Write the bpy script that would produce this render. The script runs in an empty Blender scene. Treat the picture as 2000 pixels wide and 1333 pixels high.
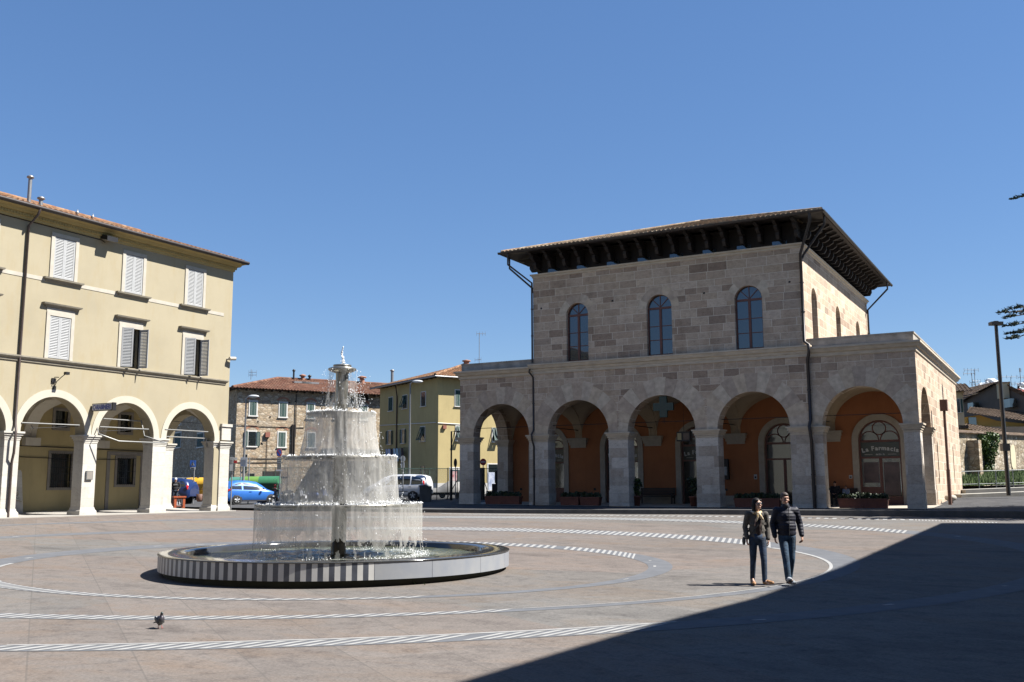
import bpy, math, random
from mathutils import Vector, Matrix
V = Vector
PI = math.pi
rng = random.Random(11)
scene = bpy.context.scene
COL = scene.collection

# ------------------------------------------------------------------ camera model (solved from the facades' vanishing points)
FPX, PITCH, ROLL, YAW = 1939.319, .144905998, -.00380966, .509295
cy_, sy_ = math.cos(YAW), math.sin(YAW)
FWD = V((-sy_*math.cos(PITCH), cy_*math.cos(PITCH), math.sin(PITCH)))
_r = V((cy_, sy_, 0)); _u = _r.cross(FWD)
RIGHT = _r*math.cos(ROLL) + _u*math.sin(ROLL)
UP = -_r*math.sin(ROLL) + _u*math.cos(ROLL)
HF = V((-sy_, cy_, 0)); HR = V((cy_, sy_, 0))
def ray(x, y): return RIGHT*((x-1000)/FPX) - UP*((y-666.5)/FPX) + FWD
def onX(x, y, X): d = ray(x, y); return d*(X/d.x)
def onY(x, y, Y): d = ray(x, y); return d*(Y/d.y)
def atD(x, y, D): d = ray(x, y); return d*(D/d.dot(HF))
G0, GS = -2.27, .016
def onG(x, y, off=0.0): d = ray(x, y); return d*((G0+off)/(d.z-GS*d.dot(HF)))
def smooth01(t): t = max(0, min(1, t)); return t*t*(3-2*t)
def Gp(x, y): return G0+GS*(V((x, y, 0)).dot(HF))
def Gz(x, y): return Gp(x, y)+max(0, -1.26-Gp(x, y))*smooth01((-x-31)/7)*smooth01((43-y)/4)*smooth01((y-8)/10)
def lifted(x, y):
    """a point of the even plane moved along the line of sight onto the square, which rises towards the yellow arcade"""
    p = V((x, y, Gp(x, y))); lo, hi = .4, 1.1
    for _ in range(30):
        t = (lo+hi)/2; q = p*t
        if q.z > Gz(q.x, q.y): lo = t
        else: hi = t
    return p*lo
def Sz(x, y):
    d = V((x, y, 0)).dot(HF)
    z = -1.23 + .014*max(0, min(d, 90)-56)
    r = max(0, min(1, (x+13)/7))
    return z + r*max(0, (min(y, 85)-54.5)*.026)*(1 if d < 90 else 1)

cam = bpy.data.cameras.new('camera'); camo = bpy.data.objects.new('camera', cam); COL.objects.link(camo)
cam.sensor_fit = 'HORIZONTAL'; cam.sensor_width = 36; cam.lens = FPX/2000*36
cam.clip_start = .1; cam.clip_end = 20000
m = Matrix((RIGHT, UP, -FWD)).transposed().to_4x4()
camo.matrix_world = m
scene.camera = camo

# ------------------------------------------------------------------ light
SUNV = V((.75, .30, 1.0)).normalized()
EL = math.asin(SUNV.z); AZ = math.atan2(SUNV.x, SUNV.y)
w = bpy.data.worlds.new('World'); scene.world = w; w.use_nodes = True
nt = w.node_tree; nt.nodes.clear()
out = nt.nodes.new('ShaderNodeOutputWorld'); bg = nt.nodes.new('ShaderNodeBackground'); sky = nt.nodes.new('ShaderNodeTexSky')
sky.sky_type = 'NISHITA'; sky.sun_disc = False; sky.sun_elevation = EL; sky.sun_rotation = AZ
sky.altitude = 6000; sky.air_density = 2.0; sky.dust_density = 0; sky.ozone_density = 6
bg.inputs['Strength'].default_value = SKY_STRENGTH = .088
gm = nt.nodes.new('ShaderNodeGamma'); gm.inputs[1].default_value = .6; hs = nt.nodes.new('ShaderNodeHueSaturation'); hs.inputs['Saturation'].default_value = 1.38; hs.inputs['Hue'].default_value = .511
nt.links.new(sky.outputs[0], gm.inputs[0]); nt.links.new(gm.outputs[0], hs.inputs['Color']); nt.links.new(hs.outputs[0], bg.inputs[0]); nt.links.new(bg.outputs[0], out.inputs[0])
sun = bpy.data.lights.new('sun', 'SUN'); suno = bpy.data.objects.new('sun', sun); COL.objects.link(suno)
sun.energy = 4.8; sun.angle = math.radians(.53); sun.color = (1.0, .96, .90)
suno.rotation_euler = SUNV.to_track_quat('Z', 'Y').to_euler()
scene.view_settings.view_transform = 'Standard'; scene.view_settings.look = 'None'
scene.view_settings.exposure = 1.58; scene.view_settings.gamma = 1
scene.cycles.max_bounces = 10; scene.cycles.transparent_max_bounces = 24
scene.cycles.use_denoising = True

# ------------------------------------------------------------------ materials
def newmat(name):
    m = bpy.data.materials.new(name); m.use_nodes = True
    nt = m.node_tree; b = nt.nodes['Principled BSDF']
    return m, nt, b
def N(nt, t, **kw):
    n = nt.nodes.new(t)
    for k, v in kw.items(): setattr(n, k, v)
    return n
def ramp(nt, fac, stops):
    r = nt.nodes.new('ShaderNodeValToRGB'); e = r.color_ramp.elements
    while len(e) > 1: e.remove(e[-1])
    e[0].position = stops[0][0]; e[0].color = (*stops[0][1], 1)
    for p, c in stops[1:]:
        k = e.new(p); k.color = (*c, 1)
    nt.links.new(fac, r.inputs[0]); return r.outputs[0]
def coord(nt, kind='POS', scale=(1, 1, 1), rot=(0, 0, 0)):
    if kind == 'POS': o = N(nt, 'ShaderNodeNewGeometry').outputs['Position']
    else: o = N(nt, 'ShaderNodeTexCoord').outputs['Object']
    mp = N(nt, 'ShaderNodeMapping'); mp.inputs['Scale'].default_value = scale; mp.inputs['Rotation'].default_value = rot
    nt.links.new(o, mp.inputs[0]); return mp.outputs[0]
def noise(nt, vec, scale, detail=6, rough=.6, dist=0):
    n = N(nt, 'ShaderNodeTexNoise'); n.inputs['Scale'].default_value = scale; n.inputs['Detail'].default_value = detail
    n.inputs['Roughness'].default_value = rough; n.inputs['Distortion'].default_value = dist
    nt.links.new(vec, n.inputs['Vector']); return n.outputs['Fac']
def mix(nt, a, b, fac, mode='MIX'):
    n = N(nt, 'ShaderNodeMix', data_type='RGBA', blend_type=mode)
    for i, x in ((0, fac), (6, a), (7, b)):
        if hasattr(x, 'is_linked') or hasattr(x, 'links'): nt.links.new(x, n.inputs[i])
        elif i == 0: n.inputs[0].default_value = x
        else: n.inputs[i].default_value = (*x, 1)
    return n.outputs[2]
def math_(nt, op, a, b=None):
    n = N(nt, 'ShaderNodeMath', operation=op)
    for i, x in enumerate((a, b)):
        if x is None: continue
        if hasattr(x, 'links'): nt.links.new(x, n.inputs[i])
        else: n.inputs[i].default_value = x
    return n.outputs[0]
def bump(nt, b, h, strength=.3, dist=.02):
    n = N(nt, 'ShaderNodeBump'); n.inputs['Strength'].default_value = strength; n.inputs['Distance'].default_value = dist
    nt.links.new(h, n.inputs['Height']); nt.links.new(n.outputs[0], b.inputs['Normal'])
def sh(c, k): return tuple(max(0, min(1, x*k)) for x in c)
def mat(name, c, var=.12, scale=6, rough=.7, metal=0, kind='OBJ', bmp=0, spec=.5, stretch=(1, 1, 1), c2=None):
    m, nt, b = newmat(name)
    v = coord(nt, kind, stretch)
    f = noise(nt, v, scale)
    col = ramp(nt, f, [(.25, c2 or sh(c, 1-var)), (.75, sh(c, 1+var))])
    nt.links.new(col, b.inputs['Base Color'])
    b.inputs['Roughness'].default_value = rough; b.inputs['Metallic'].default_value = metal
    b.inputs['Specular IOR Level'].default_value = spec
    if bmp: bump(nt, b, f, bmp)
    return m
def plaster(name, c, stain=.12, tint=None):
    m, nt, b = newmat(name)
    p = coord(nt, 'POS')
    big = noise(nt, p, .45, 5, .65); mid = noise(nt, coord(nt, 'POS', (1.5, 1.5, .35)), 1.6, 6, .7); fine = noise(nt, p, 25, 3)
    col = ramp(nt, big, [(.3, sh(c, 1-stain)), (.55, c), (.75, sh(c, 1+stain*.5))])
    col = mix(nt, col, tint or sh(c, .8), ramp(nt, mid, [(.50, (0, 0, 0)), (.74, (.75, .75, .75))]))
    nt.links.new(col, b.inputs['Base Color']); b.inputs['Roughness'].default_value = .9
    b.inputs['Specular IOR Level'].default_value = .2
    bump(nt, b, fine, .25, .01)
    return m
def ashlar(name, pal, bw=.85, rh=.42, mortar=(.42, .38, .32), msize=.012, vec=None, contrast=1.0, rough=.85):
    """coursed stone blocks: every block takes its own tone from the palette"""
    m, nt, b = newmat(name)
    pos = N(nt, 'ShaderNodeNewGeometry').outputs['Position']
    sp = N(nt, 'ShaderNodeSeparateXYZ'); nt.links.new(pos, sp.inputs[0])
    u = math_(nt, 'ADD', sp.outputs[0], sp.outputs[1])
    zz = math_(nt, 'ADD', sp.outputs[2], math_(nt, 'MULTIPLY', math_(nt, 'SINE', math_(nt, 'MULTIPLY', sp.outputs[2], 2.3)), .07))
    row = math_(nt, 'FLOOR', math_(nt, 'DIVIDE', zz, rh))
    wr = N(nt, 'ShaderNodeTexWhiteNoise', noise_dimensions='1D'); nt.links.new(row, wr.inputs['W'])
    # each course has its own block length
    us = math_(nt, 'MULTIPLY', u, math_(nt, 'ADD', math_(nt, 'MULTIPLY', wr.outputs[0], .7), .65))
    cb = N(nt, 'ShaderNodeCombineXYZ'); nt.links.new(us, cb.inputs[0]); nt.links.new(zz, cb.inputs[1])
    br = N(nt, 'ShaderNodeTexBrick', offset=.42, offset_frequency=2)
    br.inputs['Color1'].default_value = (0, 0, 0, 1); br.inputs['Color2'].default_value = (1, 1, 1, 1); br.inputs['Mortar'].default_value = (.5, .5, .5, 1)
    br.inputs['Scale'].default_value = 1; br.inputs['Mortar Size'].default_value = msize; br.inputs['Mortar Smooth'].default_value = .3
    br.inputs['Brick Width'].default_value = bw; br.inputs['Row Height'].default_value = rh; br.inputs['Bias'].default_value = 0
    nt.links.new(cb.outputs[0], br.inputs['Vector'])
    n = len(pal)
    col = ramp(nt, br.outputs['Color'], [((i+.5)/n, c) for i, c in enumerate(pal)])
    n1 = noise(nt, coord(nt, 'POS', (1, 1, 1.6)), 3.2, 8, .72)
    n2 = noise(nt, coord(nt, 'POS', (1, 1, 4)), 14, 5, .7)
    col = mix(nt, col, ramp(nt, n1, [(.3, (.66, .655, .65)), (.55, (1, 1, 1)), (.8, (1.0, .97, .93))]), .7*contrast, 'MULTIPLY')
    col = mix(nt, col, ramp(nt, n2, [(.3, (.72, .7, .68)), (.46, (1, 1, 1))]), .55*contrast, 'MULTIPLY')
    n3 = noise(nt, coord(nt, 'POS', (1, 1, 2.2)), 7, 8, .8, .5)
    col = mix(nt, col, ramp(nt, n3, [(.36, (.60, .56, .52)), (.47, (1, 1, 1)), (.62, (1.08, 1.06, 1.03))]), .75*contrast, 'MULTIPLY')
    n4 = noise(nt, coord(nt, 'POS', (1, 1, .35)), .8, 6, .7)
    col = mix(nt, col, ramp(nt, n4, [(.35, (.72, .69, .66)), (.5, (1, 1, 1))]), .6*contrast, 'MULTIPLY')
    col = mix(nt, col, mortar, math_(nt, 'MULTIPLY', br.outputs['Fac'], .85))
    nt.links.new(col, b.inputs['Base Color']); b.inputs['Roughness'].default_value = rough; b.inputs['Specular IOR Level'].default_value = .25
    h = math_(nt, 'SUBTRACT', math_(nt, 'MULTIPLY', n2, .5), br.outputs['Fac'])
    bump(nt, b, h, .5, .02)
    return m
def rubble(name, pal, scale=3.2, mortar=(.36, .31, .24)):
    m, nt, b = newmat(name)
    v = coord(nt, 'POS', (1, 1, 1.9))
    vo = N(nt, 'ShaderNodeTexVoronoi'); vo.inputs['Scale'].default_value = scale; nt.links.new(v, vo.inputs['Vector'])
    ve = N(nt, 'ShaderNodeTexVoronoi', feature='DISTANCE_TO_EDGE'); ve.inputs['Scale'].default_value = scale; nt.links.new(v, ve.inputs['Vector'])
    hs = N(nt, 'ShaderNodeSeparateColor'); nt.links.new(vo.outputs['Color'], hs.inputs[0])
    n = len(pal)
    col = ramp(nt, hs.outputs[0], [((i+.5)/n, c) for i, c in enumerate(pal)])
    n1 = noise(nt, coord(nt, 'POS'), .5, 8, .7)
    col = mix(nt, col, ramp(nt, n1, [(.3, (.6, .58, .55)), (.6, (1, 1, 1))]), .7, 'MULTIPLY')
    edge = ramp(nt, ve.outputs['Distance'], [(.02, (1, 1, 1)), (.09, (0, 0, 0))])
    col = mix(nt, col, mortar, edge)
    nt.links.new(col, b.inputs['Base Color']); b.inputs['Roughness'].default_value = .95; b.inputs['Specular IOR Level'].default_value = .1
    bump(nt, b, ve.outputs['Distance'], .6, .05)
    return m
def tiles(name, pal, sx=.25):
    m, nt, b = newmat(name)
    v = coord(nt, 'POS', (1/sx, 1/sx, 1/sx))
    sn = N(nt, 'ShaderNodeVectorMath', operation='FLOOR'); nt.links.new(v, sn.inputs[0])
    wn = N(nt, 'ShaderNodeTexWhiteNoise', noise_dimensions='3D'); nt.links.new(sn.outputs[0], wn.inputs['Vector'])
    n = len(pal)
    col = ramp(nt, wn.outputs['Value'], [((i+.5)/n, c) for i, c in enumerate(pal)])
    n1 = noise(nt, coord(nt, 'POS'), 1.2, 8, .75)
    col = mix(nt, col, ramp(nt, n1, [(.35, (.4, .38, .35)), (.6, (1, 1, 1))]), .75, 'MULTIPLY')
    nt.links.new(col, b.inputs['Base Color']); b.inputs['Roughness'].default_value = .9; b.inputs['Specular IOR Level'].default_value = .15
    return m
def glassy(name, c=(.015, .02, .025), rough=.04, k=.18, tint=(.8, .9, 1)):
    m, nt, b = newmat(name)
    b.inputs['Base Color'].default_value = (*c, 1); b.inputs['Roughness'].default_value = .2
    g = N(nt, 'ShaderNodeBsdfGlossy'); g.inputs['Roughness'].default_value = rough; g.inputs['Color'].default_value = (*tint, 1)
    mx = N(nt, 'ShaderNodeMixShader'); mx.inputs[0].default_value = k
    nt.links.new(b.outputs[0], mx.inputs[1]); nt.links.new(g.outputs[0], mx.inputs[2])
    nt.links.new(mx.outputs[0], nt.nodes['Material Output'].inputs[0])
    # panes are never quite flat
    bump(nt, b, noise(nt, coord(nt, 'POS'), 1.2, 2), .05, .02)
    bn = N(nt, 'ShaderNodeBump'); bn.inputs['Strength'].default_value = .08; bn.inputs['Distance'].default_value = .05
    nt.links.new(noise(nt, coord(nt, 'POS'), .9, 2), bn.inputs['Height']); nt.links.new(bn.outputs[0], g.inputs['Normal'])
    return m

# ------------------------------------------------------------------ mesh builder
class MB:
    def __init__(s): s.v = []; s.f = []; s.m = []; s.sm = []
    def face(s, pts, mi=0, smooth=False):
        n = len(s.v); s.v.extend(tuple(p) for p in pts); s.f.append(tuple(range(n, n+len(pts)))); s.m.append(mi); s.sm.append(smooth)
    def grid(s, rows, mi=0, smooth=True, closed=False):
        n = len(s.v); k = len(rows[0])
        for r in rows: s.v.extend(tuple(p) for p in r)
        for i in range(len(rows)-1):
            for j in range(k if closed else k-1):
                j2 = (j+1) % k
                s.f.append((n+i*k+j, n+i*k+j2, n+(i+1)*k+j2, n+(i+1)*k+j)); s.m.append(mi(i, j) if callable(mi) else mi); s.sm.append(smooth)
    def hexa(s, p, mi=0):
        n = len(s.v); s.v.extend(tuple(q) for q in p)
        for f in ((0, 3, 2, 1), (4, 5, 6, 7), (0, 1, 5, 4), (1, 2, 6, 5), (2, 3, 7, 6), (3, 0, 4, 7)):
            s.f.append(tuple(n+i for i in f)); s.m.append(mi); s.sm.append(False)
    def box(s, a, b, mi=0):
        x0, y0, z0 = a; x1, y1, z1 = b
        s.hexa([(x0, y0, z0), (x1, y0, z0), (x1, y1, z0), (x0, y1, z0), (x0, y0, z1), (x1, y0, z1), (x1, y1, z1), (x0, y1, z1)], mi)
    def mbox(s, M, u0, u1, v0, v1, w0, w1, mi=0):
        s.hexa([M(u0, v0, w0), M(u1, v0, w0), M(u1, v0, w1), M(u0, v0, w1), M(u0, v1, w0), M(u1, v1, w0), M(u1, v1, w1), M(u0, v1, w1)], mi)
    def obox(s, c, ax, ay, az, mi=0):
        c, ax, ay, az = V(c), V(ax), V(ay), V(az)
        s.hexa([c-ax-ay-az, c+ax-ay-az, c+ax+ay-az, c-ax+ay-az, c-ax-ay+az, c+ax-ay+az, c+ax+ay+az, c-ax+ay+az], mi)
    def tube(s, path, r, n=8, mi=0, cap=True, smooth=True):
        path = [V(p) for p in path]; k = len(path); rr = r if isinstance(r, (list, tuple)) else [r]*k
        rows = []; side = None
        for i, p in enumerate(path):
            t = (path[min(i+1, k-1)]-path[max(i-1, 0)]).normalized()
            if side is None:
                side = t.cross(V((0, 0, 1)))
                if side.length < 1e-3: side = t.cross(V((1, 0, 0)))
            side = (side-t*side.dot(t)).normalized(); bt = t.cross(side)
            rows.append([p+(side*math.cos(2*PI*j/n)+bt*math.sin(2*PI*j/n))*rr[i] for j in range(n)])
        s.grid(rows, mi, smooth, True)
        if cap:
            s.face(rows[0][::-1], mi); s.face(rows[-1], mi)
    def lathe(s, prof, c=(0, 0, 0), n=32, mi=0, a0=0, a1=2*PI, smooth=True):
        c = V(c); full = abs(a1-a0-2*PI) < 1e-6; k = n if full else n+1
        rows = [[c+V((r*math.cos(a0+(a1-a0)*j/n), r*math.sin(a0+(a1-a0)*j/n), z)) for j in range(k)] for r, z in prof]
        s.grid(rows, mi, smooth, full)
    def prism(s, poly, vec, mi=0):
        poly = [V(p) for p in poly]; vec = V(vec); q = [p+vec for p in poly]
        s.face(poly[::-1], mi); s.face(q, mi)
        for i in range(len(poly)):
            j = (i+1) % len(poly); s.face([poly[i], poly[j], q[j], q[i]], mi)
    def ell(s, c, r, n=12, mi=0, rot=None):
        c = V(c); rows = []
        for i in range(n//2+1):
            t = PI*i/(n//2); row = []
            for j in range(n):
                p = V((r[0]*max(math.sin(t), 1e-3)*math.cos(2*PI*j/n), r[1]*max(math.sin(t), 1e-3)*math.sin(2*PI*j/n), r[2]*math.cos(t)))
                if rot: p = rot @ p
                row.append(c+p)
            rows.append(row)
        s.grid(rows, mi, True, True); s.face(rows[0], mi, True); s.face(rows[-1][::-1], mi, True)
    def cap(s, a, b, ra, rb, n=12, mi=0):
        a, b = V(a), V(b); s.tube([a, a.lerp(b, .5), b], [ra, (ra+rb)/2, rb], n, mi); s.ell(a, (ra,)*3, n, mi); s.ell(b, (rb,)*3, n, mi)
    def add(s, o, fn=None, mo=0):
        n = len(s.v); s.v.extend(tuple(fn(V(p))) if fn else p for p in o.v); s.f.extend(tuple(n+i for i in f) for f in o.f)
        s.m.extend(x+mo for x in o.m); s.sm.extend(o.sm)
    def mesh(s, name, mats, off=None, merge=False):
        me = bpy.data.meshes.new(name)
        vs = [(p[0]-off[0], p[1]-off[1], p[2]-off[2]) for p in s.v] if off else s.v
        me.from_pydata(vs, [], s.f)
        for x in mats: me.materials.append(x)
        me.polygons.foreach_set('material_index', s.m); me.polygons.foreach_set('use_smooth', s.sm)
        me.update(); return me

def tag(o, label=None, cat=None, group=None, kind=None):
    for k, v in (('label', label), ('category', cat), ('group', group), ('kind', kind)):
        if v: o[k] = v
    return o
def root_of(o):
    while o.parent: o = o.parent
    return o
def thing(name, label, cat, loc=(0, 0, 0), rz=0, group=None):
    o = bpy.data.objects.new(name, None); COL.objects.link(o); o.location = loc; o.rotation_euler = (0, 0, rz); o.empty_display_size = .2
    return tag(o, label, cat, group)
def part(name, mb, mats, parent=None, label=None, world=False, kind=None):
    """one mesh object; world=True: the builder holds world coordinates (its thing must be unrotated)"""
    mats = mats if isinstance(mats, (list, tuple)) else [mats]
    off = root_of(parent).location if (world and parent) else None
    me = mb.mesh(name, mats, off)
    o = bpy.data.objects.new(name, me); COL.objects.link(o)
    if parent: o.parent = parent
    if label: o['label'] = label
    if kind: o['kind'] = kind
    return o
def struct(name, mb, mats, kind='structure'):
    o = part(name, mb, mats); o['kind'] = kind; return o
def remesh(name, mb, mats, parent, vox=.012, smooth=4, world=False):
    tmp = bpy.data.objects.new('tmp', mb.mesh('tmp', [])); COL.objects.link(tmp)
    r = tmp.modifiers.new('r', 'REMESH'); r.mode = 'VOXEL'; r.voxel_size = vox
    if smooth:
        k = tmp.modifiers.new('s', 'SMOOTH'); k.factor = .5; k.iterations = smooth
    bpy.context.view_layer.update(); dg = bpy.context.evaluated_depsgraph_get()
    me = bpy.data.meshes.new_from_object(tmp.evaluated_get(dg)); bpy.data.objects.remove(tmp)
    me.name = name; me.materials.clear()
    for x in (mats if isinstance(mats, (list, tuple)) else [mats]): me.materials.append(x)
    for p in me.polygons: p.use_smooth = True
    o = bpy.data.objects.new(name, me); COL.objects.link(o); o.parent = parent
    return o
def kids(o): return [c for c in COL.objects if c.parent == o]
def dup(o, loc, rz=0, label=None, parent=None):
    c = o.copy(); COL.objects.link(c)
    if parent: c.parent = parent
    else: c.location = loc; c.rotation_euler = (0, 0, rz)
    if label: c['label'] = label
    for k in kids(o): dup(k, None, 0, None, c)
    return c
def text_mb(s, size, thick=.004, bold=0.0):
    """lettering as mesh in the local xz plane, centred on x; returns an MB"""
    cu = bpy.data.curves.new('t', 'FONT'); cu.body = s; cu.size = size; cu.align_x = 'CENTER'; cu.extrude = thick; cu.offset = bold; cu.resolution_u = 3
    o = bpy.data.objects.new('t', cu); COL.objects.link(o); bpy.context.view_layer.update()
    me = bpy.data.meshes.new_from_object(o.evaluated_get(bpy.context.evaluated_depsgraph_get())); bpy.data.objects.remove(o)
    mb = MB(); mb.v = [(v.co.x, -v.co.z, v.co.y) for v in me.vertices]
    for p in me.polygons: mb.f.append(tuple(p.vertices)); mb.m.append(0); mb.sm.append(False)
    bpy.data.meshes.remove(me); return mb

def wall(mb, M, u0, u1, v0, v1, ops, depth, mi=0, mr=None, back=True, ends=True, w0=0.0, n=20):
    """a wall of real thickness with openings (a, b, bottom, spring, rise); rise 0 = flat lintel"""
    mr = mi if mr is None else mr; D = w0+depth
    def q(ua, ub, va, vb):
        if ub-ua < 1e-5 or vb-va < 1e-5: return
        mb.face([M(ua, va, w0), M(ub, va, w0), M(ub, vb, w0), M(ua, vb, w0)], mi)
        if back: mb.face([M(ua, va, D), M(ua, vb, D), M(ub, vb, D), M(ub, va, D)], mi)
    cur = u0
    for a, b, vb, vs, rise in sorted(ops):
        q(cur, a, v0, v1); q(a, b, v0, vb)
        if rise > 0: pts = [((a+b)/2-(b-a)/2*math.cos(PI*i/n), vs+rise*math.sin(PI*i/n)) for i in range(n+1)]
        else: pts = [(a, vs), (b, vs)]
        for (ua, za), (ub, zb) in zip(pts, pts[1:]):
            mb.face([M(ua, za, w0), M(ub, zb, w0), M(ub, v1, w0), M(ua, v1, w0)], mi)
            if back: mb.face([M(ua, za, D), M(ua, v1, D), M(ub, v1, D), M(ub, zb, D)], mi)
            mb.face([M(ua, za, w0), M(ua, za, D), M(ub, zb, D), M(ub, zb, w0)], mr, rise > 0)
        for uu in (a, b): mb.face([M(uu, vb, w0), M(uu, vb, D), M(uu, vs, D), M(uu, vs, w0)], mr)
        if vb > v0+1e-5: mb.face([M(a, vb, w0), M(b, vb, w0), M(b, vb, D), M(a, vb, D)], mr)
        cur = b
    q(cur, u1, v0, v1)
    if ends:
        for uu in (u0, u1): mb.face([M(uu, v0, w0), M(uu, v0, D), M(uu, v1, D), M(uu, v1, w0)], mi)
        mb.face([M(u0, v1, w0), M(u1, v1, w0), M(u1, v1, D), M(u0, v1, D)], mi)
def arch_band(mb, M, uc, vs, r0, r1, w0, w1, mi=0, n=24, a0=0, a1=PI):
    pts = [(a0+(a1-a0)*i/n) for i in range(n+1)]
    for A, B in zip(pts, pts[1:]):
        P = lambda a, r, w: M(uc-r*math.cos(a), vs+r*math.sin(a), w)
        mb.hexa([P(A, r0, w0), P(B, r0, w0), P(B, r0, w1), P(A, r0, w1), P(A, r1, w0), P(B, r1, w0), P(B, r1, w1), P(A, r1, w1)], mi(A) if callable(mi) else mi)
def moulding(mb, M, u0, u1, prof, mi=0, ret0=True, ret1=True):
    """prof: [(height, projection)]; ends: True = returned to the wall, 'm' = mitred against the next run, False = cut square"""
    pa = [M(u0-(o if ret0 else 0), v, -o) for v, o in prof]; pb = [M(u1+(o if ret1 else 0), v, -o) for v, o in prof]
    for i in range(len(prof)-1): mb.face([pa[i], pb[i], pb[i+1], pa[i+1]], mi)
    for base, pts, s, rt in ((u0, pa, -1, ret0), (u1, pb, 1, ret1)):
        if rt == 'm': continue
        if rt:
            for i in range(len(prof)-1): mb.face([pts[i], pts[i+1], M(base+s*prof[i+1][1], prof[i+1][0], .25), M(base+s*prof[i][1], prof[i][0], .25)], mi)
        else: mb.face(pts+[M(base, prof[-1][0], 0), M(base, prof[0][0], 0)], mi)
def tile_roof(mb, A, B, Cc, D, du=.27, dv=.42, amp=.05, step=.035, mi=0):
    """pan-and-cover tiles over the quad A-B (eave) to D-C (ridge)"""
    A, B, Cc, D = V(A), V(B), V(Cc), V(D); L = (B-A).length; H = ((D-A).length+(Cc-B).length)/2
    nrm = (B-A).cross(D-A).normalized()
    if nrm.z < 0: nrm = -nrm
    nu = max(2, int(L/du))*4; nv = max(1, int(H/dv))
    e1 = (B-A).normalized()
    for j in range(nv):
        rows = []
        for t, h in ((j/nv, step), ((j+1)/nv+.06/H, 0)):
            t = min(t, 1); p, q = A.lerp(D, t), B.lerp(Cc, t); row = []
            for i in range(nu+1):
                x = p.lerp(q, i/nu); ph = (x-A).dot(e1)/du
                row.append(x+nrm*(h+amp*abs(math.sin(ph*PI))))
            rows.append(row)
        mb.grid(rows, mi, True)
        mb.grid([[V(x)-nrm*(step*1.1+.02) for x in rows[0]], rows[0]], mi, False)
# ================================================================== setting: ground, square, street, kerbs
def ground_paving(name, base, joint=True):
    m, nt, b = newmat(name)
    p = coord(nt, 'POS')
    br = N(nt, 'ShaderNodeTexBrick', offset=.5)
    br.inputs['Color1'].default_value = (0, 0, 0, 1); br.inputs['Color2'].default_value = (1, 1, 1, 1); br.inputs['Mortar'].default_value = (.5, .5, .5, 1)
    br.inputs['Scale'].default_value = 1; br.inputs['Mortar Size'].default_value = .012; br.inputs['Brick Width'].default_value = 2.4; br.inputs['Row Height'].default_value = 1.2
    nt.links.new(coord(nt, 'POS', (1, 1, 1), (0, 0, .62)), br.inputs['Vector'])
    vo = N(nt, 'ShaderNodeTexVoronoi'); vo.inputs['Scale'].default_value = .09; nt.links.new(coord(nt, 'POS', (1, 1.7, 1), (0, 0, .4)), vo.inputs['Vector'])
    sc = N(nt, 'ShaderNodeSeparateColor'); nt.links.new(vo.outputs['Color'], sc.inputs[0])
    col = ramp(nt, sc.outputs[0], [(.2, sh(base, .93)), (.5, (base[0]*1.05, base[1]*.97, base[2]*.94)), (.8, (base[0]*.97, base[1]*1.0, base[2]*1.02))])
    slab = ramp(nt, br.outputs['Color'], [(0, (.88, .88, .88)), (.5, (1, .99, .98)), (1, (1.0, 1.0, 1.0))])
    col = mix(nt, col, slab, .8, 'MULTIPLY')
    n1 = noise(nt, coord(nt, 'POS', (1, 2.2, 1), (0, 0, .5)), .35, 9, .68, .6)
    col = mix(nt, col, ramp(nt, n1, [(.3, (.68, .67, .67)), (.48, (1, 1, 1)), (.66, (1.0, .90, .81))]), .95, 'MULTIPLY')
    n2 = noise(nt, p, 3.2, 8, .75)
    col = mix(nt, col, ramp(nt, n2, [(.34, (.62, .62, .64)), (.5, (1, 1, 1))]), .7, 'MULTIPLY')
    n3 = noise(nt, p, 24, 5, .8)
    col = mix(nt, col, ramp(nt, n3, [(.34, (.62, .62, .63)), (.6, (1.08, 1.07, 1.06))]), .8, 'MULTIPLY')
    spots = noise(nt, p, 6.5, 2, .4)
    col = mix(nt, col, sh(base, .45), ramp(nt, spots, [(.70, (0, 0, 0)), (.76, (.5, .5, .5))]))
    if joint: col = mix(nt, col, sh(base, .5), math_(nt, 'MULTIPLY', br.outputs['Fac'], .45))
    nt.links.new(col, b.inputs['Base Color']); b.inputs['Roughness'].default_value = .85; b.inputs['Specular IOR Level'].default_value = .1
    bump(nt, b, n3, .15, .01)
    return m
PAVE = ground_paving('square_paving', (.140, .131, .122))
BAND = mat('grey_band', (.098, .102, .110), .16, 3, .8, kind='POS', spec=.15)
WHITE_STONE = mat('white_stripe', (.245, .245, .24), .18, 4, .8, kind='POS', spec=.15)
ASPH = mat('asphalt', (.058, .058, .06), .3, 1.3, .9, kind='POS', bmp=.15, spec=.08)
KERB = mat('kerb_stone', (.10, .096, .09), .25, 3, .9, kind='POS', spec=.1)
WALK = mat('pale_walk', (.27, .255, .23), .12, 1.5, .8, kind='POS')
EARTH = mat('earth', (.09, .08, .06), .3, 1, .95, kind='POS')
GRASSB = mat('grass_ground', (.07, .10, .03), .4, 2, .95, kind='POS')

# far ground, one sheet to the horizon
mb = MB()
rs = [0, 30, 60, 90, 130, 200, 400, 1000, 4000]
rows = []
for r in rs:
    row = []
    for i in range(49):
        a = 2*PI*i/48; x, y = r*math.cos(a), r*math.sin(a)
        z = -3.2 if r < 100 else (-2.6 if r < 250 else -2.2)
        row.append((x, y, z))
    rows.append(row)
mb.grid(rows, 0, True); struct('ground', mb, EARTH)

KL = [(-39.2, 39.3), (-39.4, 43.2), (-36, 44.6), (-30.8, 45.0), (-26, 45.9), (-22.9, 46.8), (-19, 48.1), (-15.8, 49.0), (-12.7, 49.7), (-7, 50.5), (-2, 51.0), (20, 53), (60, 56)]
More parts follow.
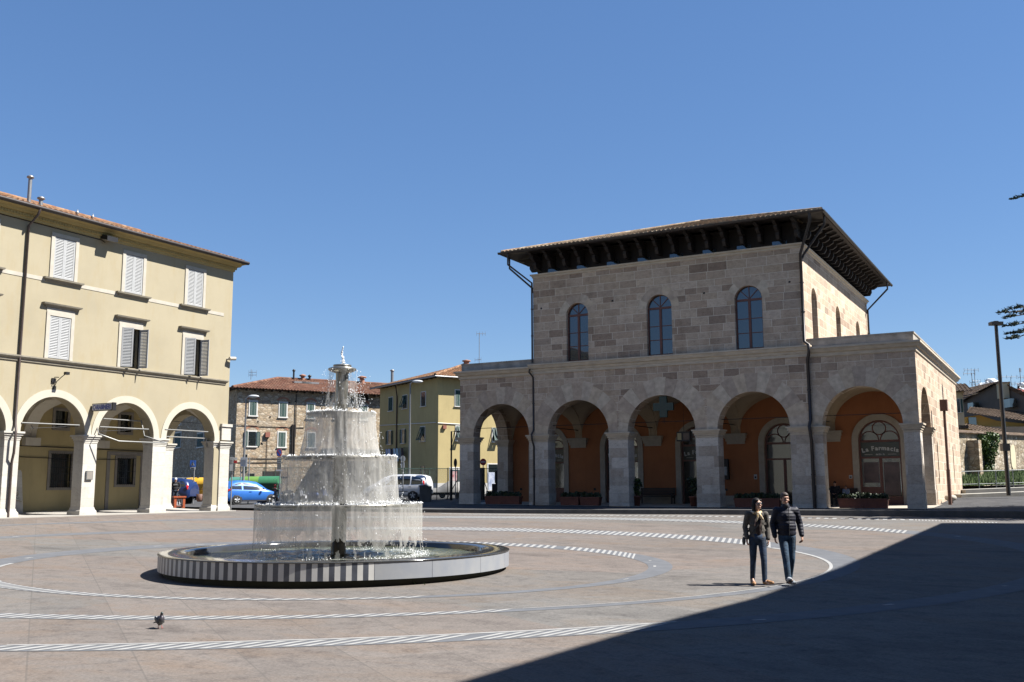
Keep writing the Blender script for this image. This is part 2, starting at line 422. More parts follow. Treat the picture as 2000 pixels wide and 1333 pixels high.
# smooth the kerb line
def smoothline(P, k=3):
    for _ in range(k):
        Q = [P[0]]
        for a, b in zip(P, P[1:]): Q += [(a[0]*.75+b[0]*.25, a[1]*.75+b[1]*.25), (a[0]*.25+b[0]*.75, a[1]*.25+b[1]*.75)]
        P = Q+[P[-1]]
    return P
KLs = KL[:1]+smoothline(KL[1:], 2)
mb = MB()
def kerb_y(x):
    P = KLs[1:]
    if x <= P[0][0]: return P[0][1]
    for a, b in zip(P, P[1:]):
        if a[0] <= x <= b[0]: return a[1]+(b[1]-a[1])*(x-a[0])/max(b[0]-a[0], 1e-6)
    return P[-1][1]
xs = [-75, -55, -45]+[-42+i*1.0 for i in range(14)]+[-27, -24, -21, -18, -15, -12, -9, -6, -2, 5, 20, 40, 60]+[p[0] for p in KLs[1:]]
xs = sorted(set(round(x, 3) for x in xs)); rows = []
for k in range(41):
    rows.append([])
    for x in xs:
        ky = kerb_y(x)
        y = -60+(5+60)*k/4 if k <= 4 else 5+(ky-5)*(k-4)/36
        rows[-1].append((x, y, Gz(x, y)))
mb.grid(rows, 0, True)
struct('square', mb, PAVE)

def s_pt(x, y, off=0): return (x, y, Sz(x, y)+off)
# kerb: pale top strip and dark face
mb = MB()
for (a, b) in zip(KLs[1:], KLs[2:]):
    d = (V((b[0]-a[0], b[1]-a[1], 0))).normalized(); n = V((-d.y, d.x, 0))*.28
    A, B = V((a[0], a[1], 0)), V((b[0], b[1], 0))
    za, zb = Sz(*a)+.006, Sz(*b)+.006
    t = [V((A.x, A.y, za)), V((B.x, B.y, zb)), V((B.x+n.x, B.y+n.y, zb)), V((A.x+n.x, A.y+n.y, za))]
    lo = [V((p.x, p.y, p.z-.5)) for p in t]
    mb.hexa(lo+t, 0)
struct('kerb', mb, KERB)
# street sheet behind the kerb line
mb = MB(); rows = []
ys = [0, .6, 2, 3.5, 5, 8, 12, 16, 20, 26, 34, 44, 60, 90]
for k in ys:
    row = []
    for x, y in [(-130, 43), (-90, 43), (-60, 43)]+KLs[1:]+[(90, 57)]:
        yy = y+.02+k; row.append((x, yy, Sz(x, yy)))
    rows.append(row)
mb.grid(rows, 0, False)
struct('street', mb, ASPH)

# ------------------------------------------------------------------ curved bands of the paving
EA_in = (-16.263, 19.647, 6.762, 7.931, -1.361); EA_out = (-16.645, 19.955, 7.438, 8.751, -1.384)
EB_in = (-18.569, 21.203, 11.307, 13.835, -1.308); EB_out = (-18.839, 21.785, 14.698, 12.435, .335)
EC_in = (-20.691, 23.729, 17.261, 20.86, -1.018); EC_out = (-20.472, 24.641, 18.429, 21.284, -.995)
def ell_r(E, c, ph):
    ct, st = math.cos(E[4]), math.sin(E[4])
    def loc(x, y, tr=True):
        if tr: x, y = x-E[0], y-E[1]
        return (x*ct+y*st)/E[2], (-x*st+y*ct)/E[3]
    p = loc(*c); d = loc(math.cos(ph), math.sin(ph), False)
    A = d[0]**2+d[1]**2; B = 2*(p[0]*d[0]+p[1]*d[1]); Cq = p[0]**2+p[1]**2-1
    return (-B+math.sqrt(max(B*B-4*A*Cq, 0)))/(2*A)
def phi(c, px, py):
    g = onG(px, py); return math.atan2(g.y-c[1], g.x-c[0]) % (2*PI)
FARDIR = {'a': -20, 'b': -15, 'c': -4}
def band(name, c, Ein, Eout, sectors, seed=1):
    """sectors: list of (phi0, phi1, style); plain band sheet, white stripes a few mm above"""
    plain, white = MB(), MB(); rg = random.Random(seed)
    def P(ph, t, off):
        a, b = ell_r(Ein, c, ph), ell_r(Eout, c, ph); r = a+(b-a)*t
        x, y = c[0]+r*math.cos(ph), c[1]+r*math.sin(ph); q = lifted(x, y); return (q.x, q.y, q.z+off)
    for p0, p1, st in sectors:
        while p1 < p0: p1 += 2*PI
        rmid = (ell_r(Ein, c, (p0+p1)/2)+ell_r(Eout, c, (p0+p1)/2))/2
        n = max(4, int((p1-p0)*rmid/.5))
        plain.grid([[P(p0+(p1-p0)*i/n, t, .004) for i in range(n+1)] for t in (0, 1)], 0, False)
        if st[:6] == 'stripe':
            al = math.radians(FARDIR[name] if st == 'stripe_far' else 11.5); dv = (math.sin(al), math.cos(al)); sg = 1 if st == 'stripe_far' else -1
            per = .27; k = int((p1-p0)*rmid/per); dp = (p1-p0)/k; t0 = .16 if st == 'stripe_line' else .02
            def across(ph):
                r = ell_r(Ein, c, ph); r += (ell_r(Eout, c, ph)-r)*t0; p = (c[0]+r*math.cos(ph), c[1]+r*math.sin(ph)); lo, hi = 0, 6.0
                for _ in range(24):
                    m_ = (lo+hi)/2; q = (p[0]+sg*dv[0]*m_, p[1]+sg*dv[1]*m_); ro = ell_r(Eout, c, math.atan2(q[1]-c[1], q[0]-c[0]))
                    if math.hypot(q[0]-c[0], q[1]-c[1]) < ro*.998: lo = m_
                    else: hi = m_
                q = (p[0]+sg*dv[0]*lo, p[1]+sg*dv[1]*lo)
                return [(v.x, v.y, v.z+.008) for v in (lifted(*p), lifted(*q))]
            for i in range(k):
                if rg.random() < .008: continue
                A_, B_ = across(p0+dp*i), across(p0+dp*(i+.48)); white.face([A_[0], B_[0], B_[1], A_[1]], 0)
        if st in ('line', 'stripe_line'):
            i = 0
            while i < n:
                L = rg.choice((3, 5, 8)); j = min(n, i+L)
                white.grid([[P(p0+(p1-p0)*q/n, t, .008) for q in range(i, j+1)] for t in (-.02, .10)], 0, False)
                i = j
        if st == 'plain':
            for _ in range(int((p1-p0)*rmid/3)):
                a = rg.uniform(p0, p1); t = rg.uniform(.1, .6); L = rg.uniform(.1, .35)/rmid
                white.face([P(a, t, .008), P(a+L, t+.02, .008), P(a+L*.9, t+.14, .008), P(a+L*.1, t+.1, .008)], 0)
    struct('paving_band', plain, BAND)
    struct('paving_stripes', white, WHITE_STONE)
cA, cB, cC = (-16.4, 19.8), (-18.7, 21.5), (-20.6, 24.2)
f = phi
band('a', cA, EA_in, EA_out, [(f(cA, 1277, 1092), f(cA, 600, 1064), 'stripe_far'), (f(cA, 600, 1064), f(cA, 20, 1101), 'plain'), (f(cA, 20, 1101), f(cA, 5, 1136), 'line'),
     (f(cA, 5, 1136), f(cA, 855, 1166), 'stripe'), (f(cA, 855, 1166), f(cA, 1277, 1092), 'plain')], 1)
band('b', cB, EB_in, EB_out, [(f(cB, 1570, 1070), f(cB, 700, 1034), 'stripe_far'), (f(cB, 700, 1034), f(cB, 0, 1050), 'plain'), (f(cB, 0, 1050), f(cB, 0, 1203), 'plain'),
     (f(cB, 0, 1203), f(cB, 1040, 1194), 'stripe'), (f(cB, 1040, 1194), f(cB, 1570, 1070), 'line')], 2)
band('c', cC, EC_in, EC_out, [(f(cC, 1790, 1042), f(cC, 660, 1010), 'stripe_far'), (f(cC, 660, 1010), f(cC, 0, 1022), 'plain'), (f(cC, 0, 1022), f(cC, 0, 1265), 'plain'),
     (f(cC, 0, 1265), f(cC, 1360, 1224), 'stripe_line'), (f(cC, 1360, 1224), f(cC, 1790, 1042), 'plain')], 3)
# outermost band: only its far arc lies on the square, along the kerb
mbw, mbp = MB(), MB(); pts = [onG(x, y) for x, y in ((870, 1003.6), (1110, 1006.2), (1400, 1008.5), (1784, 1015.2), (1950, 1021))]
def arcpt(t):
    t *= len(pts)-1; i = min(int(t), len(pts)-2); q = pts[i].lerp(pts[i+1], t-i); return q
L = sum((b-a).length for a, b in zip(pts, pts[1:])); k = int(L/.27)
for i in range(k):
    a, b = arcpt(i/k), arcpt((i+.5)/k); n = V((.12, -.9, 0))
    mbw.face([(q.x, q.y, Gp(q.x, q.y)+.008) for q in (a, b, b+n, a+n)], 0)
struct('paving_stripes', mbw, WHITE_STONE)
# ================================================================== the former station (right): ashlar arcade, upper storey, wide eaves
PAL = [(0.292, 0.217, 0.159), (0.448, 0.357, 0.266), (0.381, 0.286, 0.209), (0.489, 0.392, 0.295), (0.423, 0.335, 0.252), (0.243, 0.179, 0.132), (0.506, 0.411, 0.319), (0.357, 0.271, 0.198), (0.456, 0.368, 0.28), (0.406, 0.316, 0.228)]
RSTONE = ashlar('travertine_blocks', PAL, .88, .43, mortar=(.60, .53, .43), msize=.013)
PIERST = ashlar('pier_blocks', [(.40, .345, .285), (.50, .455, .395), (.34, .29, .235), (.54, .50, .44), (.44, .385, .32)], 1.3, .52, mortar=(.34, .32, .29), msize=.006)
VST = [mat('arch_stone', c, .28, 3.5, .85, kind='POS', bmp=.3) for c in ((.45, .375, .285), (.375, .295, .22), (.42, .345, .265), (.43, .345, .25), (.345, .275, .21))]
TRIM = mat('moulded_stone', (.42, .355, .27), .2, 2.2, .8, kind='POS', bmp=.2, stretch=(1, 1, 3))
PARAP = mat('weathered_parapet', (.27, .25, .22), .45, 1.6, .9, kind='POS', bmp=.3)
OCHRE = plaster('orange_plaster', (.30, .122, .056), .2)
VAULTM = plaster('vault_plaster', (.34, .27, .19), .1)
PSTONE = mat('grey_trim_stone', (.31, .275, .225), .15, 4, .8, kind='POS')
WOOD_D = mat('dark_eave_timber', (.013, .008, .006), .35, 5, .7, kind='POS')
WOOD_R = mat('red_brown_joinery', (.10, .032, .02), .2, 8, .5, kind='POS')
GUT = mat('copper_gutter', (.032, .026, .024), .2, 6, .45, kind='POS', metal=.3)
GLASS = glassy('window_glass', (.010, .012, .013), .03, .085)
GLASS_D = glassy('dark_shop_glass', (.008, .012, .012), .05, .14)
TILE_R = tiles('old_roof_tiles', [(.22, .17, .12), (.33, .26, .18), (.16, .12, .09), (.40, .33, .24), (.26, .17, .11)])
IRON = mat('dark_iron', (.02, .02, .022), .2, 8, .5, kind='OBJ', metal=.5)
Yf, PZ, SPR = 53.65, -1.23, 3.07
RB = thing('arcaded_stone_building', 'two-storey travertine building with five arches, orange portico wall and wide dark eaves', 'building', (-20, 60, PZ))
RP = lambda n, mb, mats, parent=None, label=None, kind=None: part(n, mb, mats, parent or RB, label, True, kind)
MF = lambda u, v, w: (u, Yf+w, v)
A_open = [(-32.85, -28.85), (-27.5, -23.5), (-22.3, -18.22), (-16.95, -12.97), (-11.30, -7.30)]
def arch_op(a, b): return (a, b, PZ-.05, SPR, (b-a)/2)
# front walls
mb = MB()
MW = lambda u, v, w: (u, Yf+.12+w, v)
wall(mb, MW, -33.85, -28.45, PZ-.3, 7.05, [arch_op(*A_open[0])], .83, 0, 0)
wall(mb, MF, -28.45, -11.95, PZ-.3, 7.0, [arch_op(*o) for o in A_open[1:4]], .95, 0, 0)
wall(mb, MW, -11.95, -6.53, PZ-.3, 7.05, [arch_op(*A_open[4])], .83, 0, 0)
wins = [(-26.17, -24.72), (-20.97, -19.43), (-15.74, -14.19)]
wall(mb, MF, -28.45, -11.95, 7.0, 13.0, [(a, b, 7.42, 10.97-(b-a)/2, (b-a)/2) for a, b in wins], .55)
XU = -11.95
MU = lambda u, v, w: (XU-w, u, v)
sw = [(55.6, 57.0), (62.2, 63.6), (68.8, 70.2)]
wall(mb, MU, Yf+.56, 73.5, 7.0, 13.0, [(a, b, 7.42, 10.97-.7, .7) for a, b in sw], .55)
ML = lambda u, v, w: (-28.45+w, u, v)
wall(mb, ML, Yf+.56, 73.5, 7.0, 13.0, [], .5)
wall(mb, lambda u, v, w: (u, 73.5-w, v), -28.4, -12.5, 7.0, 13.0, [], .5)
# right side wall with the end arch of the portico and two slit windows
XS = -6.53
MS = lambda u, v, w: (XS-w, u, v)
slits = [(60.75, 61.15), (69.2, 69.6)]
wall(mb, MS, Yf+.95, 74.0, PZ-.3, 7.05, [(54.65, 58.55, PZ-.05, SPR, 2.05)]+[(a, b, .1, 2.2, .22) for a, b in slits], .8)
wall(mb, lambda u, v, w: (-33.85+w, u, v), Yf+.95, 74.0, PZ-.3, 7.05, [(54.65, 58.55, PZ-.05, SPR, 2.05)], .8)
wall(mb, lambda u, v, w: (u, 74-w, v), -33.8, -6.6, PZ-.3, 7.05, [], .5)
RP('wall', mb, [RSTONE, PIERST])
for a, b in slits: mb = MB(); mb.box((XS-.5, a-.05, .0), (XS-.4, b+.05, 2.5), 0); RP('slit_pane', mb, GLASS_D)
# pier cladding: smoother drum courses, 4 mm proud, with plinth
def pier(u0, u1, y0, y1):
    mb = MB(); e = .006
    mb.box((u0-e, y0-e, PZ-.25), (u1+e, y1+e, SPR-.32), 0)
    mb.box((u0-.03, y0-.03, PZ-.27), (u1+.03, y1+.03, PZ+.95), 0)
    p = RP('pier', mb, PIERST)
    mb = MB()
    for z0, z1, o in ((SPR-.44, SPR-.36, .03), (SPR-.32, SPR-.2, .07), (SPR-.2, SPR-.08, .13), (SPR-.08, SPR, .19)):
        mb.box((u0-o, y0-o, z0), (u1+o, y1+o, z1), 0)
    RP('capital', mb, TRIM, p)
pier(-33.85, -32.85, Yf+.12, Yf+.95); pier(-28.83, -28.47, Yf+.12, Yf+.95); pier(-28.43, -27.5, Yf, Yf+.95); pier(-23.5, -22.3, Yf, Yf+.95)
pier(-18.22, -16.95, Yf, Yf+.95); pier(-12.97, -11.97, Yf, Yf+.95); pier(-11.75, -11.3, Yf+.12, Yf+.95); pier(-7.3, -6.53, Yf+.12, Yf+.95)
pier(-33.85, -33.05, 58.55, 59.2); pier(-7.33, -6.53, 58.55, 59.2)
# voussoirs
LIM = [(.99, .37), (.92, .59), (.59, .62), (.62, .98), (.62, .76)]
for k, (a, b) in enumerate(A_open):
    M = MF if 1 <= k <= 3 else MW
    mb = MB(); rg = random.Random(40+k); r = (b-a)/2; n = 13
    cuts = [PI*i/n for i in range(n+1)]
    last = -1
    for i in range(n):
        mi = rg.choice([q for q in range(5) if q != last]); last = mi
        r1 = r+rg.uniform(.92, 1.15)
        amid = (cuts[i]+cuts[i+1])/2; lim = (LIM[k][0] if amid < PI/2 else LIM[k][1])+r
        for s in range(3):
            a0 = cuts[i]+(cuts[i+1]-cuts[i])*s/3+(.0025 if s == 0 else 0); a1 = cuts[i]+(cuts[i+1]-cuts[i])*(s+1)/3-(.0025 if s == 2 else 0)
            arch_band(mb, M, (a+b)/2, SPR, r+.002, max(r+.05, min(r1, lim/max(abs(math.cos(a0)), abs(math.cos(a1)), 1e-3))), -.006, .12, mi, 1, a0, a1)
    RP('arch_ring', mb, VST)
for a, b in wins:
    mb = MB(); rg = random.Random(int(-a*10)); r = (b-a)/2; zc = 10.97-r
    for i in range(7): arch_band(mb, MF, (a+b)/2, zc, r+.002, r+rg.uniform(.42, .6), -.005, .1, rg.randrange(5), 3, PI*i/7+.004, PI*(i+1)/7-.004)
    RP('arch_ring', mb, VST)
# string course and wing cornices
mb = MB()
prof = [(6.78, 0), (6.78, .05), (6.95, .06), (6.97, .1), (7.08, .12), (7.12, .2), (7.28, .26), (7.30, .30), (7.38, .30), (7.42, 0.0)]
moulding(mb, MF, -28.45, -11.95, prof, 0)
RP('string_course', mb, TRIM)
mb = MB()
prof = [(6.72, 0), (6.76, .06), (6.92, .08), (6.98, .18), (7.12, .26), (7.16, .32), (7.26, .32), (7.28, -.1)]
moulding(mb, MW, -33.85, -28.5, prof, 0, 'm', False); moulding(mb, lambda u, v, w: (-33.85+w, u, v), Yf+.12, 74.0, prof, 0, 'm', True); RP('cornice', mb, TRIM)
mb = MB(); moulding(mb, MW, -11.9, -6.53, prof, 0, False, 'm'); moulding(mb, lambda u, v, w: (XS-w, u, v), Yf+.12, 74.0, prof, 0, 'm', True); RP('cornice', mb, TRIM)
mb = MB(); mb.box((-33.80, Yf+.2, 7.2), (-28.46, Yf+.5, 7.68)); mb.box((-33.8, Yf+.503, 7.2), (-33.5, 73.9, 7.68)); mb.box((-33.5, Yf+.503, 6.9), (-28.5, 73.9, 7.25)); mb.box((-33.85, Yf+.17, 7.683), (-28.46, Yf+.54, 7.76)); RP('parapet', mb, PARAP)
mb = MB(); mb.box((-11.94, Yf+.2, 7.2), (-6.58, Yf+.5, 7.68)); mb.box((XS-.35, Yf+.503, 7.2), (XS-.05, 73.9, 7.68)); mb.box((-11.9, Yf+.503, 6.9), (-6.9, 73.9, 7.25)); mb.box((-11.94, Yf+.17, 7.683), (-6.53, Yf+.54, 7.76)); mb.box((XS-.4, Yf+.543, 7.683), (XS, 73.95, 7.76)); RP('parapet', mb, PARAP)
# wall-top cornice
mb = MB(); prof = [(12.78, 0), (12.8, .05), (12.9, .06), (12.93, .14), (13.02, .16), (13.04, -.05)]
moulding(mb, MF, -28.45, -11.95, prof, 0, 'm', 'm'); moulding(mb, MU, Yf, 73.5, prof, 0, 'm', True); moulding(mb, ML, Yf, 73.5, prof, 0, 'm', True)
RP('cornice', mb, TRIM)
# recessed loggia under the eaves: dark boards with small panes
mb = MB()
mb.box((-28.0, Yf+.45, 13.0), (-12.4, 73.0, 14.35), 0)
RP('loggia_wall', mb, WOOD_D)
for i in range(8):
    x = -27.6+i*2.0; mb = MB(); mb.box((x, Yf+.40, 13.1), (x+.8, Yf+.44, 13.36), 0); RP('loggia_pane', mb, GLASS)
for i in range(9):
    y = Yf+1.4+i*2.2; mb = MB(); mb.box((-12.39, y, 13.1), (-12.35, y+.8, 13.36), 0); RP('loggia_pane', mb, GLASS)
# roof
O = 1.45; EZ = 14.30; x0, x1, y0, y1 = -28.45-O, -11.95+O, Yf-O, 73.5+O
hw = (x1-x0)/2; RZ = EZ+hw*.30; ra, rb = V(((x0+x1)/2, y0+hw, RZ)), V(((x0+x1)/2, y1-hw, RZ))
c00, c10, c11, c01 = V((x0, y0, EZ)), V((x1, y0, EZ)), V((x1, y1, EZ)), V((x0, y1, EZ))
mb = MB(); tile_roof(mb, c00, c10, ra, ra, amp=.075, step=.05); tile_roof(mb, c10, c11, rb, ra, amp=.075, step=.05); tile_roof(mb, c11, c01, rb, rb); tile_roof(mb, c01, c00, ra, rb)
for a, b in ((c00, ra), (c10, ra), (ra, rb)): mb.tube([a+V((0, 0, .06)), b+V((0, 0, .08))], .11, 8, 0)
roof = RP('roof', mb, TILE_R)
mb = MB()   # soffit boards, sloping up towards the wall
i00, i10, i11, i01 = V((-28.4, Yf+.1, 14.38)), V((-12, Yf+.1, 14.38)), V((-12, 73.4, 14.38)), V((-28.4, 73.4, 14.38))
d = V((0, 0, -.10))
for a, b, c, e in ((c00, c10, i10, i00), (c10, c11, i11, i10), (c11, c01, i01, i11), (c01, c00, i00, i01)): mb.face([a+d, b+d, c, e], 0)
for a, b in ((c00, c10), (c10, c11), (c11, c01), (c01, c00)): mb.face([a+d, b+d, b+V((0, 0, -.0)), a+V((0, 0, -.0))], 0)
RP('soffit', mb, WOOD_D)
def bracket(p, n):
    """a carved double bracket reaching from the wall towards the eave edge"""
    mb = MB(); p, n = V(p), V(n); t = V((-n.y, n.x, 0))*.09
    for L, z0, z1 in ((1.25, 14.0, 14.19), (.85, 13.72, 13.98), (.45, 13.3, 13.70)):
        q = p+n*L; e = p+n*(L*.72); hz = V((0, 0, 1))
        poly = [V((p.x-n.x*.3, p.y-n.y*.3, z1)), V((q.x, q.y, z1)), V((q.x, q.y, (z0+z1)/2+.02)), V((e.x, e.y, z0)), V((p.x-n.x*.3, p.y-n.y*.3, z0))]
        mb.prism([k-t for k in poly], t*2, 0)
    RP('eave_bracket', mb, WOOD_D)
for i in range(17): bracket((-28.1+i*1.0, Yf, 0), (0, -1, 0))
for i in range(20): bracket((XU, Yf+.5+i*1.0, 0), (1, 0, 0))
for i in range(4): bracket((-28.45, Yf+.5+i*1.0, 0), (-1, 0, 0))
mb = MB()
prof = [(0, .0), (-.09, .02), (-.13, .09), (-.09, .16), (0, .18)]
for a, b, n in ((c00, c10, V((0, -1, 0))), (c10, c11, V((1, 0, 0))), (c01, c00, V((-1, 0, 0)))):
    e = (b-a).normalized()*.16
    mb.grid([[a-e+n*o+V((0, 0, z)) for z, o in prof], [b+e+n*o+V((0, 0, z)) for z, o in prof]], 0, True)
RP('gutter', mb, GUT)
def downpipe(path, r=.065):
    mb = MB(); mb.tube(path, r, 8, 0)
    for k in range(len(path)-1):
        a, b = V(path[k]), V(path[k+1])
        if abs((b-a).normalized().z) > .95:
            n = int((b-a).length/1.9)
            for i in range(1, n+1):
                c = a.lerp(b, i/(n+1)); mb.tube([c-V((0, 0, .03)), c+V((0, 0, .03))], r*1.35, 8, 0)
    RP('downpipe', mb, GUT)
downpipe([(x1-.6, y0-.05, EZ-.1), (x1-.6, y0-.05, EZ-.5), (XU-.03, Yf-.1, 12.4), (XU-.03, Yf-.1, 7.6), (XU+.25, Yf-.38, 7.35), (XU+.25, Yf-.38, 6.95), (XU+.08, Yf-.06, 6.6), (XU+.08, Yf-.02, SPR+.3), (XU+.06, Yf-.3, SPR), (XU+.1, Yf-.3, SPR-.4), (XU+.09, Yf-.06, SPR-.8), (XU+.09, Yf-.06, PZ)], .085)
downpipe([(x1-.05, y0+.9, EZ-.1), (x1-.05, y0+.9, EZ-.55), (XU+.1, Yf+.05, 12.35), (XU+.03, Yf-.06, 12.0)], .065)
downpipe([(x0+.5, y0-.05, EZ-.1), (x0+.5, y0-.05, EZ-.8), (-28.5, Yf-.06, 12.5), (-28.5, Yf-.06, 7.5)], .06)
downpipe([(x0-.08, y0+1.2, EZ-.1), (x0-.08, y0+1.2, EZ-.75), (-28.55, Yf+.1, 12.2), (-28.55, Yf+.1, 11.9)], .06)
downpipe([(-28.55, Yf-.3, 7.1), (-28.6, Yf-.3, 6.9), (-28.47, Yf-.03, 6.6), (-28.46, Yf-.03, SPR+.3), (-28.5, Yf-.24, SPR), (-28.46, Yf-.24, SPR-.3), (-28.45, Yf-.03, SPR-.7), (-28.45, Yf-.03, PZ)], .06)
downpipe([(x1+.05, 73.3, EZ-.1), (x1+.05, 73.3, EZ-.6), (XU+.1, 73.2, 12.3), (XU+.1, 73.2, 7.2)], .065)
# upper windows
def arched_window(M, a, b, vb, top, w, parent, panes=True, mat_f=None, spokes=5, split=True, name='window', bar_v=(.33, .62)):
    mf = mat_f or WOOD_R; r = (b-a)/2; c = (a+b)/2; zs = top-r; mb = MB(); t = .075
    for u0, u1 in ((a, a+t), (b-t, b)): mb.mbox(M, u0, u1, vb, zs, w, w+.08)
    mb.mbox(M, a+t, b-t, vb, vb+.09, w+.003, w+.077); mb.mbox(M, a+t, b-t, zs-.06, zs+.06, w-.01, w+.085)
    if split: mb.mbox(M, c-.07, c+.07, vb+.09, zs-.06, w-.006, w+.08)
    for q in bar_v:
        z = vb+(zs-vb)*q
        mb.mbox(M, a+t, c-.07, z-.02, z+.02, w+.01, w+.06); mb.mbox(M, c+.07, b-t, z-.02, z+.02, w+.01, w+.06)
    arch_band(mb, M, c, zs+.06, r-t, r, w, w+.08, 0, 20, .0, PI)
    for i in range(1, spokes):
        an = PI*i/spokes if spokes != 4 else PI*i/4
        d = V((math.cos(an), math.sin(an)))
        p0, p1 = .03, r-t
        nx, nz = -d.y*.022, d.x*.022
        q = [(c+d.x*p0-nx, zs+.06+d.y*p0-nz), (c+d.x*p1-nx, zs+.06+d.y*p1-nz), (c+d.x*p1+nx, zs+.06+d.y*p1+nz), (c+d.x*p0+nx, zs+.06+d.y*p0+nz)]
        mb.hexa([M(x, z, w+.012) for x, z in q]+[M(x, z, w+.06) for x, z in q])
    o = RP(name, mb, mf, parent)
    mb = MB(); pts = [(a+.03, vb+.02), (b-.03, vb+.02)]+[(c+(r-.03)*math.cos(PI*i/20), zs+(r-.03)*math.sin(PI*i/20)) for i in range(21)]
    mb.face([M(x, z, w+.045) for x, z in pts]); RP('pane', mb, GLASS, o)
    return o
for a, b in wins: arched_window(MF, a, b, 7.42, 10.97, .22, RB, spokes=4)
for a, b in sw: arched_window(MU, a, b, 7.42, 10.97, .3, RB, spokes=4)
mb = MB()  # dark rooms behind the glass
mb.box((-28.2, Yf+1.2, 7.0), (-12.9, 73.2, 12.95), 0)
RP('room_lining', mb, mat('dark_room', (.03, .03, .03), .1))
for px, py in ((1057, 603), (1196, 588), (1375, 573), (1542, 551)):
    p = onY(px, py, Yf); mb = MB(); mb.ell((p.x, Yf, p.z), (.07, .03, .06), 8); RP('putlog_hole', mb, IRON)
# portico: vaults, transverse bands, corbels, back wall, doors, floor
YB = 59.2
bays = [(-33.05, -28.2), (-27.95, -23.05), (-22.75, -17.75), (-17.4, -12.2), (-11.85, -7.33)]
mb = MB(); yv0, yv1 = Yf+.95, YB
for a, b in bays:
    mb = MB(); c, rx = (a+b)/2, (b-a)/2; yc, ry = (yv0+yv1)/2, (yv1-yv0)/2; rows = []
    n = 20
    for j in range(n+1):
        y = yv0+(yv1-yv0)*j/n; row = []
        for i in range(n+1):
            x = a+(b-a)*i/n
            z = SPR+max(2.18*math.sqrt(max(0, 1-((x-c)/rx)**2)), 2.18*math.sqrt(max(0, 1-((y-yc)/ry)**2)))
            row.append((x, y, z))
        rows.append(row)
    mb.grid(rows, 0, True); RP('vault', mb, VAULTM)
for u0, u1 in ((-28.2, -27.95), (-23.05, -22.75), (-17.75, -17.4), (-12.2, -11.85)):
    e = .12; mb = MB()
    wall(mb, lambda u, v, w: (u0-e+w, u, v), yv0, yv1, SPR, SPR+2.4, [(yv0+.001, yv1-.001, SPR, SPR, 2.05)], u1-u0+2*e)
    RP('transverse_arch', mb, VAULTM)
for xc in (-28.08, -22.9, -17.58, -12.03):
    mb = MB()
    for z0, z1, o in ((SPR-.62, SPR-.45, .10), (SPR-.45, SPR-.28, .2), (SPR-.28, SPR-.1, .3), (SPR-.1, SPR, .4)): mb.box((xc-.5-o*.5, YB-o, z0), (xc+.5+o*.5, YB+.02, z1))
    RP('corbel', mb, PSTONE)
doors = [-30.3, -25.07, -19.95, -14.75, -9.37]; DH, DW = 3.62, 1.14
mb = MB()
MB_ = lambda u, v, w: (u, YB+w, v)
wall(mb, MB_, -33.0, -7.35, PZ-.1, 6.2, [(c-DW, c+DW, PZ-.05, DH-DW, DW) for c in doors], .35, 0, 1, ends=False)
RP('back_wall', mb, [OCHRE, PSTONE])
for c, d in zip(doors, doors[1:]): mb = MB(); mb.box((c+DW+.35, YB-.03, PZ-.05), (d-DW-.35, YB+.02, PZ+.6)); RP('skirting', mb, PSTONE)
BLACKGLASS = mat('dark_sign_glass', (.035, .045, .04), .1, 5, .25)
LETTER = mat('etched_lettering', (.42, .43, .42), .05, 5, .6)
POSTER = mat('display_posters', (.055, .035, .035), .8, 1.6, .3, kind='POS', c2=(.015, .008, .012))
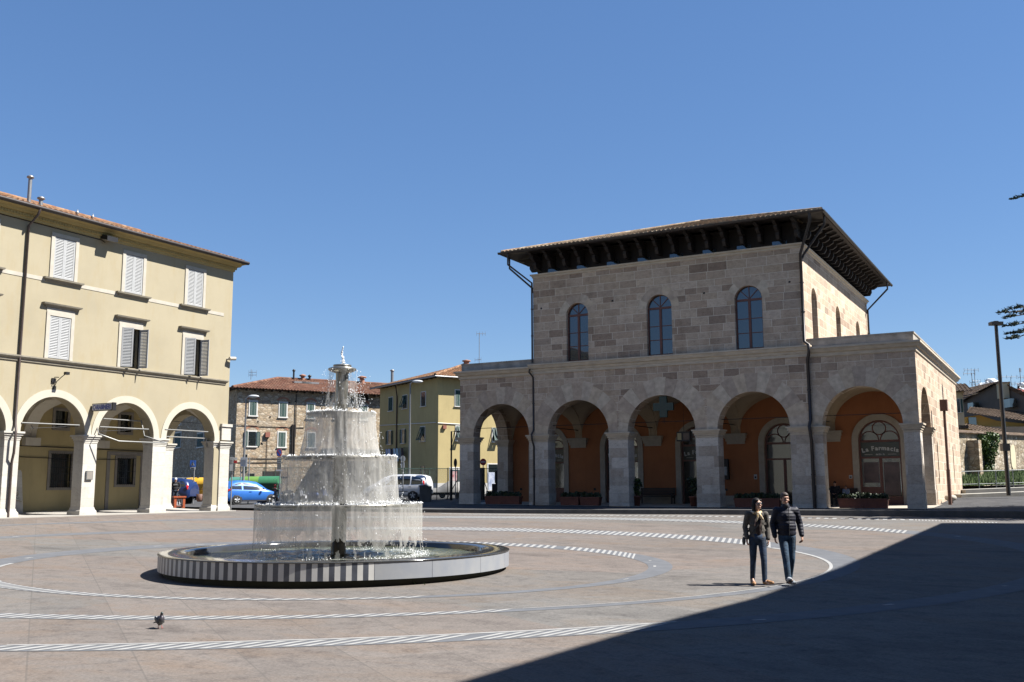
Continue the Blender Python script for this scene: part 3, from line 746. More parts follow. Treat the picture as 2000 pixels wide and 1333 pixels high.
for k, c in enumerate(doors):
    mb = MB()   # stone surround
    for u0, u1 in ((c-DW-.34, c-DW), (c+DW, c+DW+.34)): mb.mbox(MB_, u0, u1, PZ-.05, DH-DW, -.06, .02)
    arch_band(mb, MB_, c, DH-DW, DW, DW+.34, -.06, .02, 0, 24)
    dr = RP('doorway', mb, PSTONE)
    mb = MB(); w = .18; zs = DH-DW; t = .1
    for u0, u1 in ((c-DW, c-DW+t), (c+DW-t, c+DW)): mb.mbox(MB_, u0, u1, PZ, zs, w, w+.1)
    mb.mbox(MB_, c-DW+t, c+DW-t, zs-.1, zs+.02, w-.01, w+.1); mb.mbox(MB_, c-DW+t, c+DW-t, zs-1.02, zs-.92, w-.01, w+.1)
    mb.mbox(MB_, c-.08, c+.08, PZ, zs-1.02, w-.006, w+.1)
    if k in (0, 1, 4): mb.mbox(MB_, c-DW+t, c-.08, PZ, PZ+1.1, w+.01, w+.08); mb.mbox(MB_, c+.08, c+DW-t, PZ, PZ+(.55 if k == 4 else 1.1), w+.01, w+.08)
    arch_band(mb, MB_, c, zs, DW-t, DW, w, w+.1, 0, 24)
    # tracery: a ring above two half rings
    arch_band(mb, MB_, c, zs+.68, .33, .39, w+.01, w+.08, 0, 24, 0, 2*PI)
    for s in (-1, 1): arch_band(mb, MB_, c+s*.54, zs+.02, .46, .52, w+.01, w+.08, 0, 16)
    door = RP('joinery', mb, WOOD_R, dr)
    mb = MB(); pts = [(c-DW+.03, PZ+.02), (c+DW-.03, PZ+.02)]+[(c+(DW-.03)*math.cos(PI*i/20), zs+(DW-.03)*math.sin(PI*i/20)) for i in range(21)]
    mb.face([MB_(x, z, w+.05) for x, z in pts]); RP('pane', mb, GLASS_D, dr)
    if k in (0, 1, 2, 4):
        mb = MB(); mb.mbox(MB_, c-DW+t, c+DW-t, zs-.92, zs-.1, w+.02, w+.04); RP('sign_panel', mb, BLACKGLASS, dr)
        mb = MB(); s = 'La Farmacia'; R0 = 4.2; adv = {'L': .2, 'F': .22, 'm': .27, 'r': .15, 'i': .1, ' ': .1}; tot = sum(adv.get(q, .18) for q in s); xx = -tot/2
        for ch in s:
            a = adv.get(ch, .18); x = xx+a/2; xx += a
            if ch == ' ': continue
            ang = -x/R0; tb = text_mb(ch, .34, .006, .012)
            px, pz = c+x*1.02, zs-.55-(R0-math.sqrt(R0*R0-x*x))*1.3
            mb.add(tb, lambda p: V((px+p.x*math.cos(ang)-p.z*math.sin(ang), YB+w+.01+p.y, pz+p.x*math.sin(ang)+p.z*math.cos(ang))))
        mb.mbox(MB_, c-.85, c-.42, zs-.80, zs-.785, w+.01, w+.019); mb.mbox(MB_, c+.42, c+.85, zs-.80, zs-.785, w+.01, w+.019)
        tb = text_mb('del Dr. G.', .12, .004, .003); mb.add(tb, lambda p: V((c+p.x, YB+w+.01+p.y, zs-.83+p.z)))
        RP('lettering', mb, LETTER, dr)
    if k == 4:
        mb = MB(); mb.mbox(MB_, c-.95, c-.12, .1, 1.25, w+.03, w+.045); mb.mbox(MB_, c+.14, c+.98, -.6, 1.25, w+.03, w+.045); RP('poster', mb, POSTER, dr)
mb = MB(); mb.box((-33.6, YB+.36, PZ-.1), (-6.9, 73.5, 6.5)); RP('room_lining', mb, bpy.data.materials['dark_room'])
mb = MB()
rows = [[s_pt(x, y, .02) for x in (-34.0, -28, -20, -12, -6.3)] for y in (Yf-.15, 56, YB+.3)]
mb.grid(rows, 0, False); RP('portico_floor', mb, PSTONE)
# iron ties across the arches
for a, b in A_open: mb = MB(); mb.tube([(a, Yf+.5, SPR+.55), (b, Yf+.5, SPR+.55)], .02, 6); RP('tie_rod', mb, IRON)
for xc in (-28.08, -22.9, -17.58, -12.03): mb = MB(); mb.tube([(xc, Yf+.9, SPR+.52), (xc, YB, SPR+.52)], .025, 6); RP('tie_rod', mb, IRON)
# ================================================================== the arcaded cream building (left)
CREAM = plaster('cream_plaster', (.282, .248, .173), .09, (.265, .22, .135))
CREAM_D = plaster('cream_back_wall', (.33, .27, .14), .09)
PALE = mat('pale_arch_render', (.36, .335, .275), .06, 2, .85, kind='POS')
MARBLE = ashlar('pale_travertine', [(.40, .385, .345), (.44, .425, .385), (.37, .35, .31), (.42, .40, .355)], 2.2, .55, mortar=(.38, .36, .32), msize=.004, contrast=.6)
FRAME = mat('window_stone', (.33, .305, .255), .12, 3, .8, kind='POS')
SILLM = mat('grey_sill_stone', (.19, .17, .13), .25, 3, .8, kind='POS')
SHUT_W = mat('pale_grey_shutter', (.28, .285, .285), .08, 6, .6, kind='OBJ')
SHUT_G = mat('green_shutter', (.012, .045, .038), .25, 6, .6, kind='OBJ')
ROOFT = tiles('terracotta_roof_tiles', [(.20, .10, .055), (.26, .14, .075), (.14, .08, .05), (.28, .18, .11), (.20, .12, .075)])
VAULTW = plaster('white_vault', (.40, .37, .31), .08)
GREYST = mat('grey_stone_surround', (.17, .155, .135), .15, 3, .85, kind='POS')
XL = -39.0; LZ = -1.22
LB = thing('arcaded_cream_building', 'three-storey cream plastered building with white shutters over a pale arched portico', 'building', (XL, 30, LZ))
LP = lambda n, mb, mats, parent=None, label=None: part(n, mb, mats, parent or LB, label, True)
ML_ = lambda u, v, w: (XL-w, u, v)
U0, U1 = 14.0, 38.8
SPL, RI = 2.37, 1.66; XBK = -43.4
Lop = [(19.05, 22.25), (22.93, 26.13), (26.80, 30.0), (30.68, 33.90), (34.68, 37.88)]
mb = MB()
wall(mb, ML_, U0, U1, LZ-.35, 5.45, [(a, b, LZ-.3, SPL, RI) for a, b in Lop], .65)
w2 = [(23.98, 25.05), (27.86, 28.94), (31.71, 32.77), (35.60, 36.66)]
wall(mb, ML_, U0, U1, 5.45, 9.1, [(a, b, 5.66, 7.56, 0) for a, b in w2], .45)
wall(mb, ML_, U0, U1, 9.1, 12.0, [(a, b, 9.27, 11.14, 0) for a, b in w2], .45)
ME = lambda u, v, w: (u, U1-w, v)      # end face, towards the street
wall(mb, ME, XBK, XL-.65, LZ-.35, 5.45, [(-43.1, -39.9, LZ-.3, SPL, 1.5)], .6, ends=False)
wall(mb, ME, -52, XBK, LZ-.35, 5.45, [], .5); wall(mb, ME, -52, XL-.45, 5.45, 12.0, [], .5)
wall(mb, lambda u, v, w: (-52+w, u, v), U0, U1-.5, LZ, 12, [], .4)
LP('wall', mb, CREAM)
mb = MB()
wall(mb, lambda u, v, w: (XBK-w, u, v), U0, U1-.6, LZ-.2, 2.3, [(31.55, 32.7, .02, 1.64, 0), (35.45, 36.5, .16, 1.5, 0), (27.15, 28.2, .05, 1.65, 0)], .4)
wall(mb, lambda u, v, w: (XBK-w, u, v), U0, U1-.6, 2.3, 5.4, [(31.65, 32.35, 2.93, 3.72, .08), (35.5, 36.2, 2.88, 3.76, .08)], .4)
LP('back_wall', mb, CREAM_D)
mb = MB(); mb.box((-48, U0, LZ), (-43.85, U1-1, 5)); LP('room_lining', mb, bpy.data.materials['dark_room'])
mb = MB(); bay = [(14.4, 18.7), (18.7, 22.6), (22.6, 26.45), (26.45, 30.35), (30.35, 34.3), (34.3, 38.2)]
for a, b in bay:
    c, rx, xc, ry = (a+b)/2, (b-a)/2, (XBK+XL-.65)/2, (XL-.65-XBK)/2; rows = []
    for j in range(17):
        x = XBK+(XL-.65-XBK)*j/16; row = []
        for i in range(17):
            y = a+(b-a)*i/16
            row.append((x, y, SPL+max(1.95*math.sqrt(max(0, 1-((y-c)/rx)**2)), 1.95*math.sqrt(max(0, 1-((x-xc)/ry)**2)))))
        rows.append(row)
    mb.grid(rows, 0, True)
LP('vault', mb, VAULTW)
for yb in (22.6, 26.45, 30.35, 34.3):
    mb = MB()
    wall(mb, lambda u, v, w: (u, yb-.33+w, v), XBK, XL-.65, SPL, SPL+2.2, [(XBK+.01, XL-.66, SPL, SPL, 1.72)], .66)
    mb.box((XBK, yb-.4, SPL-.38), (XBK+.3, yb+.4, SPL))
    LP('transverse_arch', mb, VAULTW)
# pale archivolts, 2 cm proud
for a, b in Lop:
    mb = MB(); arch_band(mb, ML_, (a+b)/2, SPL, (b-a)/2+.003, (b-a)/2+.33, -.03, .05, 0, 32); LP('arch_ring', mb, PALE)
def lpier(u0, u1, x0=XL-.65, x1=XL, parent=None):
    mb = MB(); e = .012
    mb.box((x0-e, u0-e, LZ-.3), (x1+e, u1+e, SPL-.28))
    p = LP('pier', mb, MARBLE)
    mb = MB()
    for z0, z1, o in ((SPL-.36, SPL-.3, .03), (SPL-.28, SPL-.17, .05), (SPL-.17, SPL-.08, .10), (SPL-.08, SPL, .15)): mb.box((x0-o, u0-o, z0), (x1+o, u1+o, z1))
    LP('capital', mb, MARBLE, p)
    mb = MB()
    n = 6; prof = [(.11, LZ-.32), (.11, LZ+.12), (.10, LZ+.17), (.05, LZ+.24), (.03, LZ+.34)]
    rows = [[(x0-o, u0-o, z), (x1+o, u0-o, z), (x1+o, u1+o, z), (x0-o, u1+o, z)] for o, z in prof]
    mb.grid(rows, 0, False, True); LP('base', mb, MARBLE, p)
for a, b in zip(Lop, Lop[1:]): lpier(a[1], b[0])
lpier(37.88, 38.16, XL-.65, XL-.04); lpier(38.26, 38.9, XL-.6, XL+.06)
lpier(38.2, 38.85, -43.75, -43.1)
mb = MB(); mb.box((XL-.3, 38.3, 2.45), (XL+.1, 38.95, 3.15)); mb.box((XL-.3, 38.25, 3.15), (XL+.16, 39.0, 3.3)); LP('corner_stone', mb, MARBLE)
# string courses
mb = MB(); moulding(mb, ML_, U0, 38.45, [(5.36, 0), (5.38, .05), (5.46, .06), (5.5, .12), (5.56, .16), (5.62, .16), (5.64, 0)]); LP('string_course', mb, SILLM)
mb = MB(); mb.mbox(ML_, U0, 38.2, 9.04, 9.21, -.02, .02); LP('string_course', mb, FRAME)
mb = MB()
moulding(mb, ML_, U0, 38.8, [(11.55, 0), (11.57, .05), (11.66, .06), (11.68, .12), (11.82, .14), (11.84, .26), (11.95, .32), (12.0, .5), (12.06, .52), (12.07, 0)], 0, False, True)
for i in range(150):
    u = 18+i*.14
    if u < 38.75: mb.mbox(ML_, u, u+.07, 11.69, 11.80, -.17, -.10)
LP('cornice', mb, plaster('ochre_cornice', (.37, .29, .13), .1))
# windows: row with lintel cornices above the portico and plain row under the eaves
def shutter_mb(wd, ht, th=.04):
    mb = MB(); t = .07
    mb.box((0, -th, 0), (t, 0, ht)); mb.box((wd-t, -th, 0), (wd, 0, ht))
    for z in (0, ht-t): mb.box((t, -th+.002, z), (wd-t, -.002, z+t))
    n = int(ht/.075)
    for i in range(n):
        z = t+(ht-2*t)*(i+.5)/n
        mb.hexa([(t, -th+.002, z-.030), (wd-t, -th+.002, z-.030), (wd-t, -.006, z+.022), (t, -.006, z+.022), (t, -th+.002, z-.018), (wd-t, -th+.002, z-.018), (wd-t, -.006, z+.034), (t, -.006, z+.034)])
    return mb
def put(mbs, M4): 
    o = MB(); o.add(mbs, lambda p: M4 @ p); return o
def left_window(a, b, v0, v1, lintel, opened=False, row=2):
    mb = MB()
    mb.mbox(ML_, a-.17, a, v0-.02, v1+.17, -.05, .1); mb.mbox(ML_, b, b+.17, v0-.02, v1+.17, -.05, .1); mb.mbox(ML_, a, b, v1, v1+.17, -.048, .1)
    if lintel:
        mb.mbox(ML_, a-.17, b+.17, v1+.173, v1+.34, -.03, .02)
    win = LP('window', mb, FRAME)
    if lintel:
        mb = MB(); moulding(mb, ML_, a-.22, b+.22, [(v1+.34, 0), (v1+.36, .06), (v1+.42, .09), (v1+.46, .19), (v1+.53, .22), (v1+.55, 0)]); LP('lintel', mb, SILLM, win)
    else:
        mb = MB(); moulding(mb, ML_, a-.28, b+.28, [(v0-.23, 0), (v0-.21, .06), (v0-.14, .09), (v0-.11, .17), (v0-.04, .19), (v0-.03, 0)]); LP('sill', mb, SILLM, win)
    wd = (b-a)/2-.012
    sm = shutter_mb(wd, v1-v0-.03)
    # closed shutters sit just inside the frame; local y- faces out to +X
    base = lambda u: Matrix.Translation(V((XL-.02, u, v0+.015))) @ Matrix.Rotation(PI/2, 4, 'Z')
    if not opened:
        LP('shutter', put(sm, base(a+.01)), SHUT_W, win); LP('shutter', put(sm, base((a+b)/2+.002)), SHUT_W, win)
    else:
        LP('shutter', put(sm, Matrix.Translation(V((XL+.03, a+.02, v0+.015))) @ Matrix.Rotation(PI/2-math.radians(38), 4, 'Z')), SHUT_W, win, 'half open grey louvred shutter swung out')
        LP('shutter', put(sm, Matrix.Translation(V((XL+.03, b, v0+.015))) @ Matrix.Rotation(PI/2+math.radians(100), 4, 'Z') @ Matrix.Scale(-1, 4, V((1, 0, 0))) @ Matrix.Rotation(PI, 4, 'Z') if False else Matrix.Translation(V((XL+.03, b, v0+.015))) @ Matrix.Rotation(math.radians(12), 4, 'Z')), SHUT_W, win, 'open grey shutter seen edge-on')
    mb = MB(); mb.mbox(ML_, a+.02, b-.02, v0+.02, v1-.02, .28, .30); LP('pane', mb, GLASS_D, win)
for i, (a, b) in enumerate(w2):
    left_window(a, b, 5.66, 7.56, True, i >= 2); left_window(a, b, 9.27, 11.14, False)
# portico windows with iron grilles
def grille(a, b, v0, v1, X, bulge=True, fr=.14):
    M = lambda u, v, w: (X-w, u, v); mb = MB()
    mb.mbox(M, a-fr, a, v0-fr, v1+fr, -.05, .1); mb.mbox(M, b, b+fr, v0-fr, v1+fr, -.05, .1); mb.mbox(M, a, b, v1, v1+fr, -.047, .1); mb.mbox(M, a, b, v0-fr, v0, -.047, .1)
    win = LP('window', mb, GREYST); mb = MB(); o = .16 if bulge else -.04
    n = int((b-a)/.12)
    for i in range(n+1): mb.tube([(X+o, a+(b-a)*i/n, v0-.05), (X+o, a+(b-a)*i/n, v1+.05)], .009, 5)
    k = int((v1-v0)/.3)
    for i in range(k+1): mb.tube([(X+o-.012, a-.03, v0+(v1-v0)*i/k), (X+o-.012, b+.03, v0+(v1-v0)*i/k)], .011, 5)
    if bulge:
        for u in (a-.03, b+.03):
            for v in (v0, v1): mb.tube([(X-.02, u, v), (X+o, u, v)], .012, 5)
    LP('grille', mb, IRON, win)
    mb = MB(); mb.mbox(M, a, b, v0, v1, .2, .22); LP('pane', mb, GLASS_D, win)
for a, b, v0, v1, bl in ((31.55, 32.7, .02, 1.64, True), (35.45, 36.5, .16, 1.5, True), (31.65, 32.35, 2.93, 3.76, False), (35.5, 36.2, 2.88, 3.8, False), (27.15, 28.2, .05, 1.65, True)): grille(a, b, v0, v1, XBK, bl)
mb = MB()
Mb = lambda u, v, w: (XBK-w, u, v)
mb.mbox(Mb, 34.8, 35.0, LZ, 1.85, -.04, .02); mb.mbox(Mb, 36.95, 37.15, LZ, 1.85, -.04, .02); mb.mbox(Mb, 35.0, 36.95, 1.66, 1.85, -.038, .02); LP('doorway', mb, GREYST)
mb = MB()
mb.tube([(XBK+.05, 26.5, 2.0), (XBK+.05, 33.2, 1.95), (XBK+.05, 38.0, 1.9)], .025, 6); mb.tube([(XBK+.05, 29.3, 2.3), (XBK+.05, 29.2, 1.6), (XBK+.05, 29.6, 1.45), (XBK+.05, 33, 1.4), (XBK+.05, 36, 1.45)], .02, 6)
LP('cable', mb, IRON)
mb = MB(); mb.tube([(XL+.02, 14, 11.62), (XL+.02, 30.3, 11.5), (XL+.1, 30.45, 11.4)], .018, 5); LP('cable', mb, IRON)
# floor of the portico and walk in front of it
mb = MB(); rows = [[(x, y, LZ+(.09 if x < -43 else 0)) for x in (XBK, -41, XL+.22)] for y in (U0, 30, U1+.6)]; mb.grid(rows, 0, False)
mb.face([(XL+.22, U0, LZ), (XL+.22, U1+.6, LZ), (XL+.22, U1+.6, LZ-.4), (XL+.22, U0, LZ-.4)]); mb.face([(XL+.22, U1+.6, LZ), (XBK, U1+.6, LZ+.09), (XBK, U1+.6, LZ-.4), (XL+.22, U1+.6, LZ-.4)])
LP('portico_floor', mb, WALK)
# roof
XE, ZE = XL+.62, 12.10; XR = -46.0; ZR = ZE+(XE-XR)*.325
mb = MB(); tile_roof(mb, (XE, U0, ZE), (XE, U1+.15, ZE), (XR, U1-.6, ZR), (XR, U0, ZR), amp=.06, step=.045)
mb.grid([[(XE, U1+.15, ZE-.02), (XR, U1+.1, ZR)], [(XE, U1+.13, ZE-.18), (XR, U1+.08, ZR-.2)]], 0)
tile_roof(mb, (-53, U0, ZE), (-53, U1+.1, ZE), (XR, U1-.6, ZR), (XR, U0, ZR))
mb.tube([(XR, U0, ZR+.05), (XR, U1-.5, ZR+.05)], .14, 8)
rf = LP('roof', mb, ROOFT)
mb = MB(); pr = [(0, .0), (.08, .02), (.13, .09), (.10, .17), (.0, .19)]
mb.grid([[(XE+o, U0, ZE-.14+z) for o, z in pr], [(XE+o, U1+.45, ZE-.14+z) for o, z in pr]], 0, True)
mb.face([(XE+o, U1+.45, ZE-.14+z) for o, z in pr]); mb.box((XL, U0, 12.07), (XE, U1+.2, 12.09)); LP('gutter', mb, GUT)
mb = MB(); mb.tube([(XE+.05, 26.6, ZE-.1), (XE, 26.55, ZE-.35), (XL+.09, 26.5, 11.3), (XL+.09, 26.5, SPL+.35), (XL+.24, 26.45, SPL+.05), (XL+.28, 26.42, SPL-.1), (XL+.27, 26.4, SPL-.9), (XL+.10, 26.45, SPL-1.3), (XL+.10, 26.45, LZ)], .055, 8); LP('downpipe', mb, mat('brown_pipe', (.05, .035, .03), .3, 5, .5, kind='POS'))
CHIM = mat('galvanised_flue', (.22, .22, .22), .2, 6, .45, kind='POS', metal=.6)
for px, py, h, r in ((57, 385, 1.15, .11), (80, 393, .35, .12)):
    p = onX(px, py, XL-1.2); mb = MB(); mb.tube([(p.x, p.y, p.z-.5), (p.x, p.y, p.z+h-.25)], r*.75, 10); mb.lathe([(r*.75, h-.3), (r*1.4, h-.26), (r*1.4, h-.2), (.01, h-.12)], (p.x, p.y, p.z), 12)
    LP('flue', mb, CHIM, rf)

# things fixed to the cream building
def T(name, label, cat, parts, loc, group=None):
    t = thing(name, label, cat, loc, 0, group)
    for n, mb, m in parts: part(n, mb, m, t, None, True)
    return t
SGN_W = mat('sign_white', (.45, .46, .47), .05, 5, .5, kind='POS'); SGN_B = mat('sign_letter_blue', (.03, .05, .22), .05, 5, .5); GREYM = mat('galvanised_metal', (.19, .20, .20), .12, 9, .45, kind='OBJ', metal=.6)
ys = 30.35; a, b = onY(180, 800, ys), onY(222, 797, ys); zt, zb = onY(205, 788, ys).z, onY(205, 802.5, ys).z
m1, m2, m3, m4 = MB(), MB(), MB(), MB()
m1.box((a.x+.1, ys-.09, zb), (b.x, ys+.09, zt)); m2.box((a.x+.13, ys-.1, zb+.03), (b.x-.03, ys-.092, zt-.03))
m4.box((b.x, ys-.1, zb-.01), (b.x+.05, ys+.1, zt+.01))
tb = text_mb('CARABINIERI', .30, .004, .010); wdt = max(v[0] for v in tb.v)-min(v[0] for v in tb.v); k = (b.x-a.x-.25)/wdt
m3.add(tb, lambda p: V(((a.x+.1+b.x)/2+p.x*k, ys-.105+p.y, (zt+zb)/2-.105+p.z)))
for z in (zt-.02, zb+.02): m4.tube([(XL, ys, z), (a.x+.1, ys, z)], .018, 6)
T('projecting_sign', 'white box sign lettered in blue projecting from the cream building between two arches', 'sign', [('box', m1, IRON), ('sign_face', m2, SGN_W), ('lettering', m3, SGN_B), ('bracket', m4, IRON)], (XL, ys, zb))
p = onX(205, 468, XL); m1, m2 = MB(), MB()
m1.hexa([(XL+.02, p.y-.3, p.z-.02), (XL+.55, p.y-.3, p.z-.16), (XL+.55, p.y+.3, p.z-.16), (XL+.02, p.y+.3, p.z-.02), (XL+.02, p.y-.3, p.z+.2), (XL+.55, p.y-.3, p.z+.06), (XL+.55, p.y+.3, p.z+.06), (XL+.02, p.y+.3, p.z+.2)])
m2.hexa([(XL+.1, p.y-.25, p.z-.055), (XL+.5, p.y-.25, p.z-.16), (XL+.5, p.y+.25, p.z-.16), (XL+.1, p.y+.25, p.z-.055), (XL+.1, p.y-.25, p.z-.03), (XL+.5, p.y-.25, p.z-.13), (XL+.5, p.y+.25, p.z-.13), (XL+.1, p.y+.25, p.z-.03)])
T('wall_floodlight', 'dark box floodlight fixed high on the cream wall under the eaves', 'floodlight', [('housing', m1, IRON), ('lens', m2, SGN_W)], (XL, p.y, p.z))
p = onX(443, 702, XL); m1, m2 = MB(), MB(); m1.tube([(XL, 38.55, p.z), (XL+.22, 38.6, p.z)], .05, 8); m2.tube([(XL+.2, 38.55, p.z+.02), (XL+.28, 38.9, p.z+.05)], .1, 10)
T('wall_lamp', 'small pale lamp on the corner of the cream building', 'lamp', [('bracket', m1, FRAME), ('head', m2, FRAME)], (XL, 38.6, p.z))
p = onX(110, 742, XL); m1, m2 = MB(), MB()
m1.tube([(XL+.02, p.y-.15, p.z-.45), (XL+.1, p.y-.05, p.z-.1), (XL+.35, p.y, p.z+.1), (XL+.5, p.y+.1, p.z+.25)], .02, 6); m1.tube([(XL+.02, p.y-.1, p.z+.1), (XL+.3, p.y-.1, p.z+.08)], .02, 6); m2.box((XL+.45, p.y+.02, p.z+.2), (XL+.62, p.y+.2, p.z+.32))
m1.box((XL+.005, p.y-.25, p.z-.15), (XL+.06, p.y-.05, p.z+.05))
T('wall_bracket', 'dark iron bracket with a small camera above the tall left arch', 'bracket', [('arm', m1, IRON), ('camera_head', m2, IRON)], (XL, p.y, p.z-.4))
# awning frames in the arches
ALU = mat('grey_aluminium', (.22, .22, .21), .08, 9, .4, kind='POS', metal=.35)
def awning(lab, pts_list, rods, yref):
    m1, m2 = MB(), MB()
    for path in pts_list: m1.tube(path, .032, 6)
    for path in rods: m2.tube(path, .014, 6)
    T('awning_frame', lab, 'awning frame', [('rail', m1, ALU), ('rod', m2, IRON)], (XL, yref, 2.9), 'awning frames in the arches')
F = lambda px, py, X: tuple(onX(px, py, X))
awning('single awning rail crossing the arch beside the brown downpipe', [[F(42, 826, XL+.05), F(155, 831, XL-.02)]], [[F(58, 837, XL-.3), F(155, 833, XL-.05)], [F(60, 830, XL-.3), F(66, 838, XL-.3)]], 28.4)
awning('folded awning frame sagging over the arch beside the lettered box sign', [[F(200, 818, XL-.4), F(276, 823, XL-.5)], [F(195, 834, XL+.05), F(290, 839, XL)], [F(190, 836, XL+.03), F(193, 848, XL+.4), F(232, 862, XL+.9), F(326, 866, XL+.9)], [F(276, 822, XL-.5), F(282, 852, XL+.2), F(326, 866, XL+.9)]], [[F(196, 843, XL-.3), F(290, 838, XL-.05)], [F(290, 838, XL), F(292, 852, XL)]], 32.3)
awning('pair of awning rails crossing the open corner arch', [[F(322, 839, XL+.03), F(406, 844, XL-.03)], [F(322, 853, XL-.4), F(403, 857, XL-.4)], [F(403, 857, XL-.4), F(404, 873, XL-.4)]], [[F(338, 823, XL-2), F(396, 828, XL-2)]], 36.3)
m1 = MB(); p0 = V((-42.7, 28.9, LZ+.03))
sl = [(0, 0), (.88, 0), (.86, .55), (.8, 1.9), (.75, 2.0), (.16, 2.02), (.1, 1.9), (.06, 1.0), (.0, .5)]
m1.prism([p0+V((-.18*z/2, u, z)) for u, z in sl], (-.12, 0, .01))
m2 = MB(); m2.tube([p0+V((.02, .3, .95)), p0+V((.06, .5, 1.05)), p0+V((.05, .6, .85)), p0+V((.03, .4, .75)), p0+V((.02, .3, .95))], .05, 8); m2.tube([p0+V((0, .1, .6)), p0+V((.03, .45, .7)), p0+V((0, .8, .55))], .035, 6)
T('carved_slab', 'tall pale carved stone slab leaning on the yellow wall inside the portico', 'stone slab', [('slab', m1, MARBLE), ('carving', m2, MARBLE)], tuple(p0))
m1 = MB(); m1.box((XL+.02, 30.15, .35), (XL+.1, 30.5, .75)); m2 = MB(); m2.box((XL+.1, 30.18, .38), (XL+.105, 30.47, .72))
T('wall_plate', 'small grey notice box fixed to the pale pier beside the barred windows', 'notice box', [('box', m1, GREYM), ('plate', m2, GREYST)], (XL, 30.3, .35))
# ================================================================== fountain
FX, FY, FR, FZ = -15.05, 18.62, 3.97, -1.45
FD = V((FX, FY, 0)).dot(HF)
BLUEM = mat('blue_grey_marble', (.13, .142, .165), .3, 2.4, .4, kind='OBJ', c2=(.23, .235, .24), stretch=(1, 1, .6))
WHITEM = mat('white_marble', (.40, .395, .38), .14, 2.5, .45, kind='OBJ')
DARKM = mat('dark_marble', (.055, .060, .075), .35, 3, .35, kind='OBJ')
WETM = mat('wet_dark_marble', (.035, .035, .034), .3, 2, .12, kind='OBJ', spec=.7)
PLINTHM = mat('dark_plinth', (.022, .024, .014), .5, 3, .8, kind='OBJ')  # near-black plinth, set back under the basin wall
STEEL = mat('weathered_steel', (.24, .23, .20), .25, 2.5, .32, kind='OBJ', metal=.75, stretch=(3, 3, .4))
FT = thing('tiered_fountain', 'round three-tier steel fountain with falling water in a striped marble basin', 'fountain', (FX, FY, -1.9))
LZF = lambda z: z+1.9
def fang(px, py):   # angle of a rim point seen at a pixel
    p = ray(px, py); p = p*(FZ/p.z); return math.atan2(p.y-FY, p.x-FX)
a_end = fang(735, 1098)         # right end of the striped part
mb = MB(); n = 230
zb, zt = LZF(-1.81), LZF(FZ-.02)
def sector(a0, a1, mi, r0=FR-.03):
    k = max(1, int((a1-a0)/.03)); rows = [[], [], []]
    for i in range(k+1):
        a = a0+(a1-a0)*i/k; c, s = math.cos(a), math.sin(a)
        for row, (r, z) in zip(rows, ((FR, zb), (FR, zt), (FR-.0, zt))): row.append((r*c, r*s, z))
    mb.grid(rows[:2], mi, True)
stripe = .0275; k = int(3.9/stripe); rg = random.Random(3)
for i in range(k):
    a1 = a_end-i*stripe; sector(a1-stripe, a1, 0 if i % 2 == 0 else 1)
a = a_end; stop = a_end-k*stripe+2*PI
while a < stop-.01:
    L = min(rg.uniform(.28, .42), stop-a); sector(a+.003, a+L, 2); sector(a, a+.003, 1); a += L
part('basin_wall', mb, [WHITEM, DARKM, BLUEM], FT)
mb = MB(); mb.lathe([(FR-.02, LZF(FZ)-.03), (FR+.015, LZF(FZ)-.022), (FR+.015, LZF(FZ)-.006), (FR, LZF(FZ)), (3.40, LZF(FZ)), (3.38, LZF(FZ)-.02), (3.38, LZF(-1.85))], (0, 0, 0), 128)
part('basin_rim', mb, WETM, FT)
mb = MB(); mb.lathe([(FR-.12, zb+.02), (FR-.16, LZF(-2.15))], (0, 0, 0), 96); mb.lathe([(FR-.0, zb), (FR-.14, zb)], (0, 0, 0), 96)
part('plinth', mb, PLINTHM, FT)
# water in the basin: gently broken surface
def watermat(name, deep, foam_amt):
    m, nt, b = newmat(name); p = coord(nt, 'OBJ')
    ln = N(nt, 'ShaderNodeVectorMath', operation='LENGTH'); mp = N(nt, 'ShaderNodeMapping'); mp.inputs['Scale'].default_value = (1, 1, 0); nt.links.new(p, mp.inputs[0]); nt.links.new(mp.outputs[0], ln.inputs[0])
    n1 = noise(nt, p, 2.2, 8, .75, .6); n2 = noise(nt, p, 9, 6, .7)
    ring = ramp(nt, math_(nt, 'DIVIDE', ln.outputs['Value'], 3.5), [(.30, (.12, .12, .12)), (.52, (.95, .95, .95)), (.62, (.6, .6, .6)), (.78, (.12, .12, .12)), (1, (0, 0, 0))])
    fo = math_(nt, 'MULTIPLY', ring, ramp(nt, n1, [(.40, (0, 0, 0)), (.60, (1, 1, 1))]))
    col = mix(nt, deep, (.34, .36, .33), math_(nt, 'MULTIPLY', fo, foam_amt))
    nt.links.new(col, b.inputs['Base Color']); b.inputs['Roughness'].default_value = .06; b.inputs['IOR'].default_value = 1.33
    bump(nt, b, math_(nt, 'ADD', n1, math_(nt, 'MULTIPLY', n2, .5)), .8, .06)
    return m
WATER = watermat('basin_water', (.05, .055, .030), .9)
mb = MB(); rows = []
for i in range(40):
    r = 3.39*i/39+.01; rows.append([(r*math.cos(2*PI*j/120), r*math.sin(2*PI*j/120), LZF(-1.575)+.018*math.sin(r*9)*math.exp(-abs(r-2)*.7)+.012*math.sin(j*.9+r*6)) for j in range(120)])
mb.grid(rows, 0, True, True); part('basin_water', mb, WATER, FT)
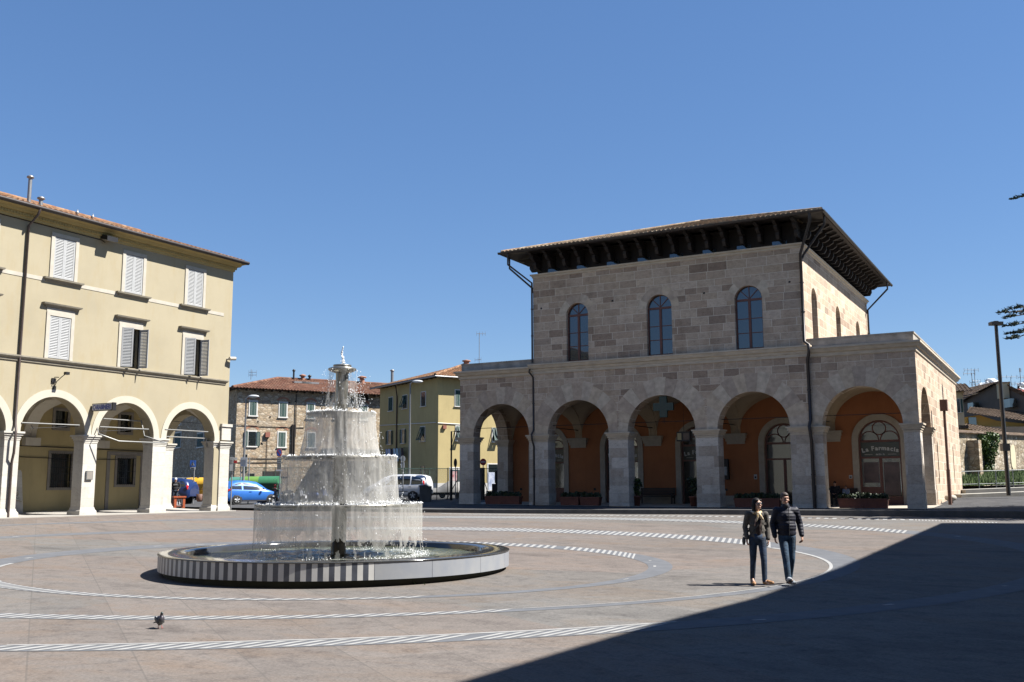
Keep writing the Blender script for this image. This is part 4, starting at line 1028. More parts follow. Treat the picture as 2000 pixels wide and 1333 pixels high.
# column
z1 = atD(660, 984, FD).z; z2 = atD(660, 893, FD).z; z3 = atD(660, 807, FD).z; z4 = atD(667, 722, FD).z; z5 = atD(667, 713.5, FD).z
R1, R2, R3, R4 = 1.925, 1.32, .805, .33
mb = MB(); mb.lathe([(.17, LZF(-1.8)), (.17, LZF(z1)), (.155, LZF(z1)), (.155, LZF(z3))], (0, 0, 0), 28); part('column', mb, mat('steel_dark_reflection', (.05, .045, .038), .3, 3, .25, kind='OBJ', metal=.5), FT)  # lower column is the same steel, its dark reflections put into the colour
mb = MB(); mb.lathe([(.15, LZF(z3)), (.15, LZF(z4))], (0, 0, 0), 28); part('column', mb, STEEL, FT)
for z, r in ((z1, R1), (z2, R2), (z3, R3)):
    mb = MB(); mb.lathe([(.05, LZF(z)-.075), (r-.03, LZF(z)-.07), (r, LZF(z)-.05), (r, LZF(z)), (r-.025, LZF(z)), (r-.025, LZF(z)-.03), (.05, LZF(z)-.03)], (0, 0, 0), 96)
    part('tier', mb, STEEL, FT)
mb = MB(); mb.lathe([(.14, LZF(z4)-.10), (R4-.05, LZF(z4)-.05), (R4, LZF(z4)-.02), (R4, LZF(z4)+.02), (R4-.06, LZF(z4)+.04), (.20, LZF(z5)-.05), (.215, LZF(z5)-.03), (.215, LZF(z5)), (.05, LZF(z5)+.02)], (0, 0, 0), 48); part('cap', mb, STEEL, FT)
# falling water
def curtain_mat(name, dens, foam, seed, tint=(.70, .69, .65)):
    m, nt, b = newmat(name)
    g = N(nt, 'ShaderNodeTexCoord').outputs['Object']
    mp = N(nt, 'ShaderNodeMapping'); mp.inputs['Scale'].default_value = (1, 1, .10); mp.inputs['Location'].default_value = (seed, seed*2, 0); nt.links.new(g, mp.inputs[0])
    s1 = noise(nt, mp.outputs[0], 4.5, 4, .6); s2 = noise(nt, mp.outputs[0], 15, 3, .6)
    mp2 = N(nt, 'ShaderNodeMapping'); mp2.inputs['Scale'].default_value = (1, 1, .55); mp2.inputs['Location'].default_value = (seed*3, seed, 0); nt.links.new(g, mp2.inputs[0])
    s3 = noise(nt, mp2.outputs[0], 2.6, 7, .7, .8)
    s4 = noise(nt, mp2.outputs[0], 6, 5, .75, .8)
    white = ramp(nt, math_(nt, 'ADD', math_(nt, 'MULTIPLY', s2, .35), math_(nt, 'MULTIPLY', s4, .75)), [(.60, (0, 0, 0)), (.72, (1, 1, 1))])
    alpha = math_(nt, 'ADD', ramp(nt, math_(nt, 'ADD', math_(nt, 'MULTIPLY', s1, .6), math_(nt, 'MULTIPLY', s3, .4)), [(.36, (dens-.30,)*3), (.5, (dens,)*3), (.62, (min(1, dens+.08),)*3)]), math_(nt, 'MULTIPLY', white, foam))
    col = mix(nt, mix(nt, sh(tint, .80), tint, s1), (.80, .81, .80), math_(nt, 'MULTIPLY', white, min(1, foam*2.2)))
    df = N(nt, 'ShaderNodeBsdfDiffuse'); tl = N(nt, 'ShaderNodeBsdfTranslucent'); gl = N(nt, 'ShaderNodeBsdfGlossy'); tr = N(nt, 'ShaderNodeBsdfTransparent')
    for q in (df, tl): nt.links.new(col, q.inputs['Color'])
    gl.inputs['Roughness'].default_value = .12
    bn = N(nt, 'ShaderNodeBump'); bn.inputs['Strength'].default_value = .7; bn.inputs['Distance'].default_value = .03
    nt.links.new(math_(nt, 'ADD', s1, s4), bn.inputs['Height'])
    for q in (df, tl, gl): nt.links.new(bn.outputs[0], q.inputs['Normal'])
    a1 = N(nt, 'ShaderNodeMixShader'); a1.inputs[0].default_value = .5; nt.links.new(df.outputs[0], a1.inputs[1]); nt.links.new(tl.outputs[0], a1.inputs[2])
    a2 = N(nt, 'ShaderNodeMixShader'); a2.inputs[0].default_value = .10; nt.links.new(a1.outputs[0], a2.inputs[1]); nt.links.new(gl.outputs[0], a2.inputs[2])
    a3 = N(nt, 'ShaderNodeMixShader'); nt.links.new(alpha, a3.inputs[0]); nt.links.new(tr.outputs[0], a3.inputs[1]); nt.links.new(a2.outputs[0], a3.inputs[2])
    nt.links.new(a3.outputs[0], nt.nodes['Material Output'].inputs[0])
    nt.nodes.remove(b); return m
from mathutils import noise as mnoise
def curtain(ztop, zbot, r0, r1, mt, ragged=0.0, seed=0, nseg=240, gap=0.0, H=40):
    mb = MB(); zt, zb = LZF(ztop), LZF(zbot); n0 = len(mb.v)
    for i in range(H+1):
        t = i/H
        for j in range(nseg):
            a = 2*PI*j/nseg; d = V((math.cos(a), math.sin(a), 0))
            rr = r0+(r1-r0)*t**2+.035*t*mnoise.noise(V((d.x*5, d.y*5, t*2.5+seed)))+.02*mnoise.noise(V((d.x*16, d.y*16, t*1.2+seed*3)))
            z = zt+(zb-zt)*t
            mb.v.append((rr*d.x, rr*d.y, z))
    for i in range(H):
        for j in range(nseg):
            a = 2*PI*(j+.5)/nseg; t = (i+.5)/H
            lim = 1.0
            if ragged:
                q = .5+.5*mnoise.noise(V((math.cos(a)*3.2+seed, math.sin(a)*3.2, seed)))+.35*mnoise.noise(V((math.cos(a)*11+seed, math.sin(a)*11, seed*2)))
                lim = 1-ragged*max(0, min(1, q))
                if t > lim:
                    # below the broken edge only threads and drops are left
                    if mnoise.noise(V((math.cos(a)*26, math.sin(a)*26, t*5+seed)))+.5*mnoise.noise(V((math.cos(a)*60, math.sin(a)*60, t*9))) < .30: continue
            if gap and mnoise.noise(V((math.cos(a)*4+seed, math.sin(a)*4, t*3.5))) > gap: continue
            j2 = (j+1) % nseg; mb.f.append((n0+i*nseg+j, n0+i*nseg+j2, n0+(i+1)*nseg+j2, n0+(i+1)*nseg+j)); mb.m.append(0); mb.sm.append(True)
    return part('water_curtain', mb, mt, FT)
curtain(z3-.0, z2+.02, R3+.01, R3+.13, curtain_mat('falling_water_a', .50, .16, 1.3), 0, 1)
curtain(z2-.0, z1+.02, R2+.005, R2+.07, curtain_mat('falling_water_b', .42, .26, 4.1), 0, 2, gap=.56)
curtain(z1-.0, -1.57, R1+.005, R1+.04, curtain_mat('falling_water_c', .40, .14, 7.7), .62, 3, 560, 0, 70)
curtain(z4+.0, z3+.02, R4+.01, R4+.08, curtain_mat('falling_water_d', .22, .45, 9.9), .25, 5, 60, gap=.12)
# spray: froth on the lips, splashes where the sheets land, the jet and flying drops
FOAM = mat('white_spray', (.72, .74, .75), .05, 5, .25, kind='OBJ')
mb = MB(); rg = random.Random(21)
def drop(p, r, st=1.0):
    n = len(mb.v); x, y, z = p; q = rg.uniform(.7, 1.3)
    mb.v += [(x+r*q, y, z), (x-r, y, z+r*.2), (x, y+r, z), (x, y-r*q, z-r*.2), (x, y, z+r*st), (x+r*.2, y, z-r*st)]
    for f in ((0, 2, 4), (2, 1, 4), (1, 3, 4), (3, 0, 4), (2, 0, 5), (1, 2, 5), (3, 1, 5), (0, 3, 5)): mb.f.append(tuple(n+i for i in f)); mb.m.append(0); mb.sm.append(True)
def sunny(a): return .35+.65*max(0, math.cos(a-math.atan2(SUNV.y, SUNV.x)+.5))  # more white drops on the sun side stand in for sunlit sparkle
def ring(r, z, n, dr, dz, rmin, rmax, side=True):
    k = 0
    while k < n:
        a = rg.uniform(0, 2*PI)
        if side and rg.random() > sunny(a): continue
        if mnoise.noise(V((math.cos(a)*5, math.sin(a)*5, z))) < -.15 and rg.random() < .8: continue
        k += 1; rr = r+rg.gauss(0, dr); drop((rr*math.cos(a), rr*math.sin(a), LZF(z)+abs(rg.gauss(0, dz))), rg.uniform(rmin, rmax), rg.uniform(.8, 2.2))
ring(R3+.10, z2, 420, .04, .035, .004, .013); ring(R2+.08, z1, 600, .04, .04, .004, .014); ring(R1+.05, -1.58, 700, .10, .04, .003, .012); ring(R4+.08, z3, 250, .10, .06, .004, .014)
ring(R3-.01, z3, 500, .02, .012, .004, .012, False); ring(R2-.01, z2, 800, .02, .014, .004, .014, False); ring(R1-.01, z1, 1000, .02, .012, .004, .012, False)
for (r, zt_, zb_, n, out_) in ((R3+.05, z3, z2, 120, .05), (R2+.05, z2, z1, 300, .06), (R1+.03, z1, -1.55, 140, .04), (R4+.05, z4, z3, 520, .10)):
    k = 0
    while k < n:
        a = rg.uniform(0, 2*PI); t = rg.random()**.7; z = zt_+(zb_-zt_)*t
        if rg.random() > sunny(a)*1.0: continue
        if mnoise.noise(V((math.cos(a)*6, math.sin(a)*6, z*2.2))) < .02: continue
        k += 1; rr = r+.10*t*t+abs(rg.gauss(0, out_)); drop((rr*math.cos(a), rr*math.sin(a), LZF(z)), rg.uniform(.003, .009), rg.uniform(1, 3.5))
    # leaping tongues
for i in range(260):
    t = i/260; z = z5+t*.44; w_ = .028*(1-t)+.008
    drop((rg.gauss(.02*math.sin(t*7), w_*.6), rg.gauss(0, w_*.6), LZF(z)), rg.uniform(.004, .012), 1.8)
part('water_spray', mb, FOAM, FT, kind='stuff')
# weeds at the foot of the basin
WEED = mat('weed_leaf', (.05, .09, .02), .4, 8, .7, kind='OBJ')
def tuft(px, py, n, sp, h, seed, lab):
    g = onG(px, py); t = thing('weed_tuft', lab, 'weed', (g.x, g.y, Gz(g.x, g.y)), 0, 'weeds in the paving'); rg = random.Random(seed); mb = MB()
    for i in range(n):
        x, y = rg.gauss(0, sp), rg.gauss(0, sp*.4); a = rg.uniform(0, 2*PI); L = h*rg.uniform(.5, 1.1); q = V((math.cos(a), math.sin(a), 0))
        p = V((x, y, 0)); s_ = V((-q.y, q.x, 0))*.018
        mb.face([p-s_, p+s_, p+q*L*.4+V((0, 0, L*.7))+s_*.8, p+q*L*.7+V((0, 0, L))], 0); 
    part('leaves', mb, WEED, t)
tuft(770, 1139, 90, .22, .10, 5, 'low green weeds growing at the foot of the fountain basin')
# ================================================================== houses behind the square
def frame_at(px, d, ang):
    O = atD(px, 950, d); O.z = 0
    e1 = V((math.sin(ang), math.cos(ang), 0)); e2 = V((-e1.y, e1.x, 0))
    return O, e1, e2
class Face:
    """a vertical wall plane: u along e, w into the wall"""
    def __init__(s, O, e, inn): s.O, s.e, s.inn = O, e, inn
    def __call__(s, u, v, w): return s.O+s.e*u+s.inn*w+V((0, 0, v))
    def uv(s, px, py):
        d = ray(px, py); t = s.O.dot(s.inn)/d.dot(s.inn); p = d*t; return (p-s.O).dot(s.e), p.z
STONE_B = rubble('rubble_masonry', [(.36, .28, .19), (.44, .36, .26), (.24, .185, .125), (.40, .35, .28), (.30, .215, .14), (.48, .42, .33)], 2.6, (.20, .165, .12))
WHITEF = mat('white_window_frame', (.50, .49, .46), .08, 4, .7, kind='POS')
BRICKA = mat('brick_arch', (.27, .13, .08), .25, 9, .9, kind='POS')
def hpart(H, n, mb, m, parent=None, label=None): return part(n, mb, m, parent or H, label, True)
def window_on(H, F, x0, y0, x1, y1, fmat, shut=None, style='closed', fr=.13, deep=.12, arch=False):
    """a window filling a pixel box on the wall plane F (its true size follows from the plane)"""
    (ua, va), (ub, vb) = F.uv(x0, y1), F.uv(x1, y0); v0, v1 = min(va, vb), max(va, vb); u0, u1 = min(ua, ub), max(ua, ub)
    mb = MB()
    for a, b in ((u0-fr, u0), (u1, u1+fr)): mb.mbox(F, a, b, v0-fr, v1+fr, -.05, .05)
    mb.mbox(F, u0, u1, v1, v1+fr, -.048, .05); mb.mbox(F, u0-fr-.06, u1+fr+.06, v0-fr, v0-.003, -.13, .05)
    w = hpart(H, 'window', mb, fmat)
    mb = MB(); mb.mbox(F, u0, u1, v0, v1, -.01, .02); mb.mbox(F, (u0+u1)/2-.03, (u0+u1)/2+.03, v0, v1, -.022, -.012) if style != 'closed' else None
    hpart(H, 'pane', mb, GLASS_D, w)
    if arch:
        mb = MB(); arch_band(mb, F, (u0+u1)/2, v1-.35, (u1-u0)/2+.42, (u1-u0)/2+.62, -.02, .05, 0, 12, .75, PI-.75); hpart(H, 'relieving_arch', mb, BRICKA, w)
    if shut:
        wd = (u1-u0)/2
        for side in (0, 1):
            s = MB(); sm = shutter_mb(wd-.01, v1-v0)
            if style == 'closed' or style == 'projecting':
                s.add(sm, lambda p: F(u0+side*wd+p.x, v0+p.z, -.035+p.y))
                if style == 'projecting' : 
                    s = MB(); hh = v1-v0
                    def tilt(p):
                        z = p.z; out_ = max(0, (hh*.55-z))*.62 if z < hh*.55 else 0
                        return F(u0+side*wd+p.x, v0+z+out_*.25, -.035+p.y-out_)
                    s.add(sm, tilt)
            elif style == 'open':
                s.add(sm, lambda p: F((u0-.06-wd+p.x) if side == 0 else (u1+.06+p.x), v0+p.z, -.06+p.y))
            hpart(H, 'shutter', s, shut, w)
    return w
# ---- stone apartment house
ANG = math.radians(28.3)
SO, S1, S2 = frame_at(457, 102, ANG)
FS, FSL = Face(SO, S1, S2), Face(SO, S2, S1)
zb = -.9
ez = FS.uv(457, 759)[1]; uR = FS.uv(745, 800)[0]+6; 
SB = thing('stone_apartment_house', 'long rubble-stone house with green shutters and a red tiled hip roof behind the fountain', 'building', (SO.x, SO.y, zb))
mb = MB(); wall(mb, FS, 0, uR, zb-1, ez, [], .5); wall(mb, FSL, .5, 26, zb-1, ez, [], .5); hpart(SB, 'wall', mb, STONE_B)
ov = .75; P = lambda u, w, z: SO+S1*u+S2*w+V((0, 0, z))
W_, Lh = 13.0, uR; rz = ez+W_/2*.30
a, b, c, d = P(-ov, -ov, ez), P(Lh+ov, -ov, ez), P(Lh+ov, W_+ov, ez), P(-ov, W_+ov, ez); r0, r1 = P(W_/2, W_/2, rz), P(Lh, W_/2, rz)
mb = MB(); tile_roof(mb, a, b, r1, r0, .34, .5, .09, .06); tile_roof(mb, d, a, r0, r0, .34, .5, .09, .06); tile_roof(mb, c, d, r0, r1, .34, .5); mb.tube([a+V((0, 0, .08)), r0+V((0, 0, .1))], .16, 8, 0); mb.tube([r0+V((0, 0, .1)), r1+V((0, 0, .1))], .16, 8, 0)
ROOFR = tiles('red_roof_tiles', [(.13, .06, .042), (.165, .085, .058), (.10, .055, .042), (.20, .115, .08), (.14, .07, .05)], .35)
rf = hpart(SB, 'roof', mb, ROOFR)
mb = MB(); 
for q0, q1 in ((a, b), (d, a)): mb.face([q0-V((0, 0, .03)), q1-V((0, 0, .03)), q1+(P(uR/2, W_/2, ez)-q1).normalized()*1.6-V((0, 0, .06)), q0+(P(W_/2, W_/2, ez)-q0).normalized()*1.6-V((0, 0, .06))])
for i in range(int(Lh/.9)): mb.obox(P(i*.9, -ov*.45, ez-.1), S1*.05, S2*ov*.5, V((0, 0, .06)))
hpart(SB, 'eaves', mb, WOOD_D)
R3px = lambda x, y: (430+x/3.508, 620+y/3.508)
def pw(x0, y0, x1, y1): p, q = R3px(x0, y0), R3px(x1, y1); return p[0], p[1], q[0], q[1]
for box, st in (((203, 580, 250, 672), 'closed'), ((407, 588, 455, 682), 'closed'), ((597, 595, 643, 690), 'closed'), ((780, 600, 826, 694), 'closed'), ((960, 610, 1006, 700), 'closed'), ((190, 785, 245, 882), 'open'), ((398, 790, 448, 888), 'closed'), ((600, 795, 648, 890), 'closed')):
    window_on(SB, FS, *pw(*box), WHITEF, SHUT_G, st, arch=box[1] > 700 or box[1] > 0)
for px0, py0, px1, py1 in ((341.5, 845, 354, 875), (385.5, 846, 398, 874), (341, 806, 354, 832), (444, 836, 452, 852)):
    window_on(SB, FSL, px0, py0, px1, py1, WHITEF, SHUT_G, 'closed')
for box in ((160, 942, 184, 1050), (188, 1072, 234, 1096), (965, 540, 1015, 566)): window_on(SB, FS, *pw(*box), GREYST, None, 'x', .06)
for x in (494, 508): 
    mb = MB(); p0, p1 = R3px(x, 735), R3px(x, 945); (u, v), (u2, v2) = FS.uv(*p0), FS.uv(*p1); mb.tube([FS(u, v, -.12), FS(u, v2, -.12)], .09, 8); hpart(SB, 'downpipe', mb, GUT)
u, v = FS.uv(*R3px(520, 560)); mb = MB(); mb.tube([FS(u, ez-.3, -.1), FS(u, 5.2, -.1)], .05, 6)
hpart(SB, 'downpipe', mb, GUT)
mb = MB()
for (xa, ya), (xb, yb) in (((60, 735), (575, 756)), ((60, 990), (430, 992)), ((150, 962), (430, 966))):
    (u, v), (u2, v2) = FS.uv(*R3px(xa, ya)), FS.uv(*R3px(xb, yb)); mb.tube([FS(u, v, -.06), FS((u+u2)/2, (v+v2)/2-.06, -.06), FS(u2, v2, -.06)], .03, 5)
u, v = FS.uv(*R3px(322, 822)); mb.tube([FS(u, v, -.06), FS(u, v-4.2, -.06)], .025, 5)
hpart(SB, 'cable', mb, IRON)
(u, v), (u2, v2) = FS.uv(*R3px(306, 822)), FS.uv(*R3px(337, 790)); mb = MB(); mb.mbox(FS, u, u2, v, v2, -.25, 0); hpart(SB, 'vent_box', mb, mat('rust_red_panel', (.20, .07, .045), .15, 3, .7, kind='POS'))
rgq = random.Random(8)
for i in range(18):
    q = FS(rgq.uniform(1, uR-1), rgq.uniform(3, ez-1), 0); mb = MB(); mb.ell(q, (.08, .08, .1), 6); hpart(SB, 'putlog_hole', mb, IRON, None)
FLUE_R = mat('brick_chimney', (.24, .12, .08), .2, 5, .85, kind='POS')
def on_roof(px, py, Ft, w_): 
    G = Face(Ft.O+Ft.inn*w_, Ft.e, Ft.inn); u, v = G.uv(px, py); return G(u, v, 0)
for px, py, r, h, m_ in ((573.5, 740, .10, 1.1, IRON), (591, 743, .22, .7, FLUE_R), (604.5, 744, .12, .7, IRON), (707, 751, .3, 1.0, FLUE_R)):
    p = on_roof(px, py, FS, W_/2-.2); mb = MB(); mb.tube([p-V((0, 0, 1.0)), p+V((0, 0, h-.3))], r, 8); mb.lathe([(r, h-.3), (r*1.7, h-.25), (r*1.7, h-.12), (.01, h)], p, 10); hpart(SB, 'chimney', mb, m_, rf)
for px, py in ((588, 749), (603, 750)):
    p = on_roof(px, py, FS, 4.2); mb = MB(); mb.obox(p+V((0, 0, .05)), S1*1.0, S2*.6, V((0, 0, .10))); hpart(SB, 'skylight', mb, CHIM, rf)
# ---- yellow house
YW = plaster('yellow_plaster', (.355, .29, .145), .10)
YO, Y1, Y2 = frame_at(855, 95, ANG)
FY1, FY2 = Face(YO, Y1, Y2), Face(YO, Y2, Y1)
ez = FY1.uv(856, 736)[1]; uR, wL = 18.0, FY2.uv(741, 850)[0]; zb = -.8
YB_ = thing('yellow_house', 'three-storey mustard yellow house with green shutters and a tiled roof behind the stone arcade', 'building', (YO.x, YO.y, zb))
mb = MB(); wall(mb, FY1, 0, uR, zb-1, ez, [], .4); wall(mb, FY2, .4, wL, zb-1, ez, [], .4); hpart(YB_, 'wall', mb, YW)
mb = MB(); pt = FY1.uv(860, 944)[1]; mb.mbox(FY1, .003, uR, zb-1, pt, -.04, .02); mb.mbox(FY2, -.04, wL, zb-1, pt, -.04, .02); hpart(YB_, 'plinth', mb, WHITEF)
P = lambda u, w, z: YO+Y1*u+Y2*w+V((0, 0, z)); ov = .8; rz = ez+wL/2*.33
a, b, c, d = P(-ov, -ov, ez), P(uR, -ov, ez), P(uR, wL+ov, ez), P(-ov, wL+ov, ez); r0, r1 = P(wL/2, wL/2, rz), P(uR, wL/2, rz)
mb = MB(); tile_roof(mb, a, b, r1, r0, .3, .45, .08, .05); tile_roof(mb, d, a, r0, r0, .3, .45, .08, .05); tile_roof(mb, c, d, r0, r1, .3, .45); mb.tube([a+V((0, 0, .08)), r0+V((0, 0, .1))], .14, 8)
rf = hpart(YB_, 'roof', mb, ROOFT)
mb = MB()
for q0, q1 in ((a, b), (d, a)):
    dd = (q1-q0).normalized(); mb.tube([q0-V((0, 0, .06)), q1-V((0, 0, .06))], .09, 6)
hpart(YB_, 'gutter', mb, CHIM)
mb = MB(); mb.face([a-V((0, 0, .05)), b-V((0, 0, .05)), P(uR, .2, ez+.1), P(.2, .2, ez+.1)]); mb.face([d-V((0, 0, .05)), a-V((0, 0, .05)), P(.2, .2, ez+.1), P(.2, wL, ez+.1)])
for i in range(14): mb.obox(P(-ov*.45, .4+i*.9, ez-.06), Y1*ov*.5, Y2*.06, V((0, 0, .06))); mb.obox(P(.4+i*.9, -ov*.45, ez-.06), Y2*ov*.5, Y1*.06, V((0, 0, .06)))
hpart(YB_, 'eaves', mb, WOOD_D)
for box, st, sh_ in (((1156, 548, 1184, 644), 'closed', 1), ((1253, 533, 1282, 628), 'projecting', 1), ((1378, 510, 1409, 612), 'plain', 0), ((1150, 778, 1173, 872), 'open', 1), ((1245, 768, 1265, 864), 'open', 1), ((1373, 750, 1404, 852), 'projecting', 1)):
    window_on(YB_, FY2, *pw(*box), WHITEF, SHUT_G if sh_ else None, st, .07)
Z5 = lambda x0, y0, x1, y1: (880+x0/3.507, 640+y0/3.507, 880+x1/3.507, 640+y1/3.507)
for box, st in (((32, 432, 72, 538), 'closed'), ((36, 678, 72, 775), 'projecting'), ((286, 692, 338, 784), 'projecting'), ((286, 440, 338, 540), 'closed')): window_on(YB_, FY1, *Z5(*box), WHITEF, SHUT_G, st, .08)
Z6 = lambda x0, y0, x1, y1: (740+x0/7.69, 840+y0/7.69, 740+x1/7.69, 840+y1/7.69)
w_ = window_on(YB_, FY1, *Z6(1640, 520, 1870, 900), WHITEF, None, 'x', .1)
(u, v), (u2, v2) = FY1.uv(953, 957), FY1.uv(965, 923); mb = MB(); mb.mbox(FY1, u, u2, v, v2, -.1, -.06); hpart(YB_, 'poster', mb, mat('white_poster', (.5, .52, .55), .3, 2.5, .6, kind='POS', c2=(.15, .2, .35)), w_)
w_ = window_on(YB_, FY1, *Z6(1090, 600, 1230, 780), WHITEF, None, 'x', .25)
(u, v), (u2, v2) = FY1.uv(882.5, 941), FY1.uv(892.5, 921); mb = MB(); mb.mbox(FY1, u, u2, v, v2, -.1, -.06); hpart(YB_, 'poster', mb, mat('red_white_poster', (.45, .42, .4), .3, 2.5, .6, kind='POS', c2=(.3, .05, .06)), w_)
window_on(YB_, FY2, *Z6(632, 545, 688, 760), GREYST, None, 'x', .03)
mb = MB()
(u, v) = FY2.uv(777, 770); mb.tube([FY2(u-.9, ez-.3, -.7), FY2(u, ez-1.2, -.1), FY2(u, zb, -.1)], .07, 8); hpart(YB_, 'downpipe', mb, bpy.data.materials['brown_pipe'])
mb = MB()
for F_, pa, pb in ((FY2, R3px(1092, 742), R3px(1480, 722)), (FY1, R3px(1490, 725), R3px(1650, 735))):
    (u, v), (u2, v2) = F_.uv(*pa), F_.uv(*pb); mb.tube([F_(u, v, -.04), F_(u2, v2, -.04)], .05, 5)
hpart(YB_, 'cable', mb, WHITEF)
(u, v), (u2, v2) = FY1.uv(*R3px(1522, 765)), FY1.uv(*R3px(1545, 742)); mb = MB(); mb.mbox(FY1, u, u2, v, v2, -.2, 0); hpart(YB_, 'vent_box', mb, bpy.data.materials['rust_red_panel'])
for px, py, r, h in ((766, 739, .16, 1.0), (911, 712, .3, .5)):
    p = on_roof(px, py, FY2 if px < 800 else FY1, 3.0 if px < 800 else 6); mb = MB(); mb.tube([p-V((0, 0, 1)), p+V((0, 0, h-.2))], r, 8); mb.lathe([(r, h-.25), (r*1.5, h-.2), (r*1.5, h-.1), (.01, h)], p, 10); hpart(YB_, 'chimney', mb, CHIM if px < 800 else FLUE_R, rf)
# washing on a line under the yellow house's windows
LAU = [(.30, .34, .48), (.40, .44, .60), (.015, .02, .05), (.42, .52, .60), (.36, .48, .55), (.16, .18, .20), (.05, .03, .03)]
(u0, v0), (u1, v1) = FY2.uv(761, 878), FY2.uv(797, 878)
t = thing('clothes_line', 'washing line of blue and dark clothes hung below the yellow house windows', 'washing line', tuple(FY2(u0, v0, -.4)))
mb = MB(); mb.tube([FY2(u0, v0, -.5), FY2(u1, v0, -.5)], .015, 5); 
for u in (u0, u1): mb.tube([FY2(u, v0, 0), FY2(u, v0, -.55)], .02, 5)
part('line', mb, IRON, t, None, True)
for i, c in enumerate(LAU):
    mb = MB(); ua, ub = u0+(u1-u0)*(i+.08)/7, u0+(u1-u0)*(i+.94)/7; L = (1.0, 1.5, 1.7, 1.3, 1.3, 1.0, 1.2)[i]; rows = []
    for k in range(7): rows.append([FY2(ua+(ub-ua)*j/6, v0-L*k/6+.03*math.sin(j), -.5+.06*math.sin(j*2+k*.5)) for j in range(7)])
    mb.grid(rows, 0, True); part('garment', mb, mat('cloth_%d' % i, c, .1, 5, .9), t, None, True)
# ---- rooftop antennas
def antenna(px, py, py_base, d, lab, arms, group='rooftop antennas'):
    p, q = atD(px, py, d), atD(px, py_base, d); h = p.z-q.z
    t = thing('antenna', lab, 'antenna', (q.x, q.y, q.z), 0, group); mb = MB(); mb.tube([(0, 0, 0), (0, 0, h)], max(.02, .00030*d), 5); part('mast', mb, CHIM, t)
    mb = MB()
    for f, L, a, n in arms:
        dv = HR*math.cos(a)+HF*math.sin(a); c = V((0, 0, h*f)); mb.tube([c-dv*L*.3, c+dv*L*.7], max(.015, .00022*d), 4)
        pv = V((-dv.y, dv.x, 0))
        for i in range(n): k = c+dv*L*(-.3+i/max(1, n-1)); mb.tube([k-V((0, 0, .22)), k+V((0, 0, .22))], max(.012, .00016*d), 4)
    part('elements', mb, CHIM, t)
antenna(936, 651, 712, 100, 'tall thin mast aerial above the yellow house roof', [(.98, .9, .2, 4), (.15, .8, 2.5, 3)])
antenna(490, 722, 742, 104, 'short pale mobile mast with upright panels on the red roof ridge', [(.72, .8, 0, 3), (.45, .8, 0, 3)])
for px, py, pb, lab, arms in ((1906, 722, 772, 'tallest of the aerials over the dark gabled house, beside the lower aerial', [(.98, 1.6, PI, 5), (.55, 1.0, .2, 4), (.40, 1.4, 0, 4)]), (1900.5, 729, 770, 'lower aerial standing just left of the tallest one', [(.97, 1.3, PI, 4), (.55, 1.0, .1, 3)]), (1976, 736, 765, 'forked aerial right of the lamp post over the red roof', [(.98, 2.2, PI, 5), (.5, .5, 0, 3)]), (1995, 719, 765, 'aerial at the right edge of the picture above the red roof', [(.6, .9, 0, 4), (.35, .9, PI, 3), (.9, .3, .5, 4)]), (1927, 742, 762, 'small red and white aerial on the gable slope', [(.9, .4, 0, 3)])):
    antenna(px, py, pb, 112, lab, arms)
# ---- houses beyond the right-hand street
CREAM2 = plaster('pale_plaster', (.46, .41, .28), .1); DARKP = plaster('dark_plaster', (.14, .12, .10), .2); OCH2 = plaster('ochre_plaster', (.40, .26, .08), .1)
ROOFB = tiles('brown_roof_tiles', [(.12, .085, .06), (.16, .12, .085), (.09, .065, .05), (.18, .14, .11)], .3)
def pd(px, py, d): return atD(px, py, d)
# pale house: lit side faces the sun (to the right), shaded gable side faces the square
CO = atD(1892, 940, 84); CO.z = 0; CA = math.radians(62); c1 = V((-math.cos(.35), -math.sin(.35), 0)); 
e_l = (HR*-1+HF*.35).normalized(); e_r = (HF*1-HR*-.25).normalized()
Fc = Face(CO, e_l, V((-e_l.y, e_l.x, 0)) if V((-e_l.y, e_l.x, 0)).dot(HF) > 0 else V((e_l.y, -e_l.x, 0)))
ez = Fc.uv(1888, 766)[1]
PH = thing('pale_house', 'narrow cream house with a green shuttered window beyond the stone arcade side wall', 'building', (CO.x, CO.y, -.6))
mb = MB(); wall(mb, Fc, 0, 9, -1, ez, [], .4); Fr = Face(CO, e_r, -Fc.e*-1 if False else Fc.e); wall(mb, Fr, .4, 8, -1, ez, [], .4); hpart(PH, 'wall', mb, CREAM2)
mb = MB(); q = [Fc(-.7, ez, -.7), Fc(9, ez, -.7), Fc(9, ez+1.6, 4), Fc(-.7, ez+1.0, 4)]; tile_roof(mb, *q, .3, .45, .08, .05); q2 = [Fc(-.7, ez+.98, 4), Fc(9, ez+1.58, 4), Fc(9, ez, 9), Fc(-.7, ez, 9)]; tile_roof(mb, *q2, .3, .45, .08, .05); mb.face([Fc(-.7, ez-.05, -.7), Fc(9, ez-.05, -.7), Fc(9, ez, .1), Fc(-.7, ez, .1)]); hpart(PH, 'roof', mb, ROOFB)
window_on(PH, Fc, 1868, 780, 1874, 806, WHITEF, SHUT_G, 'open', .05)
mb = MB(); mb.obox(Fc(1.0, Fc.uv(1880, 835)[1], -.4), Fc.e*1.2, Fc.inn*.5, V((0, 0, .12))); hpart(PH, 'porch_roof', mb, ROOFB)
